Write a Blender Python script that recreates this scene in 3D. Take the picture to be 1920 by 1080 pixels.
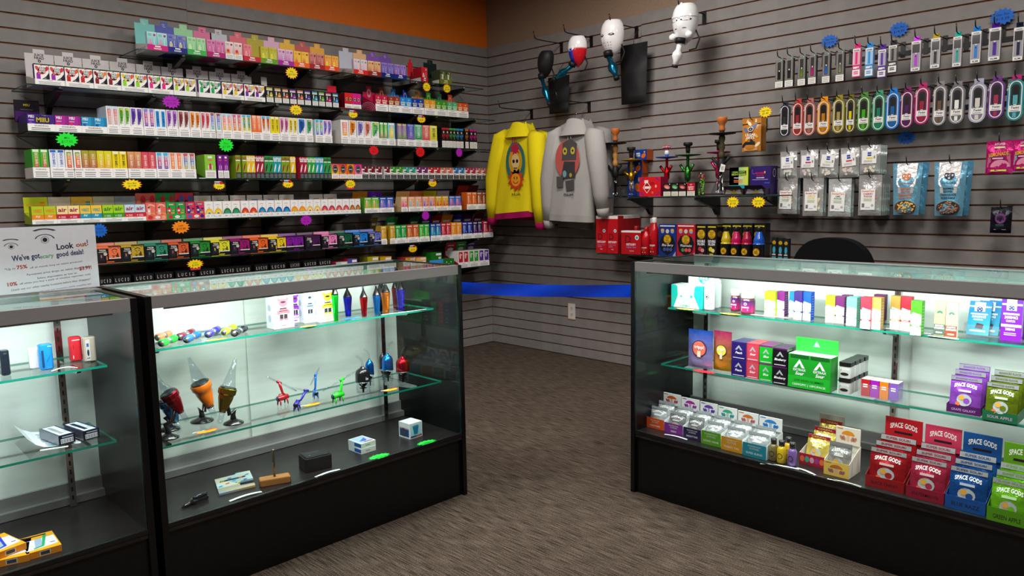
import bpy, math, random
from mathutils import Vector, Matrix
random.seed(7)
PI = math.pi
sc = bpy.context.scene
for o in list(bpy.data.objects):
    bpy.data.objects.remove(o)
COL = sc.collection

# ---------------------------------------------------------------- camera
CR, CU, CF = Vector((0.7098, -0.7042, -0.0183)), Vector((0.0984, 0.0734, 0.9924)), Vector((0.6975, 0.7062, -0.1214))
CR.normalize(); CF = (CF - CR * CF.dot(CR)).normalized(); CU = CR.cross(CF)
CP, FOC = Vector((-4.3406, -4.6353, 1.2377)), 1411.55
cam = bpy.data.cameras.new('camera'); cam.sensor_width = 36.0; cam.lens = FOC / 1920 * 36; cam.clip_start = 0.02
camo = bpy.data.objects.new('camera', cam); COL.objects.link(camo)
camo.matrix_world = Matrix(((CR.x, CU.x, -CF.x, CP.x), (CR.y, CU.y, -CF.y, CP.y), (CR.z, CU.z, -CF.z, CP.z), (0, 0, 0, 1)))
sc.camera = camo

# ---------------------------------------------------------------- world, lights, exposure
w = bpy.data.worlds.new('world'); sc.world = w; w.use_nodes = True
w.node_tree.nodes['Background'].inputs[0].default_value = (0.5, 0.5, 0.52, 1)
w.node_tree.nodes['Background'].inputs[1].default_value = 0.05
vs = sc.view_settings
sc.display_settings.display_device = 'sRGB'
vs.view_transform = 'Standard'; vs.look = 'None'; vs.exposure = 0.0; vs.gamma = 1.0; vs.use_curve_mapping = False
cy = sc.cycles
cy.use_denoising = True; cy.max_bounces = 9; cy.transparent_max_bounces = 40; cy.transmission_bounces = 9; cy.glossy_bounces = 5
cy.diffuse_bounces = 3; cy.caustics_reflective = False; cy.caustics_refractive = False; cy.sample_clamp_indirect = 4.0
CEIL = 3.05
def area(name, loc, sx, sy, energy, col, rot=(0, 0, 0), spread=PI):
    l = bpy.data.lights.new(name, 'AREA'); l.shape = 'RECTANGLE'; l.size = sx; l.size_y = sy; l.energy = energy; l.color = col; l.spread = spread
    o = bpy.data.objects.new(name, l); COL.objects.link(o); o.location = loc; o.rotation_euler = rot
    return o
TROFFERS = [(-1.35, -1.95, 38), (-3.3, -1.95, 44), (-1.6, -4.1, 32), (-3.3, -4.2, 50), (-5.6, -1.95, 34), (-5.6, -4.2, 28)]
for tx, ty, te in TROFFERS:
    area('troffer_light', (tx, ty, CEIL - 0.075), 0.5, 0.6, te, (1.0, 0.965, 0.92), spread=3.0)

# ---------------------------------------------------------------- pixel helpers (a pixel of the photo meets a real plane)
def ray(px, py):
    return CR * ((px - 960) / FOC) - CU * ((py - 540) / FOC) + CF
def at(px, py, ax, v):
    d = ray(px, py); return CP + d * ((v - CP[ax]) / d[ax])
def XL(px, y, z):                       # world x where (x, y, z) shows at column px
    k = (px - 960) / FOC; a = CR - CF * k; q = Vector((0, y, z)) - CP
    q.x = 0; return CP.x + (-(a.y * q.y + a.z * q.z)) / a.x
def YR(px, x, z):                       # world y where (x, y, z) shows at column px
    k = (px - 960) / FOC; a = CR - CF * k
    return CP.y - (a.x * (x - CP.x) + a.z * (z - CP.z)) / a.y
def ZP(py, x, y):                       # world z where (x, y, z) shows at row py
    k = -(py - 540) / FOC; a = CU - CF * k
    return CP.z - (a.x * (x - CP.x) + a.y * (y - CP.y)) / a.z

# ---------------------------------------------------------------- colours and materials
def _l(c):
    return c / 12.92 if c <= 0.04045 else ((c + 0.055) / 1.055) ** 2.4
_hc = {}
NAMED = dict(W='f2f0ee', K='101012', G='808080', R='c81420', B='1648b4', Y='f2d21c', N='1a1f4a')
def hx(s):
    if not isinstance(s, str):
        return s
    if s not in _hc:
        h = NAMED.get(s, s)
        _hc[s] = tuple(_l(int(h[i:i + 2], 16) / 255) for i in (0, 2, 4)) + (1.0,)
    return _hc[s]
def mix(a, b, t):
    a, b = hx(a), hx(b); return tuple(a[i] * (1 - t) + b[i] * t for i in range(3)) + (1.0,)
def nm(name):
    m = bpy.data.materials.new(name); m.use_nodes = True; nt = m.node_tree
    return m, nt, nt.nodes['Principled BSDF'], nt.nodes['Material Output']
def vcol_mat(name, rough, metal=0.0, spec=0.5, coat=0.0, noise=0.06, bump=0.0, bscale=200, trans=0.0, nscale=60.0):
    m, nt, b, out = nm(name); N = nt.nodes; L = nt.links
    a = N.new('ShaderNodeVertexColor'); a.layer_name = 'Col'
    tc = N.new('ShaderNodeTexCoord'); n = N.new('ShaderNodeTexNoise'); n.inputs['Scale'].default_value = nscale; n.inputs['Detail'].default_value = 3
    L.new(tc.outputs['Object'], n.inputs['Vector'])
    mr = N.new('ShaderNodeMapRange'); mr.inputs[3].default_value = 1 - noise; mr.inputs[4].default_value = 1 + noise
    L.new(n.outputs[0], mr.inputs[0])
    mu = N.new('ShaderNodeMix'); mu.data_type = 'RGBA'; mu.blend_type = 'MULTIPLY'; mu.inputs[0].default_value = 1
    L.new(a.outputs[0], mu.inputs[6]); L.new(mr.outputs[0], mu.inputs[7]); L.new(mu.outputs[2], b.inputs['Base Color'])
    b.inputs['Roughness'].default_value = rough; b.inputs['Metallic'].default_value = metal
    b.inputs['Specular IOR Level'].default_value = spec; b.inputs['Coat Weight'].default_value = coat; b.inputs['Coat Roughness'].default_value = 0.08
    b.inputs['Transmission Weight'].default_value = trans
    if bump:
        n2 = N.new('ShaderNodeTexNoise'); n2.inputs['Scale'].default_value = bscale; n2.inputs['Detail'].default_value = 4
        L.new(tc.outputs['Object'], n2.inputs['Vector'])
        bp = N.new('ShaderNodeBump'); bp.inputs['Strength'].default_value = bump; bp.inputs['Distance'].default_value = 0.01
        L.new(n2.outputs[0], bp.inputs['Height']); L.new(bp.outputs[0], b.inputs['Normal'])
    return m
def pane_mat(name, tint, ior=1.5, rough=0.0, haze=0.0):
    m, nt, b, out = nm(name); N = nt.nodes; L = nt.links; N.remove(b)
    t = N.new('ShaderNodeBsdfTransparent'); t.inputs[0].default_value = (*tint, 1)
    g = N.new('ShaderNodeBsdfGlossy'); g.inputs['Roughness'].default_value = rough
    f = N.new('ShaderNodeFresnel'); f.inputs[0].default_value = ior
    q = N.new('ShaderNodeNewGeometry'); iv = N.new('ShaderNodeMath'); iv.operation = 'SUBTRACT'; iv.inputs[0].default_value = 1.0
    mm = N.new('ShaderNodeMath'); mm.operation = 'MULTIPLY'; L.new(q.outputs['Backfacing'], iv.inputs[1]); L.new(iv.outputs[0], mm.inputs[0]); L.new(f.outputs[0], mm.inputs[1])
    x = N.new('ShaderNodeMixShader'); L.new(mm.outputs[0], x.inputs[0]); L.new(t.outputs[0], x.inputs[1]); L.new(g.outputs[0], x.inputs[2])
    last = x
    if haze:
        d = N.new('ShaderNodeBsdfDiffuse'); d.inputs[0].default_value = (0.9, 0.9, 0.9, 1)
        y = N.new('ShaderNodeMixShader'); y.inputs[0].default_value = haze
        L.new(x.outputs[0], y.inputs[1]); L.new(d.outputs[0], y.inputs[2]); last = y
    L.new(last.outputs[0], out.inputs[0])
    return m
def noise_mat(name, c1, c2, scale, rough=0.6, stretch=(1, 1, 1), bump=0.0, spec=0.4, detail=4, coat=0.0, metal=0.0, lo=0.35, hi=0.65):
    m, nt, b, out = nm(name); N = nt.nodes; L = nt.links
    tc = N.new('ShaderNodeTexCoord'); mp = N.new('ShaderNodeMapping'); mp.inputs['Scale'].default_value = stretch
    n = N.new('ShaderNodeTexNoise'); n.inputs['Scale'].default_value = scale; n.inputs['Detail'].default_value = detail
    r = N.new('ShaderNodeValToRGB'); r.color_ramp.elements[0].color = hx(c1); r.color_ramp.elements[1].color = hx(c2)
    r.color_ramp.elements[0].position = lo; r.color_ramp.elements[1].position = hi
    L.new(tc.outputs['Object'], mp.inputs[0]); L.new(mp.outputs[0], n.inputs['Vector']); L.new(n.outputs[0], r.inputs[0]); L.new(r.outputs[0], b.inputs['Base Color'])
    b.inputs['Roughness'].default_value = rough; b.inputs['Specular IOR Level'].default_value = spec; b.inputs['Coat Weight'].default_value = coat; b.inputs['Metallic'].default_value = metal
    if bump:
        bp = N.new('ShaderNodeBump'); bp.inputs['Strength'].default_value = bump; bp.inputs['Distance'].default_value = 0.004
        L.new(n.outputs[0], bp.inputs['Height']); L.new(bp.outputs[0], b.inputs['Normal'])
    return m
M_PRINT = vcol_mat('printed_card', 0.5, spec=0.3)
M_GLOSS = vcol_mat('gloss_laminate', 0.22, spec=0.5, coat=0.4, noise=0.03)
M_FOIL = vcol_mat('foil_pouch', 0.2, metal=0.45, noise=0.05, bump=0.35, bscale=38)
M_METAL = vcol_mat('coloured_metal', 0.24, metal=0.9, noise=0.04)
M_CLOTH = vcol_mat('sweatshirt_fleece', 0.95, spec=0.1, noise=0.16, bump=0.25, bscale=420, nscale=260)
M_GLASS = pane_mat('blown_glass', (0.93, 0.945, 0.96), 1.5, 0.02)
M_CLEAR = pane_mat('clear_plastic', (0.97, 0.97, 0.98), 1.4, 0.05, 0.05)
M_MATTE = vcol_mat('matte_plastic', 0.55, spec=0.3, noise=0.05)
M_FILM = pane_mat('glossy_film', (1, 1, 1), 1.5, 0.06)
MATS = [M_PRINT, M_GLOSS, M_FOIL, M_METAL, M_CLOTH, M_GLASS, M_CLEAR, M_MATTE, M_FILM]
PRINT, GLOSS, FOIL, METAL, CLOTH, GLASS, CLEAR, MATTE, FILM = range(9)
M_PANE = pane_mat('float_glass', (0.96, 0.985, 0.975), 1.5)
M_TOPPANE = pane_mat('case_top_glass', (0.66, 0.8, 0.76), 1.5)
M_SHELFGLASS = pane_mat('shelf_glass', (0.955, 0.985, 0.975), 1.5)
M_EDGE, _nt, _b, _o = nm('glass_edge')
_b.inputs['Base Color'].default_value = hx('149a80'); _b.inputs['Roughness'].default_value = 0.15
_n = _nt.nodes.new('ShaderNodeTexNoise'); _n.inputs['Scale'].default_value = 30
_r = _nt.nodes.new('ShaderNodeValToRGB'); _r.color_ramp.elements[0].color = hx('0a6e5a'); _r.color_ramp.elements[1].color = hx('1f9c82')
_nt.links.new(_n.outputs[0], _r.inputs[0]); _nt.links.new(_r.outputs[0], _b.inputs['Base Color'])
M_EDGE2 = noise_mat('shelf_edge', '08201b', '0e3a30', 30, 0.2)
M_BLACK = noise_mat('black_laminate', '070708', '0c0c0d', 60, 0.3, spec=0.35)
M_DECK = noise_mat('dark_woodgrain_deck', '161314', '262122', 26, 0.32, (1, 14, 1), spec=0.4)
M_ALU = noise_mat('satin_aluminium', '9c9899', 'aaa6a7', 40, 0.38, (1, 60, 60), metal=0.55)
M_WHITE = noise_mat('white_melamine', 'e2e6e0', 'eaeee9', 8, 0.4, (1, 1, 6))
M_CHROME = noise_mat('chrome', 'b8b8bc', 'd0d0d4', 20, 0.15, metal=1.0)
M_BLKMETAL = noise_mat('black_steel', '08080a', '101013', 50, 0.35, spec=0.5)
M_SLAT = noise_mat('grey_melamine_slat', '837d7a', '8b8582', 14, 0.5, (1, 1, 1), spec=0.3, bump=0.02)
M_MDF = noise_mat('raw_fibreboard', '5a3016', '7a4624', 30, 0.8)
M_ORANGE = noise_mat('orange_wall_paint', 'e06a06', 'ea7410', 90, 0.6, bump=0.25)
M_BEIGE = noise_mat('tan_wall_paint', '8e7460', '987e68', 90, 0.65, bump=0.25)
M_GREYWALL = noise_mat('grey_wall_paint', '8c8884', '949089', 60, 0.7)
M_CEIL = noise_mat('ceiling_tile', '8a8783', '9a9793', 70, 0.85)

# ---------------------------------------------------------------- glyphs of the built-in font, made once
GLYPH = {}
def make_glyphs():
    chars = [chr(i) for i in range(33, 127)]
    todo = []
    for bold in (0, 1):
        for c in chars:
            for body in (c, c + '|'):
                cu = bpy.data.curves.new('g', 'FONT'); cu.body = body; cu.resolution_u = 2; cu.offset = 0.028 if bold else 0.004
                o = bpy.data.objects.new('g', cu); COL.objects.link(o); todo.append((c, bold, body, o, cu))
    dg = bpy.context.evaluated_depsgraph_get(); dg.update()
    raw = {}
    for c, bold, body, o, cu in todo:
        e = o.evaluated_get(dg); me = e.to_mesh()
        raw[(body, bold)] = ([(v.co.x, v.co.y) for v in me.vertices], [tuple(p.vertices) for p in me.polygons]); e.to_mesh_clear()
    for c, bold, body, o, cu in todo:
        bpy.data.objects.remove(o)
    for bold in (0, 1):
        bm = max(x for x, y in raw[('|', bold)][0])
        for c in chars:
            adv = max(x for x, y in raw[(c + '|', bold)][0]) - bm
            GLYPH[(c, bold)] = (adv, *raw[(c, bold)])
make_glyphs()

# ---------------------------------------------------------------- mesh builder
class F:                                # a frame for flat print: origin, right, up
    def __init__(s, o, r=(1, 0, 0), u=(0, 0, 1)):
        s.o, s.r, s.u = Vector(o), Vector(r).normalized(), Vector(u).normalized(); s.n = s.r.cross(s.u)
    def p(s, x, y, h=0.0):
        return s.o + s.r * x + s.u * y + s.n * h
LAY = 0.00022
class MB:
    def __init__(s):
        s.v, s.f, s.c, s.m, s.s = [], [], [], [], []
    def add(s, pts, faces, col, mat=0, smooth=False):
        b = len(s.v); s.v.extend(tuple(p) for p in pts)
        if isinstance(col, list):
            s.c.extend(hx(c) for c in col)
        else:
            s.c.extend([hx(col)] * len(pts))
        for f in faces:
            s.f.append(tuple(i + b for i in f)); s.m.append(mat); s.s.append(smooth)
        return s
    def poly(s, pts, col, mat=0):
        return s.add(pts, [tuple(range(len(pts)))], col, mat)
    def box(s, x0, x1, y0, y1, z0, z1, col, mat=0, top=None, side=None):
        P = [(x0, y0, z0), (x1, y0, z0), (x1, y1, z0), (x0, y1, z0), (x0, y0, z1), (x1, y0, z1), (x1, y1, z1), (x0, y1, z1)]
        if top is None and side is None:
            return s.add(P, [(0, 1, 5, 4), (1, 2, 6, 5), (2, 3, 7, 6), (3, 0, 4, 7), (4, 5, 6, 7), (3, 2, 1, 0)], col, mat)
        sd = side or col
        s.add([P[i] for i in (0, 1, 5, 4)], [(0, 1, 2, 3)], col, mat)
        s.add([P[i] for i in (1, 2, 6, 5, 3, 0, 4, 7, 2, 3, 7, 6)], [(0, 1, 2, 3), (4, 5, 6, 7), (8, 9, 10, 11)], sd, mat)
        s.add([P[i] for i in (4, 5, 6, 7)], [(0, 1, 2, 3)], top or col, mat)
        return s.add([P[i] for i in (3, 2, 1, 0)], [(0, 1, 2, 3)], sd, mat)
    def rbox(s, x0, x1, y0, y1, z0, z1, r, col, mat=0, n=3, ez=0.0):      # upright box with rounded vertical corners (and a small top/bottom edge)
        ring = []
        for cx, cy2, a0 in ((x1 - r, y0 + r, -90), (x1 - r, y1 - r, 0), (x0 + r, y1 - r, 90), (x0 + r, y0 + r, 180)):
            for k in range(n + 1):
                a = math.radians(a0 + 90 * k / n); ring.append((cx + r * math.cos(a), cy2 + r * math.sin(a)))
        m = len(ring); cx, cy2 = (x0 + x1) / 2, (y0 + y1) / 2
        lev = [(z0, 1), (z1, 1)]
        if ez:
            kx = 1 - 2 * ez / max(x1 - x0, y1 - y0); lev = [(z0, kx), (z0 + ez, 1), (z1 - ez, 1), (z1, kx)]
        P = [(cx + (x - cx) * k, cy2 + (y - cy2) * k, z) for z, k in lev for x, y in ring]
        fs = [(j * m + i, j * m + (i + 1) % m, (j + 1) * m + (i + 1) % m, (j + 1) * m + i) for j in range(len(lev) - 1) for i in range(m)]
        t = (len(lev) - 1) * m
        fs += [tuple(range(t, t + m)), tuple(range(m - 1, -1, -1))]
        return s.add(P, fs, col, mat)
    def R(s, fr, x0, y0, x1, y1, col, lay=1, mat=0, top=None):
        h = lay * LAY
        c = col if top is None else [col, col, top, top]
        return s.add([fr.p(x0, y0, h), fr.p(x1, y0, h), fr.p(x1, y1, h), fr.p(x0, y1, h)], [(0, 1, 2, 3)], c, mat)
    def P(s, fr, pts, col, lay=1, mat=0):
        return s.poly([fr.p(x, y, lay * LAY) for x, y in pts], col, mat)
    def E(s, fr, cx, cy2, rx, ry, col, lay=1, mat=0, n=14, a0=0.0, a1=2 * PI, tilt=0.0, inner=0.0):
        full = abs(a1 - a0 - 2 * PI) < 1e-4; ct, st = math.cos(tilt), math.sin(tilt); h = lay * LAY
        k = n if full else n + 1
        def pt(t, q):
            x, y = rx * q * math.cos(t), ry * q * math.sin(t); return fr.p(cx + x * ct - y * st, cy2 + x * st + y * ct, h)
        out = [pt(a0 + (a1 - a0) * i / n, 1) for i in range(k)]
        if inner:
            inn = [pt(a0 + (a1 - a0) * i / n, inner) for i in range(k)]
            return s.add(out + inn, [(i, (i + 1) % k, k + (i + 1) % k, k + i) for i in range(k if full else k - 1)], col, mat)
        return s.poly(out, col, mat)
    def star(s, fr, cx, cy2, r1, r2, n, col, lay=1, mat=0, tilt=0.0, sx=1.0):
        return s.P(fr, [(cx + sx * (r1 if i % 2 == 0 else r2) * math.cos(tilt + PI * i / n), cy2 + (r1 if i % 2 == 0 else r2) * math.sin(tilt + PI * i / n)) for i in range(2 * n)], col, lay, mat)
    def T(s, fr, text, x, y, h, col, lay=2, w=None, al='c', rot=0.0, bold=0, shear=0.0, arc=0.0, mat=0, sp=1.0, wmax=None):
        # h: cap height; w: forced width; rot in degrees; arc: bow of the base line
        k = h / 0.73; adv = 0.0; items = []
        for c in text:
            if c == ' ':
                adv += 0.32 * sp; continue
            g = GLYPH.get((c, bold)) or GLYPH[('?', bold)]
            items.append((adv, g)); adv += g[0] * sp
        width = adv * k
        kx = k * (w / width) if w and width else k
        if wmax and adv * kx > wmax:
            kx *= wmax / (adv * kx)
        width = adv * kx
        ox = {'c': -width / 2, 'l': 0.0, 'r': -width}[al]
        cr, sr = math.cos(math.radians(rot)), math.sin(math.radians(rot)); hh = lay * LAY
        for a, g in items:
            pts = []
            for gx, gy in g[1]:
                X = ox + (a + gx) * kx + gy * k * shear; Y = gy * k
                if arc:
                    t = (X / width * 2) if width else 0; Y += arc * (1 - t * t)
                pts.append(fr.p(x + X * cr - Y * sr, y + X * sr + Y * cr, hh))
            s.add(pts, g[2], col, mat)
        return s
    def lines(s, fr, x0, y0, x1, y1, n, col, lay=2, fill=0.45, seed=0):    # rows of print too small to read
        rd = random.Random(seed + n); st = (y1 - y0) / n
        for i in range(n):
            e = (x1 - x0) * rd.uniform(0.0, 0.16)
            s.R(fr, x0 + e * 0.5, y1 - st * (i + 1) + st * 0.2, x1 - e, y1 - st * (i + 1) + st * (0.2 + fill), col, lay)
        return s
    def lathe(s, prof, n, col, mat=0, o=(0, 0, 0), ax=(0, 0, 1), cols=None, smooth=True):
        A = Vector(ax).normalized(); B = A.orthogonal().normalized(); Cc = A.cross(B); O = Vector(o); P, cc = [], []
        for j, (r, z) in enumerate(prof):
            for i in range(n):
                t = 2 * PI * i / n; P.append(O + A * z + (B * math.cos(t) + Cc * math.sin(t)) * r); cc.append(cols[j] if cols else col)
        fs = [(j * n + i, j * n + (i + 1) % n, (j + 1) * n + (i + 1) % n, (j + 1) * n + i) for j in range(len(prof) - 1) for i in range(n)]
        if prof[0][0] > 1e-6: fs.append(tuple(range(n - 1, -1, -1)))
        if prof[-1][0] > 1e-6: fs.append(tuple(range((len(prof) - 1) * n, len(prof) * n)))
        return s.add(P, fs, cc, mat, smooth)
    def tube(s, pts, r, n, col, mat=0, cap=True, smooth=True, flat=1.0):
        pts = [Vector(p) for p in pts]; P = []; m = len(pts)
        rr = r if isinstance(r, (list, tuple)) else [r] * m
        prev = None
        for j, p in enumerate(pts):
            d = (pts[min(j + 1, m - 1)] - pts[max(j - 1, 0)]).normalized()
            if prev is None:
                b = d.orthogonal().normalized()
            else:
                b = (prev - d * prev.dot(d)).normalized()
            prev = b; c = d.cross(b)
            for i in range(n):
                t = 2 * PI * i / n; P.append(p + b * (math.cos(t) * rr[j]) + c * (math.sin(t) * rr[j] * flat))
        fs = [(j * n + i, j * n + (i + 1) % n, (j + 1) * n + (i + 1) % n, (j + 1) * n + i) for j in range(m - 1) for i in range(n)]
        if cap:
            fs += [tuple(range(n - 1, -1, -1)), tuple(range((m - 1) * n, m * n))]
        return s.add(P, fs, col, mat, smooth)
    def grid(s, fn, nu, nv, col, mat=0, smooth=True, colf=None, closed=False):
        P = [fn(i / (nu - (0 if closed else 1)), j / (nv - 1)) for j in range(nv) for i in range(nu)]
        cc = [colf(i / (nu - 1), j / (nv - 1)) for j in range(nv) for i in range(nu)] if colf else col
        w2 = nu if closed else nu - 1
        return s.add(P, [(j * nu + i, j * nu + (i + 1) % nu, (j + 1) * nu + (i + 1) % nu, (j + 1) * nu + i) for j in range(nv - 1) for i in range(w2)], cc, mat, smooth)
    def mesh(s, name, mats=None):
        me = bpy.data.meshes.new(name); me.from_pydata(s.v, [], s.f)
        if mats is None:
            used = sorted(set(s.m)); rm = {m: i for i, m in enumerate(used)}
            for m in used: me.materials.append(MATS[m])
            me.polygons.foreach_set('material_index', [rm[m] for m in s.m])
            a = me.color_attributes.new('Col', 'FLOAT_COLOR', 'POINT'); a.data.foreach_set('color', [x for c in s.c for x in c])
        else:
            for m in mats: me.materials.append(m)
            me.polygons.foreach_set('material_index', s.m)
        me.polygons.foreach_set('use_smooth', s.s); me.update()
        return me

# ---------------------------------------------------------------- objects, labels
PENDING = []
def obj(name, mb, parent=None, mats=None, loc=(0, 0, 0), rz=0.0, me=None):
    o = bpy.data.objects.new(name, me or mb.mesh(name, mats if mats is None or isinstance(mats, (list, tuple)) else [mats])); COL.objects.link(o)
    o.location = loc; o.rotation_euler = (0, 0, rz); o.parent = parent
    return o
def empty(name, loc=(0, 0, 0), rz=0.0):
    o = bpy.data.objects.new(name, None); COL.objects.link(o); o.location = loc; o.rotation_euler = (0, 0, rz); o.empty_display_size = 0.05
    return o
def tag(o, desc, where, cat, group=None, key=0.0, anchor='corner'):
    o['category'] = cat
    if group: o['group'] = group
    PENDING.append((o, desc, where, key, anchor)); return o
def struct(o):
    o['kind'] = 'structure'; return o
def dup(o, loc, rz=None, parent=None):
    c = o.copy(); COL.objects.link(c); c.parent = parent
    if loc is not None: c.location = loc
    if rz is not None: c.rotation_euler = (0, 0, rz)
    for ch in o.children: dup(ch, None, None, c)
    return c
ORD = 'first second third fourth fifth sixth seventh eighth ninth tenth eleventh twelfth thirteenth fourteenth fifteenth sixteenth seventeenth eighteenth nineteenth twentieth'.split()
def finish_labels():
    by = {}
    for p in PENDING: by.setdefault((p[1], p[2]), []).append(p)
    for (desc, where), v in by.items():
        v.sort(key=lambda p: p[3])
        for i, p in enumerate(v):
            if len(v) == 1: t = f'{desc} {where}'
            elif len(v) == 2: t = f'{desc} {where}, ' + ('nearer the ' if i == 0 else 'farther from the ') + p[4]
            else: t = f'{ORD[i]} {desc} {where}, counting from the {p[4]}'
            if len(t.split()) > 16: t = t.split(', counting')[0]
            t = ' '.join(t.split()[:16])
            p[0]['label'] = t.strip()
            if len(t.split()) > 16: print('LONG', len(t.split()), t)
RW = -PI / 2                            # things that face the right wall's way: local x runs along -y, local y into the wall

# ---------------------------------------------------------------- room shell
ROOM_X, ROOM_Y, SLATS, SP, SLAT_H = -7.6, -7.4, 32, 0.0762, 2.4384
def plain(name, x0, x1, y0, y1, z0, z1, mat):
    return struct(obj(name, MB().box(x0, x1, y0, y1, z0, z1, 'G'), mats=mat))
M_CARPET, nt, b, out = nm('striated_carpet')
N, L = nt.nodes, nt.links
tc = N.new('ShaderNodeTexCoord')
def cnoise(scale, stretch, det=3):
    mp = N.new('ShaderNodeMapping'); mp.inputs['Scale'].default_value = stretch
    n = N.new('ShaderNodeTexNoise'); n.inputs['Scale'].default_value = scale; n.inputs['Detail'].default_value = det
    L.new(tc.outputs['Object'], mp.inputs[0]); L.new(mp.outputs[0], n.inputs['Vector']); return n
n1, n2, n3 = cnoise(210, (1, 0.05, 1)), cnoise(420, (1, 0.5, 1), 2), cnoise(1.6, (1, 1, 1))
r1 = N.new('ShaderNodeValToRGB'); r1.color_ramp.elements[0].color = hx('40362f'); r1.color_ramp.elements[1].color = hx('7c6e61')
r1.color_ramp.elements[0].position = 0.34; r1.color_ramp.elements[1].position = 0.66; L.new(n1.outputs[0], r1.inputs[0])
r2 = N.new('ShaderNodeValToRGB'); r2.color_ramp.elements[0].color = (0.25, 0.25, 0.25, 1); r2.color_ramp.elements[1].color = (1, 1, 1, 1)
r2.color_ramp.elements[0].position = 0.36; r2.color_ramp.elements[1].position = 0.6; L.new(n2.outputs[0], r2.inputs[0])
mu = N.new('ShaderNodeMix'); mu.data_type = 'RGBA'; mu.blend_type = 'MULTIPLY'; mu.inputs[0].default_value = 0.85
L.new(r1.outputs[0], mu.inputs[6]); L.new(r2.outputs[0], mu.inputs[7])
mu2 = N.new('ShaderNodeMix'); mu2.data_type = 'RGBA'; mu2.blend_type = 'MULTIPLY'; mu2.inputs[0].default_value = 0.25
L.new(mu.outputs[2], mu2.inputs[6]); L.new(n3.outputs[0], mu2.inputs[7]); L.new(mu2.outputs[2], b.inputs['Base Color'])
b.inputs['Roughness'].default_value = 1.0; b.inputs['Specular IOR Level'].default_value = 0.05
bp = N.new('ShaderNodeBump'); bp.inputs['Strength'].default_value = 0.6; bp.inputs['Distance'].default_value = 0.004
L.new(n2.outputs[0], bp.inputs['Height']); L.new(bp.outputs[0], b.inputs['Normal'])
plain('floor', ROOM_X, 0.1, ROOM_Y, 0.1, -0.1, 0, M_CARPET)
plain('ceiling', ROOM_X, 0.1, ROOM_Y, 0.1, CEIL, CEIL + 0.1, M_CEIL)
plain('wall_back', ROOM_X, 0.1, ROOM_Y - 0.1, ROOM_Y, 0, CEIL, M_GREYWALL)
plain('wall_far_left', ROOM_X - 0.1, ROOM_X, ROOM_Y, 0.1, 0, CEIL, M_GREYWALL)
WL = plain('wall_left', ROOM_X, 0.1, 0.012, 0.12, 0, CEIL, M_ORANGE)
WR = plain('wall_right', 0.012, 0.12, ROOM_Y, 0.012, 0, CEIL, M_BEIGE)
def slatwall(parent, length, off, org, rz):
    """one 8 ft high sheet: fibreboard core with the grey face strips proud of it"""
    core = obj('slatwall_core', MB().box(0, length, 0.0075, 0.0118, 0.004, SLAT_H + off, 'G'), parent, M_MDF, org, rz)
    me = None
    for k in range(SLATS):
        z0 = SLAT_H - SP * (k + 1) + (0.0045 if k < SLATS - 1 else 0.007) + off; z1 = SLAT_H - SP * k - (0.0045 if k else 0.0) + off
        if me is None or k in (1, SLATS - 1):
            me = MB().box(0.0005, length - 0.0005, 0, 0.0075, 0, z1 - z0, 'G').mesh('slat', [M_SLAT])
        d = Vector((0, 0, z0)); d.rotate(Matrix.Rotation(rz, 3, 'Z'))
        o = obj('slat', None, parent, me=me, loc=Vector(org) + d, rz=rz)
for x0, ln, of in ((-2.433, 2.433, 0.0), (-4.871, 2.438, 0.005), (-7.309, 2.438, 0.0)):
    slatwall(WL, ln, of, (x0, 0, 0), 0)
for y0, ln, of in ((-0.001, 1.527, 0.0), (-1.528, 2.438, 0.0055), (-3.966, 2.438, 0.001)):
    slatwall(WR, ln, of, (0, y0, 0), RW)
# ceiling troffers
tf = None
for i, (tx, ty, te) in enumerate(TROFFERS):
    if tf is None:
        tf = empty('ceiling_troffer'); t = MB()
        for x0, x1, y0, y1 in ((-.31, -.28, -.61, .61), (.28, .31, -.61, .61), (-.28, .28, -.61, -.58), (-.28, .28, .58, .61)): t.box(x0, x1, y0, y1, -.03, 0, 'W')
        obj('troffer_frame', t, tf, mats=M_CHROME)
        for q in range(7):
            obj('louver', MB().box(-.28, .28, -.45 + q * .15 - .002, -.45 + q * .15 + .002, -.028, -.002, 'W'), tf, M_CHROME)
        o = tf
    else:
        o = dup(tf, None)
    o.location = (tx, ty, CEIL - 0.001)
    tag(o, 'recessed louvred ceiling light fixture', 'above the shop floor', 'ceiling light', 'ceiling lights', -tx - ty * .1)
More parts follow.
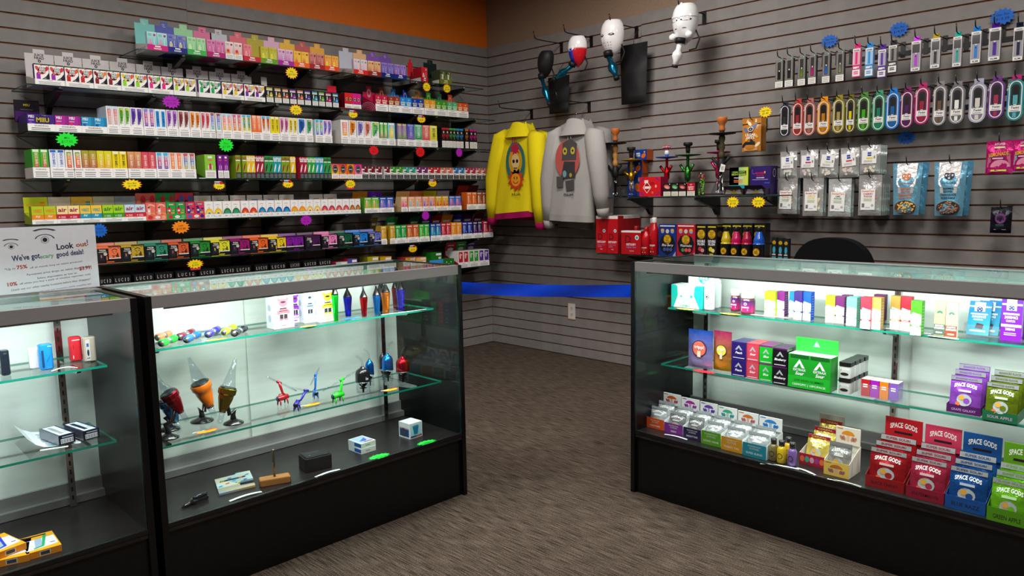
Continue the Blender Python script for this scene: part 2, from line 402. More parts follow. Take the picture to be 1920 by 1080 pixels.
# ---------------------------------------------------------------- glass display cases
CASE_H, CASE_D = 0.965, 0.46
def glass_slab(x0, x1, y0, y1, z0, z1):
    m = MB()
    P = [(x0, y0, z0), (x1, y0, z0), (x1, y1, z0), (x0, y1, z0), (x0, y0, z1), (x1, y0, z1), (x1, y1, z1), (x0, y1, z1)]
    m.add(P, [(4, 5, 6, 7), (3, 2, 1, 0)], 'G', 0); m.add(P, [(0, 1, 5, 4), (1, 2, 6, 5), (2, 3, 7, 6), (3, 0, 4, 7)], 'G', 1)
    return m
def case(label, ln, loc, rz, shelves, stds, energy, lcol, tracks, door_x):
    c = empty('display_case', loc, rz); c['label'] = label; c['category'] = 'display case'; c['group'] = 'glass display cases'
    T = 0.019
    m = MB().box(T, ln - T, 0.014, 0.03, 0.0, 0.238, 'K'); obj('kick_panel', m, c, M_BLACK)
    m = MB().box(T, ln - T, 0.004, CASE_D - 0.005, 0.24, 0.262, 'K'); obj('deck', m, c, M_DECK)
    obj('deck_edge_strip', MB().box(T, ln - T, 0.001, 0.0035, 0.2545, 0.2665, 'K'), c, M_BLKMETAL)
    for x in (0, ln - T): obj('end_panel', MB().box(x, x + T, 0, CASE_D, 0, CASE_H - 0.003, 'K'), c, M_BLACK)
    obj('back_panel', MB().box(T, ln - T, CASE_D - 0.012, CASE_D, 0, 0.24, 'K'), c, M_BLACK)
    obj('sliding_door', MB().box(T, door_x + 0.02, CASE_D - 0.018, CASE_D - 0.012, 0.264, CASE_H - 0.03, 'W'), c, M_WHITE)
    obj('sliding_door', MB().box(door_x, ln - T, CASE_D - 0.028, CASE_D - 0.0195, 0.264, CASE_H - 0.03, 'W'), c, M_WHITE)
    obj('door_track', MB().box(T, ln - T, CASE_D - 0.04, CASE_D - 0.0285, 0.264, 0.33, 'G').box(T, ln - T, CASE_D - 0.062, CASE_D - 0.041, 0.264, 0.288, 'G'), c, M_ALU)
    # aluminium top frame
    obj('front_rail', MB().box(T, ln - T, 0.0, 0.022, CASE_H - 0.037, CASE_H, 'G'), c, M_ALU)
    obj('rear_rail', MB().box(T, ln - T, CASE_D - 0.022, CASE_D, CASE_H - 0.03, CASE_H, 'G'), c, M_ALU)
    for x in (0.0, ln - T): obj('end_cap', MB().box(x, x + T, 0, CASE_D, CASE_H - 0.0025, CASE_H, 'G'), c, M_BLKMETAL)
    m = glass_slab(T + .001, ln - T - .001, 0.0225, CASE_D - 0.0225, CASE_H - 0.008, CASE_H - 0.002); obj('glass_top', m, c, [M_TOPPANE, M_EDGE2])
    m = MB()
    P = [(T + .001, 0.006, 0.268), (ln - T - .001, 0.006, 0.268), (ln - T - .001, 0.006, CASE_H - 0.037), (T + .001, 0.006, CASE_H - 0.037)]
    m.add(P + [(x, y + 0.005, z) for x, y, z in P], [(0, 1, 2, 3), (7, 6, 5, 4)], 'G', 0); m.add(P + [(x, y + 0.005, z) for x, y, z in P], [(0, 4, 5, 1), (1, 5, 6, 2), (2, 6, 7, 3), (3, 7, 4, 0)], 'G', 1)
    obj('front_glass', m, c, [M_PANE, M_EDGE2])
    # lamp under the front rail
    obj('lamp_tube', MB().lathe([(0.008, 0), (0.008, ln - 0.16)], 10, 'W', o=(0.08, 0.034, CASE_H - 0.030), ax=(1, 0, 0)), c, M_LAMP)
    obj('lamp_holder', MB().box(0.06, ln - 0.06, 0.0225, 0.026, CASE_H - 0.045, CASE_H - 0.012, 'W'), c, M_ALU)
    a = area('case_lamp', (0, 0, 0), ln - 0.14, 0.02, energy, lcol, spread=2.9); a.parent = c
    a.location = (ln / 2, 0.044, CASE_H - 0.038); a.rotation_euler = (math.radians(40), 0, 0)
    for x in tracks:
        st = obj('shelf_standard', MB().box(x - .010, x + .010, CASE_D - 0.083, CASE_D - 0.063, 0.263, CASE_H - 0.03, 'K'), c, M_CHROME)
        m = MB(); fr = F((x, CASE_D - 0.0832, 0))
        for k in range(22): m.R(fr, -0.0025, 0.285 + k * .029, 0.0025, 0.30 + k * .029, 'K')
        obj('slot', m, st, M_BLKMETAL)['kind'] = 'stuff'
        for z, y0, x0, x1 in shelves:
            m = MB(); yb = CASE_D - 0.083
            m.add([(x - .006, yb, z - .0075), (x - .006, y0 + .035, z - .0075), (x - .006, y0 + .05, z - .022), (x - .006, yb, z - .045),
                   (x + .006, yb, z - .0075), (x + .006, y0 + .035, z - .0075), (x + .006, y0 + .05, z - .022), (x + .006, yb, z - .045)],
                  [(0, 1, 2, 3), (7, 6, 5, 4), (0, 4, 5, 1), (1, 5, 6, 2), (2, 6, 7, 3), (3, 7, 4, 0)], 'G')
            obj('shelf_bracket', m, st, M_CHROME)
    for z, y0, x0, x1 in shelves:
        obj('glass_shelf', glass_slab(x0, x1, y0, CASE_D - 0.085, z - 0.007, z), c, [M_SHELFGLASS, M_EDGE])
    return c
M_LAMP, nt, b, out = nm('lamp_glow')
b.inputs['Emission Color'].default_value = (0.94, 1, 0.97, 1); b.inputs['Emission Strength'].default_value = 12
C1X, C2X, LCY = -4.815, -3.5745, -2.336
RCX, RCY = -1.871, -2.820
# front of a case shelf in world terms: left cases y = LCY + y0, right case x = RCX + y0
S1, S2 = (0.779, 0.145, .03, 1.185), (0.475, 0.105, .03, 1.185)
case('black glass-topped case of pipes, with a white lit back, beside the floor gap', 1.2195, (C2X, LCY, 0), 0, [S1, S2], (), 5.8, (0.92, 1.0, 0.96), (0.09, 1.09), 0.50)
S1b, S2b = (0.757, 0.135, .03, 1.165), (0.530, 0.105, .03, 1.165)
case('black glass-topped case under the white sale sign', 1.2195, (C1X, LCY, 0), 0, [S1b, S2b], (), 4.4, (0.90, 0.97, 1.0), (0.09, 1.10), 0.6)
S3, S4 = (0.757, 0.215, .035, 1.745), (0.523, 0.165, .035, 1.745)
case('long black glass-topped case full of gummies near the office chair', 1.78, (RCX, RCY, 0), RW, [S3, S4], (), 8.4, (0.94, 1.0, 0.97), (0.12, 0.89, 1.66), 0.93)
# ---------------------------------------------------------------- left wall: glass shelves on brackets, cartons and boxes
YF = -0.295
SHZ = [2.056, 1.827, 1.599, 1.369, 1.14, 0.919, 0.699]
SHN = ['top', 'second', 'third', 'fourth', 'fifth', 'sixth', 'lowest']
BR = (-3.21, -2.755, -2.25, -2.03, -1.57, -0.97, -0.775, -0.395)
PANES = [(-3.365, -2.142), (-2.138, -0.872), (-0.868, -0.215)]
PANES1 = [(-2.832, -1.585), (-1.58, -0.33)]
def bracket(depth):
    m = MB(); t = 0.0125
    pts = [(0, -0.115), (0, -0.002), (-depth, -0.002), (-depth, -0.016), (-0.06, -0.075), (-0.022, -0.115)]
    P = [(-t, y, z) for y, z in pts] + [(t, y, z) for y, z in pts]; k = len(pts)
    m.add(P, [tuple(range(k - 1, -1, -1)), tuple(range(k, 2 * k))] + [(i, (i + 1) % k, k + (i + 1) % k, k + i) for i in range(k)], 'K')
    return m
def bracket_at(parent, loc, rz, me={}):
    if 'b' not in me:
        me['b'] = bracket(0.265).mesh('shelf_bracket', [M_BLKMETAL])
        me['c'] = MB().lathe([(0.007, 0), (0.009, 0.003), (0.009, 0.010), (0.004, 0.013)], 10, 'G', o=(0, -0.272, -0.004), ax=(0, -0.5, 0.9)).mesh('glass_clip', [M_CHROME])
    b_ = obj('shelf_bracket', None, parent, me=me['b'], loc=loc, rz=rz); obj('glass_clip', None, b_, me=me['c']); return b_
for i, z in enumerate(SHZ):
    for x0, x1 in (PANES1 if i == 0 else PANES):
        s_ = empty('wall_shelf', (x0, 0, z - 0.007))
        g = glass_slab(0, x1 - x0, -0.305, -0.004, 0, 0.006); obj('glass_panel', g, s_, [M_SHELFGLASS, M_EDGE2])
        for bx in ((-2.58, -2.13, -1.793, -1.445, -0.95, -0.5) if i == 0 else BR):
            if x0 < bx < x1: bracket_at(s_, (bx - x0, 0, 0), 0)
        tag(s_, 'glass wall shelf on black brackets', f'at the {SHN[i]} level', 'shelf', 'glass shelves of the carton wall', -x0)
def XR(px, i): return XL(px, YF, SHZ[i])
_mc = {}
def put_box(kind, i, px0, px1, h, dep, draw, args, desc, name='vape_box', y=YF + 0.0025, lift=0.0019, body='W', side=None, mat=PRINT, where=None, grp=None):
    """one retail box standing on wall shelf i; draw() prints its front"""
    x0, x1 = XR(px0, i) + 0.0004, XR(px1, i) - 0.0004; wd = round(x1 - x0, 3)
    key = (kind, wd, round(h, 3), args, body, side)
    if key not in _mc:
        m = MB(); m.box(0, wd, 0, dep, 0, h, body, mat, side=side, top=side)
        draw(m, F((0, 0, 0)), wd, h, *args); _mc[key] = m.mesh(name)
    o = obj(name, None, me=_mc[key], loc=(x0, y, SHZ[i] + lift))
    tag(o, desc, where or f'on the {SHN[i]} shelf', 'box', grp or f'boxes on the {SHN[i]} wall shelf', -x0)
    return o
def tray(i, px0, px1, lip, cl, desc, hdr=None, hh=0.172, hd=0.175, tab=0.0, front=None, hprint=None, inner='d8d4d0', side=None, hw=None, flat=False, sideprint=None, sb=0.058, name='display_carton', tilt=0.0):
    x0, x1 = XR(px0, i) - 0.0006, XR(px1, i) + 0.0006; w_ = x1 - x0; t = 0.0009
    c = empty(name, (x0, YF, SHZ[i] + 0.0004))
    m = MB(); sc_ = side or cl
    m.box(0, w_, 0, t, 0, lip, cl)
    m.box(t, w_ - t, t, hd, 0, t, sc_)
    m.box(0, w_, hd, hd + t, 0, sb, sc_)
    for x in (0, w_ - t):
        P = [(x, t, 0), (x, hd, 0), (x, hd, sb), (x, t, lip)]; m.add(P + [(a + t, b_, z) for a, b_, z in P], [(3, 2, 1, 0), (4, 5, 6, 7), (0, 1, 5, 4), (1, 2, 6, 5), (2, 3, 7, 6), (3, 0, 4, 7)], sc_)
    if front: front(m, F((0, 0, 0)), w_, lip)
    if sideprint: sideprint(m, F((0, hd, 0), (0, -1, 0)), hd, lip)
    obj('tray', m, c)
    if hdr:
        m = MB(); a = hw or (0, 1); xa, xb = w_ * a[0] + 0.001, w_ * a[1] - 0.001
        yb = lambda z: hd - t - (z - sb) * tilt
        pts = [(xa, sb - .002), (xb, sb - .002), (xb, hh), (xa, hh)]
        if tab:
            mx, tw = (xa + xb) / 2, (xb - xa) * 0.2
            pts = [(xa, sb - .002), (xb, sb - .002), (xb, hh), (mx + tw, hh), (mx + tw, hh + tab), (mx - tw, hh + tab), (mx - tw, hh), (xa, hh)]
        k = len(pts); P = [(x, yb(z) - t, z) for x, z in pts] + [(x, yb(z), z) for x, z in pts]
        m.add(P, [tuple(range(k)), tuple(range(2 * k - 1, k - 1, -1))] + [(j, k + j, k + (j + 1) % k, (j + 1) % k) for j in range(k)], hdr)
        if hprint: hprint(m, F((xa, yb(sb) - t, sb), (1, 0, 0), (0, -tilt, 1)), xb - xa, hh - sb, tab)
        obj('header_card', m, c)
    tag(c, desc, f'on the {SHN[i]} shelf', 'display carton', f'display cartons on the {SHN[i]} wall shelf', -x0)
    return c
def warn(m, f, w_, h, big=0, y0=0.0):
    m.R(f, 0.001, y0 + 0.0008, w_ - 0.001, y0 + h - 0.0008, 'f4f0ee')
    if big: m.T(f, 'WARNING:', w_ / 2, y0 + h * .62, h * .26, 'K', 2); m.lines(f, w_ * .06, y0 + h * .1, w_ * .94, y0 + h * .56, 2, '5a5658', 2, .4)
    else: m.T(f, 'WARNING:', w_ / 2, y0 + h * .76, h * .13, '303034', 2); m.lines(f, w_ * .1, y0 + h * .1, w_ * .9, y0 + h * .68, 3, '77757a', 2, .36)
# --- top shelf
def d_vape(m, f, w_, h, c1, c2, c3):
    m.R(f, 0, 0, w_, h, c2, 1, top=c1)
    m.R(f, w_ * .16, h * .2, w_ * .5, h * .5, c3, 2, top=mix(c3, c1, .5)); m.R(f, w_ * .24, h * .5, w_ * .4, h * .6, mix(c3, 'W', .3), 2)
    m.R(f, w_ * .68, h * .34, w_ * .74, h * .66, mix(c1, 'W', .4), 2)
    m.E(f, w_ * .76, h * .84, w_ * .13, w_ * .13, mix(c3, 'N', .5), 2, n=10); m.R(f, w_ * .6, h * .24, w_ * .9, h * .33, mix(c1, 'W', .6), 2)
    m.lines(f, w_ * .08, h * .78, w_ * .55, h * .92, 2, mix(c2, 'K', .25), 2)
def lip_print(cw='W'):
    def fn(m, f, w_, h):
        m.lines(f, w_ * .36, h * .58, w_ * .64, h * .82, 1, cw, 1, .9); m.lines(f, w_ * .28, h * .2, w_ * .72, h * .5, 2, cw, 1, .5, 3)
    return fn
def squig(cc):
    def fn(m, f, w_, h, tab):
        r_ = w_ * .1; y = h + tab * .1
        for k, (a, b_) in enumerate(((0.4, 2.6), (3.4, 5.6), (1.8, 3.4))): m.E(f, w_ / 2 + (k - 1) * r_ * .5, y, r_, r_ * .8, cc, 1, n=7, a0=a, a1=b_, inner=.72)
    return fn
R1 = [  # px0 px1 lip c1 c2 c3 header  lip-name
 (277, 315.8, 'd0107c', 'bfe6e4', '3fb7bd', 'e0559c', '7fc9c2', 'teal', 'magenta-lipped'), (316, 351.9, '14207e', '7a86cc', '2a3c9e', 'f0d860', '5a62b4', 'indigo blue', 'navy-lipped'),
 (352.2, 388, '3fae4e', 'b5e3b4', '6cc878', 'd6efb4', 'a2dca8', 'mint green', 'leaf-green-lipped'), (389, 423.4, 'b00a6e', 'ea8ab4', 'a83a90', 'd86aa8', 'e27aa2', 'candy pink', 'deep-magenta-lipped'),
 (457.8, 489.6, 'c41a2c', 'f08a94', 'e04a60', 'f6a0a8', 'e8707e', 'coral pink', 'crimson-lipped'), (490, 521.4, '6a9a10', 'cabc2c', 'b8c020', 'f4e430', 'bcae34', 'olive', 'grass-green-lipped'),
 (521.7, 551.6, 'a80f98', 'ecc4dc', 'b44ab0', 'c060b8', 'e6b8d2', 'pale lilac', 'violet-lipped'), (552, 580.7, 'ee5a0c', 'f6cc3c', 'f2a020', 'd8281c', 'f2be40', 'golden yellow', 'orange-lipped'),
 (581, 609.4, 'a80c1a', 'd88a80', 'b03a3c', '8e2030', 'c8605c', 'dusty red', 'dark-red-lipped'), (609.7, 636.5, 'e2420e', 'f4b048', 'f28a2c', 'f6e03a', 'f0b04a', 'apricot', 'vermilion-lipped'),
 (663.8, 690, 'dc1a14', 'dfe2f0', 'f08a58', '9db8ea', 'c8cad8', 'pale grey', 'scarlet-lipped'), (690.5, 715.3, '8e1a1c', 'f2c98c', 'c8583a', 'c03a30', 'f2c08e', 'tan', 'brick-lipped'),
 (715.7, 739.7, '101a72', '9a80ca', '3a3a9c', '7070c0', '8a5cb4', 'purple', 'midnight-lipped'), (740, 762.7, '0f2588', 'a48ad2', '4a4cb4', 'ee5060', '7c56b2', 'deep violet', 'ultramarine-lipped'),
]
for a, b_, cl, c1, c2, c3, ch, nmh, nml in R1:
    sp = (lambda m, f, hd, lip: m.lines(f, .02, .006, hd - .02, lip - .006, 3, '6a6460', 1, .3)) if a in (277, 663.8) else None
    tray(0, a, b_, 0.030, cl, f'{nml} carton with a tabbed {nmh} header', ch, tab=0.024, front=lip_print(), hprint=squig(mix(ch, 'W', .55) if nmh != 'candy pink' else '9a2a6a'), side='e8e2dc' if sp else None, sideprint=sp)
    mid = (a + b_) / 2
    for q, (p, r_) in enumerate(((a + .4, mid - .3), (mid + .3, b_ - .4))):
        if a == 457.8 and q: continue
        put_box('vape', 0, p, r_, 0.095, 0.024, d_vape, (c1, c2, c3), f'small {nmh} box in the {nml} carton', body=c1)
tray(0, 424, 456, 0.001, 'c8ccd2', 'flattened white carton with a tabbed pale header', 'c6cbd3', tab=0.024, hprint=squig('b06a78'), hw=(-.1, .9))
def d_whitevape(m, f, w_, h):
    d_vape(m, f, w_, h, 'eee8ea', 'e06a5c', 'e03020'); m.R(f, w_ * .16, h * .32, w_ * .48, h * .55, 'e8301c', 3, top='d81c1c'); m.R(f, w_ * .16, h * .3, w_ * .48, h * .4, 'f0a020', 3)
    m.R(f, 0, 0, w_, h * .3, 'f2eeea', 3); m.lines(f, w_ * .1, h * .03, w_ * .9, h * .26, 4, '8a8688', 4, .35)
for p, r_ in ((423.9, 439.6), (440.4, 455.6)): put_box('wv', 0, p, r_, 0.097, 0.024, d_whitevape, (), 'small white box showing a red-orange device')
def d_red(m, f, w_, h): d_vape(m, f, w_, h, 'd82430', 'a8101c', 'f0d0d0')
tray(0, 791, 802.8, 0.033, 'b40e20', 'half-empty red carton with a single slim tab', 'cc1c28', hh=.15, tab=.024, hw=(-.3, .5), side='b01c2c', front=lip_print(), hd=.14, sideprint=lambda m, f, hd, lip: m.R(f, .01, .004, hd - .01, lip - .003, 'e8e2dc'))
put_box('red', 0, 791.2, 802.6, 0.1, 0.1, d_red, (), 'slim red box in the half-empty red carton', body='b81422')
def d_camo(m, f, w_, h):
    m.R(f, 0, 0, w_, h, '8a8c28', 1, top='3a4a3a'); rd = random.Random(3)
    for k in range(9): m.E(f, rd.uniform(.12, .88) * w_, rd.uniform(.1, .9) * h, w_ * .13, h * .07, ['26301c', '5c6a3c', 'a8a04a'][k % 3], 2, n=7)
    m.R(f, w_ * .3, h * .34, w_ * .62, h * .7, 'c8d0c0', 3); m.R(f, w_ * .4, h * .7, w_ * .54, h * .8, '2a2c28', 3)
tray(0, 825.4, 847.3, 0.033, '6c7018', 'camouflage carton with a black-green tabbed header', '10221a', hh=.165, tab=.022, hw=(-.35, .75), side='3c4a2c', front=lip_print('d8d8a0'), hprint=squig('3c5a4c'), hd=.14, sideprint=lambda m, f, hd, lip: m.R(f, .05, .004, hd - .01, lip - .003, 'dcd8d4'))
for p, r_ in ((825.8, 836.2), (836.5, 847)): put_box('camo', 0, p, r_, 0.1, 0.1, d_camo, (), 'slim camouflage-print box', body='3c4a30')
# --- second shelf
def d_juice(m, f, w_, h, dv, f1, f2):
    f, h = F(f.p(0, .0235)), h - .0235
    m.R(f, 0, 0, w_, h * .93, 'f4f0ec', 1); m.R(f, 0, h * .92, w_, h, 'K', 1); m.R(f, w_ * .1, h * .94, w_ * .5, h * .98, '3f7a2c', 2)
    m.P(f, [(w_ * .45, 0), (w_, 0), (w_, h * .45), (w_ * .78, h * .2)], '0c0c1c', 2)
    m.E(f, w_ * .2, h * .7, w_ * .13, h * .17, f1, 2, n=9, tilt=.5); m.E(f, w_ * .86, h * .7, w_ * .13, h * .17, f2, 2, n=9, tilt=-.4); m.E(f, w_ * .5, h * .52, w_ * .3, h * .2, f1, 2, n=10); m.E(f, w_ * .5, h * .86, w_ * .1, h * .05, f1, 2, n=7)
    m.R(f, w_ * .12, 0.001, w_ * .4, h * .36, dv, 3); m.R(f, w_ * .16, h * .36, w_ * .26, h * .43, '1c1418', 3)
    m.R(f, w_ * .33, h * .46, w_ * .74, h * .86, 'f6f2ee', 4); m.E(f, w_ * .53, h * .42, w_ * .09, h * .07, '1a1a2c', 5, n=8)
    m.T(f, 'JUICE', w_ * .535, h * .67, h * .14, 'K', 5, bold=1, wmax=w_ * .4); m.T(f, 'HEAD', w_ * .535, h * .5, h * .14, 'K', 5, bold=1, wmax=w_ * .4)
    m.E(f, w_ * .72, h * .08, w_ * .1, h * .03, '8c9498', 3, n=8)
def h_juice(m, f, w_, h, tab):
    m.T(f, 'JUICE', w_ / 2, h - .012, .0125, 'K', 1, bold=1); m.T(f, 'HEAD', w_ / 2, h - .027, .0125, 'K', 1, bold=1)
    m.E(f, w_ / 2, h - .036, .0075, .0075, '20203a', 1, n=10); m.E(f, w_ / 2, h - .036, .003, .003, 'd0d0d8', 2, n=8); m.lines(f, w_ * .36, h - .058, w_ * .64, h - .048, 2, '6a666a', 1)
R2 = [(66.5, 122.3, '9a1fa8', 'd8424a', 'c82c3c', 'grape and berry'), (123.6, 175.9, 'c4161e', 'd8303a', 'e0562c', 'all-red'), (177, 227.6, '8a0f1c', '8c1420', 'e88a1c', 'maroon and orange'), (228.7, 277.8, '8ed41c', 'd8c83c', 'e05a3c', 'lime and peach'),
      (279, 325.4, 'e01a8a', 'e03c4a', '6cb83c', 'hot pink and kiwi'), (326.8, 367.9, 'a2d414', 'e08a2c', 'e2c23a', 'lime and pineapple'), (373.9, 415.6, '14a45a', '3cb85c', '1f9a6a', 'emerald mint'), (417.5, 457.7, 'e8c81a', 'e07a2c', 'd86a78', 'yellow and pink'), (459.2, 497.5, '6a1fa0', 'd02430', 'e8b81c', 'violet and lemon')]
for a, b_, dv, f1, f2, n_ in R2:
    lo = a in (326.8, 373.9)
    tray(1, a, b_, 0.026, 'f0ecea', f'white carton of {n_} boxes with a tabbed header', 'cfc8c6', hh=.174, tab=.022, front=None if lo else warn, hprint=h_juice, hd=.165, inner='5a2c80')
    mid = (a + b_) / 2
    for p, r_ in ((a, mid), (mid, b_)):
        put_box('juice', 1, p + .3, r_ - .3, 0.0985, 0.03, d_juice, (dv, f1, f2), f'white box with {n_} fruit', body='f0ecea', side='6a2a8a')
tray(1, 512, 523, 0.001, 'c8c2be', 'blank white carton flap behind the black boxes', 'c4beba', hh=.17, hd=.14)
def d_black(m, f, w_, h, c1):
    m.R(f, 0, 0, w_, h, '131318', 1); m.R(f, w_ * .1, 0.001, w_ * .96, h * .32, 'e8e4e0', 2); m.lines(f, w_ * .16, h * .04, w_ * .9, h * .3, 5, 'a09c9c', 3, .35)
    for k in range(4): m.R(f, w_ * (.12 + .19 * k), h * .75, w_ * (.28 + .19 * k), h * .85, 'e8e4d8', 2); m.R(f, w_ * (.12 + .19 * k), h * .86, w_ * (.28 + .19 * k), h * .93, c1, 2)
    m.R(f, w_ * .24, h * .46, w_ * .38, h * .7, 'd8d8d8', 2); m.R(f, w_ * .52, h * .36, w_ * .88, h * .52, c1, 2); m.P(f, [(w_ * .54, h * .54), (w_ * .86, h * .54), (w_ * .7, h * .68)], c1, 2); m.R(f, w_ * .56, h * .42, w_ * .84, h * .46, mix(c1, 'W', .6), 3); m.R(f, w_ * .1, h * .36, w_ * .44, h * .42, mix(c1, 'K', .3), 2)
for (p, r_), c1, n_ in zip(((499.3, 514.2), (514.8, 529.5), (529.8, 543.3), (543.6, 557.2), (557.5, 571), (571.4, 584.2), (585.4, 597.6), (597.8, 610.4), (610.7, 623.2), (623.9, 636.1)),
                           ('dcc81c', 'e0961c', 'd86a2c', '9a2cb4', 'e86a44', '6a34b8', '2cc0d0', '6cc42c', 'd8247c', '1c9ad8'), 'yellow gold orange purple coral violet cyan green pink blue'.split()):
    put_box('black', 1, p, r_, 0.093, 0.1, d_black, (c1,), f'black box with {n_} print and a white label', body='131318')
def d_wrist(m, f, w_, h, c1):
    m.R(f, 0, 0, w_, h, c1, 1, top=mix(c1, 'K', .1)); m.R(f, 0, 0, w_, h * .22, 'f0ecea', 2); m.lines(f, w_ * .1, h * .03, w_ * .9, h * .18, 3, '8a8688', 3); m.R(f, 0, h * .22, w_, h * .29, 'W', 2); m.R(f, w_ * .1, h * .29, w_ * .9, h * .32, 'K', 3)
    for q in (.27, .73):
        m.R(f, w_ * (q - .2), h * .52, w_ * (q + .2), h * .66, '1c1818', 2); m.E(f, w_ * q, h * .6, w_ * .13, h * .09, 'e8e0a0', 3, n=10, inner=.72); m.R(f, w_ * (q - .14), h * .36, w_ * (q + .14), h * .48, mix(c1, 'K', .3), 2)
    m.R(f, w_ * .49, h * .3, w_ * .51, h, mix(c1, 'K', .4), 3)
tray(1, 637.5, 677.8, 0.004, 'a8142c', 'red and pink carton of lanyard devices', 'd01430', hh=.155, hd=.12, hw=(-.1, .32), side='8a1228')
put_box('wrist', 1, 647.4, 661.7, 0.1, 0.09, d_wrist, ('e01c24',), 'red box with two lanyard loops', body='c0142a', side='6a0f22')
put_box('wrist', 1, 662, 677.8, 0.1, 0.09, d_wrist, ('e0148c',), 'hot pink box with two lanyard loops', body='c4107c')
def d_astro(m, f, w_, h, c1, c2):
    m.R(f, 0, 0, w_, h, c2, 1, top=c1); m.R(f, 0, h * .3, w_, h, c1, 2)
    m.T(f, 'ASTRO', w_ / 2, h * .62, h * .1, 'f4ecc0', 3, bold=1, wmax=w_ * .86); m.T(f, 'BAR', w_ / 2, h * .48, h * .12, 'f6f0d0', 3, bold=1, wmax=w_ * .8)
    m.E(f, w_ / 2, h * .84, w_ * .12, h * .05, mix(c1, 'W', .5), 3, n=8); m.R(f, w_ * .12, h * .33, w_ * .88, h * .41, 'f2d860', 3)
def h_astro(c1):
    def fn(m, f, w_, h, tab):
        m.T(f, 'ASTRO', w_ / 2, .028, .0085, 'f4e8b0', 1, bold=1); m.T(f, 'BAR', w_ / 2, .016, .0085, 'f4e8b0', 1, bold=1)
        m.E(f, w_ / 2, h - .006, .015, .03, mix(c1, 'W', .35), 1, n=14); m.E(f, w_ / 2, h - .004, .009, .016, c1, 2, n=10)
    return fn
for a, b_, c1, c2, n_ in ((704.7, 728, 'c8144a', 'e88aa8', 'crimson'), (729.2, 751, '9a3818', 'e8a858', 'chestnut brown'), (751.3, 772.9, '1c8ad8', '7ac4ec', 'sky blue'), (773.6, 795.5, '0f3ca0', '3c78d0', 'royal blue'), (796.3, 817.8, 'e89c1c', 'f0d860', 'amber'), (818.1, 838.6, '3c9a1c', 'b8c83c', 'grass green'), (839.3, 858.7, '4cae7c', 'b8dca0', 'mint'), (859, 878.4, 'e0561c', 'f0a04c', 'burnt orange')):
    tray(1, a, b_, 0.047, 'f0ecea', f'{n_} carton with a dome-shaped tab', c1, hh=.142, tab=.04, front=warn, hprint=h_astro(c1), hd=.15, side=mix(c1, 'K', .15), sideprint=(lambda m, f, hd, lip: [m.E(f, hd * .35, 0, .03 + .018 * k, .02 + .012 * k, 'e8a0b8', 1, n=16, a0=.1, a1=2.9, inner=.93) for k in range(5)]) if a < 705 else None, sb=.11 if a < 705 else .058)
    mid = (a + b_) / 2
    for p, r_ in ((a, mid), (mid, b_)): put_box('astro', 1, p + .2, r_ - .2, 0.105, 0.03, d_astro, (c1, c2), f'{n_} bar box', body=c1)
# --- third shelf
def d_mi(m, f, w_, h, c1, c2):
    m.R(f, 0, 0, w_, h, c1, 1); m.R(f, w_ * .78, 0, w_, h, mix(c1, 'K', .3), 2); m.T(f, 'MIIU', w_ * .08, h * .78, h * .17, 'f4f0f4', 3, al='l', bold=1, wmax=w_ * .45)
    m.lines(f, w_ * .08, h * .6, w_ * .5, h * .7, 1, mix(c1, 'W', .6), 3); m.E(f, w_ * .22, h * .48, w_ * .13, h * .1, c2, 3, n=9); m.lines(f, w_ * .08, h * .36, w_ * .5, h * .44, 1, 'W', 3, .7)
    m.R(f, w_ * .74, h * .32, w_ * .9, h * .48, '20202c', 4); m.R(f, w_ * .78, h * .35, w_ * .86, h * .44, 'e8e4c0', 5)
for a, b_, c1, c2, n_ in ((53, 104.6, '42168a', '8a2cb8', 'purple'), (105.2, 154, 'b01a9a', 'e81c4c', 'magenta'), (154.6, 202.2, '1594c8', '0c4ca0', 'azure blue')):
    tc0 = tray(2, a, b_, 0.035, 'f0ecea', f'{n_} carton with a big warning strip', '14101a' if a == 53 else None, hh=.168, front=lambda m, f, w_, h: warn(m, f, w_, h, 1), hd=.2, hw=(-.1, .85), tilt=.1, side='1c1a22',
         hprint=lambda m, f, w_, h, t: (m.R(f, 0.004, 0.004, w_ - .004, h * .5, '4a1268'), m.T(f, 'MIIU', w_ / 2, h * .74, .011, 'c8b81c', 1, bold=1), m.lines(f, w_ * .25, h * .56, w_ * .75, h * .6, 1, '8a8490', 1)))
    if a == 53:
        pl = MB().box(.035, .1, .0005, .001, .036, .076, '2c1050'); pl.T(F((0, .0005, 0)), 'MIIU', .067, .045, .022, 'c4b416', 1, bold=1, w=.058); obj('promo_label', pl, tc0)
    mid = (a + b_) / 2
    for p, r_ in ((a, mid), (mid, b_)): put_box('mi', 2, p + .2, r_ - .2, 0.08, 0.18, d_mi, (c1, c2), f'{n_} box with white lettering', body=c1)
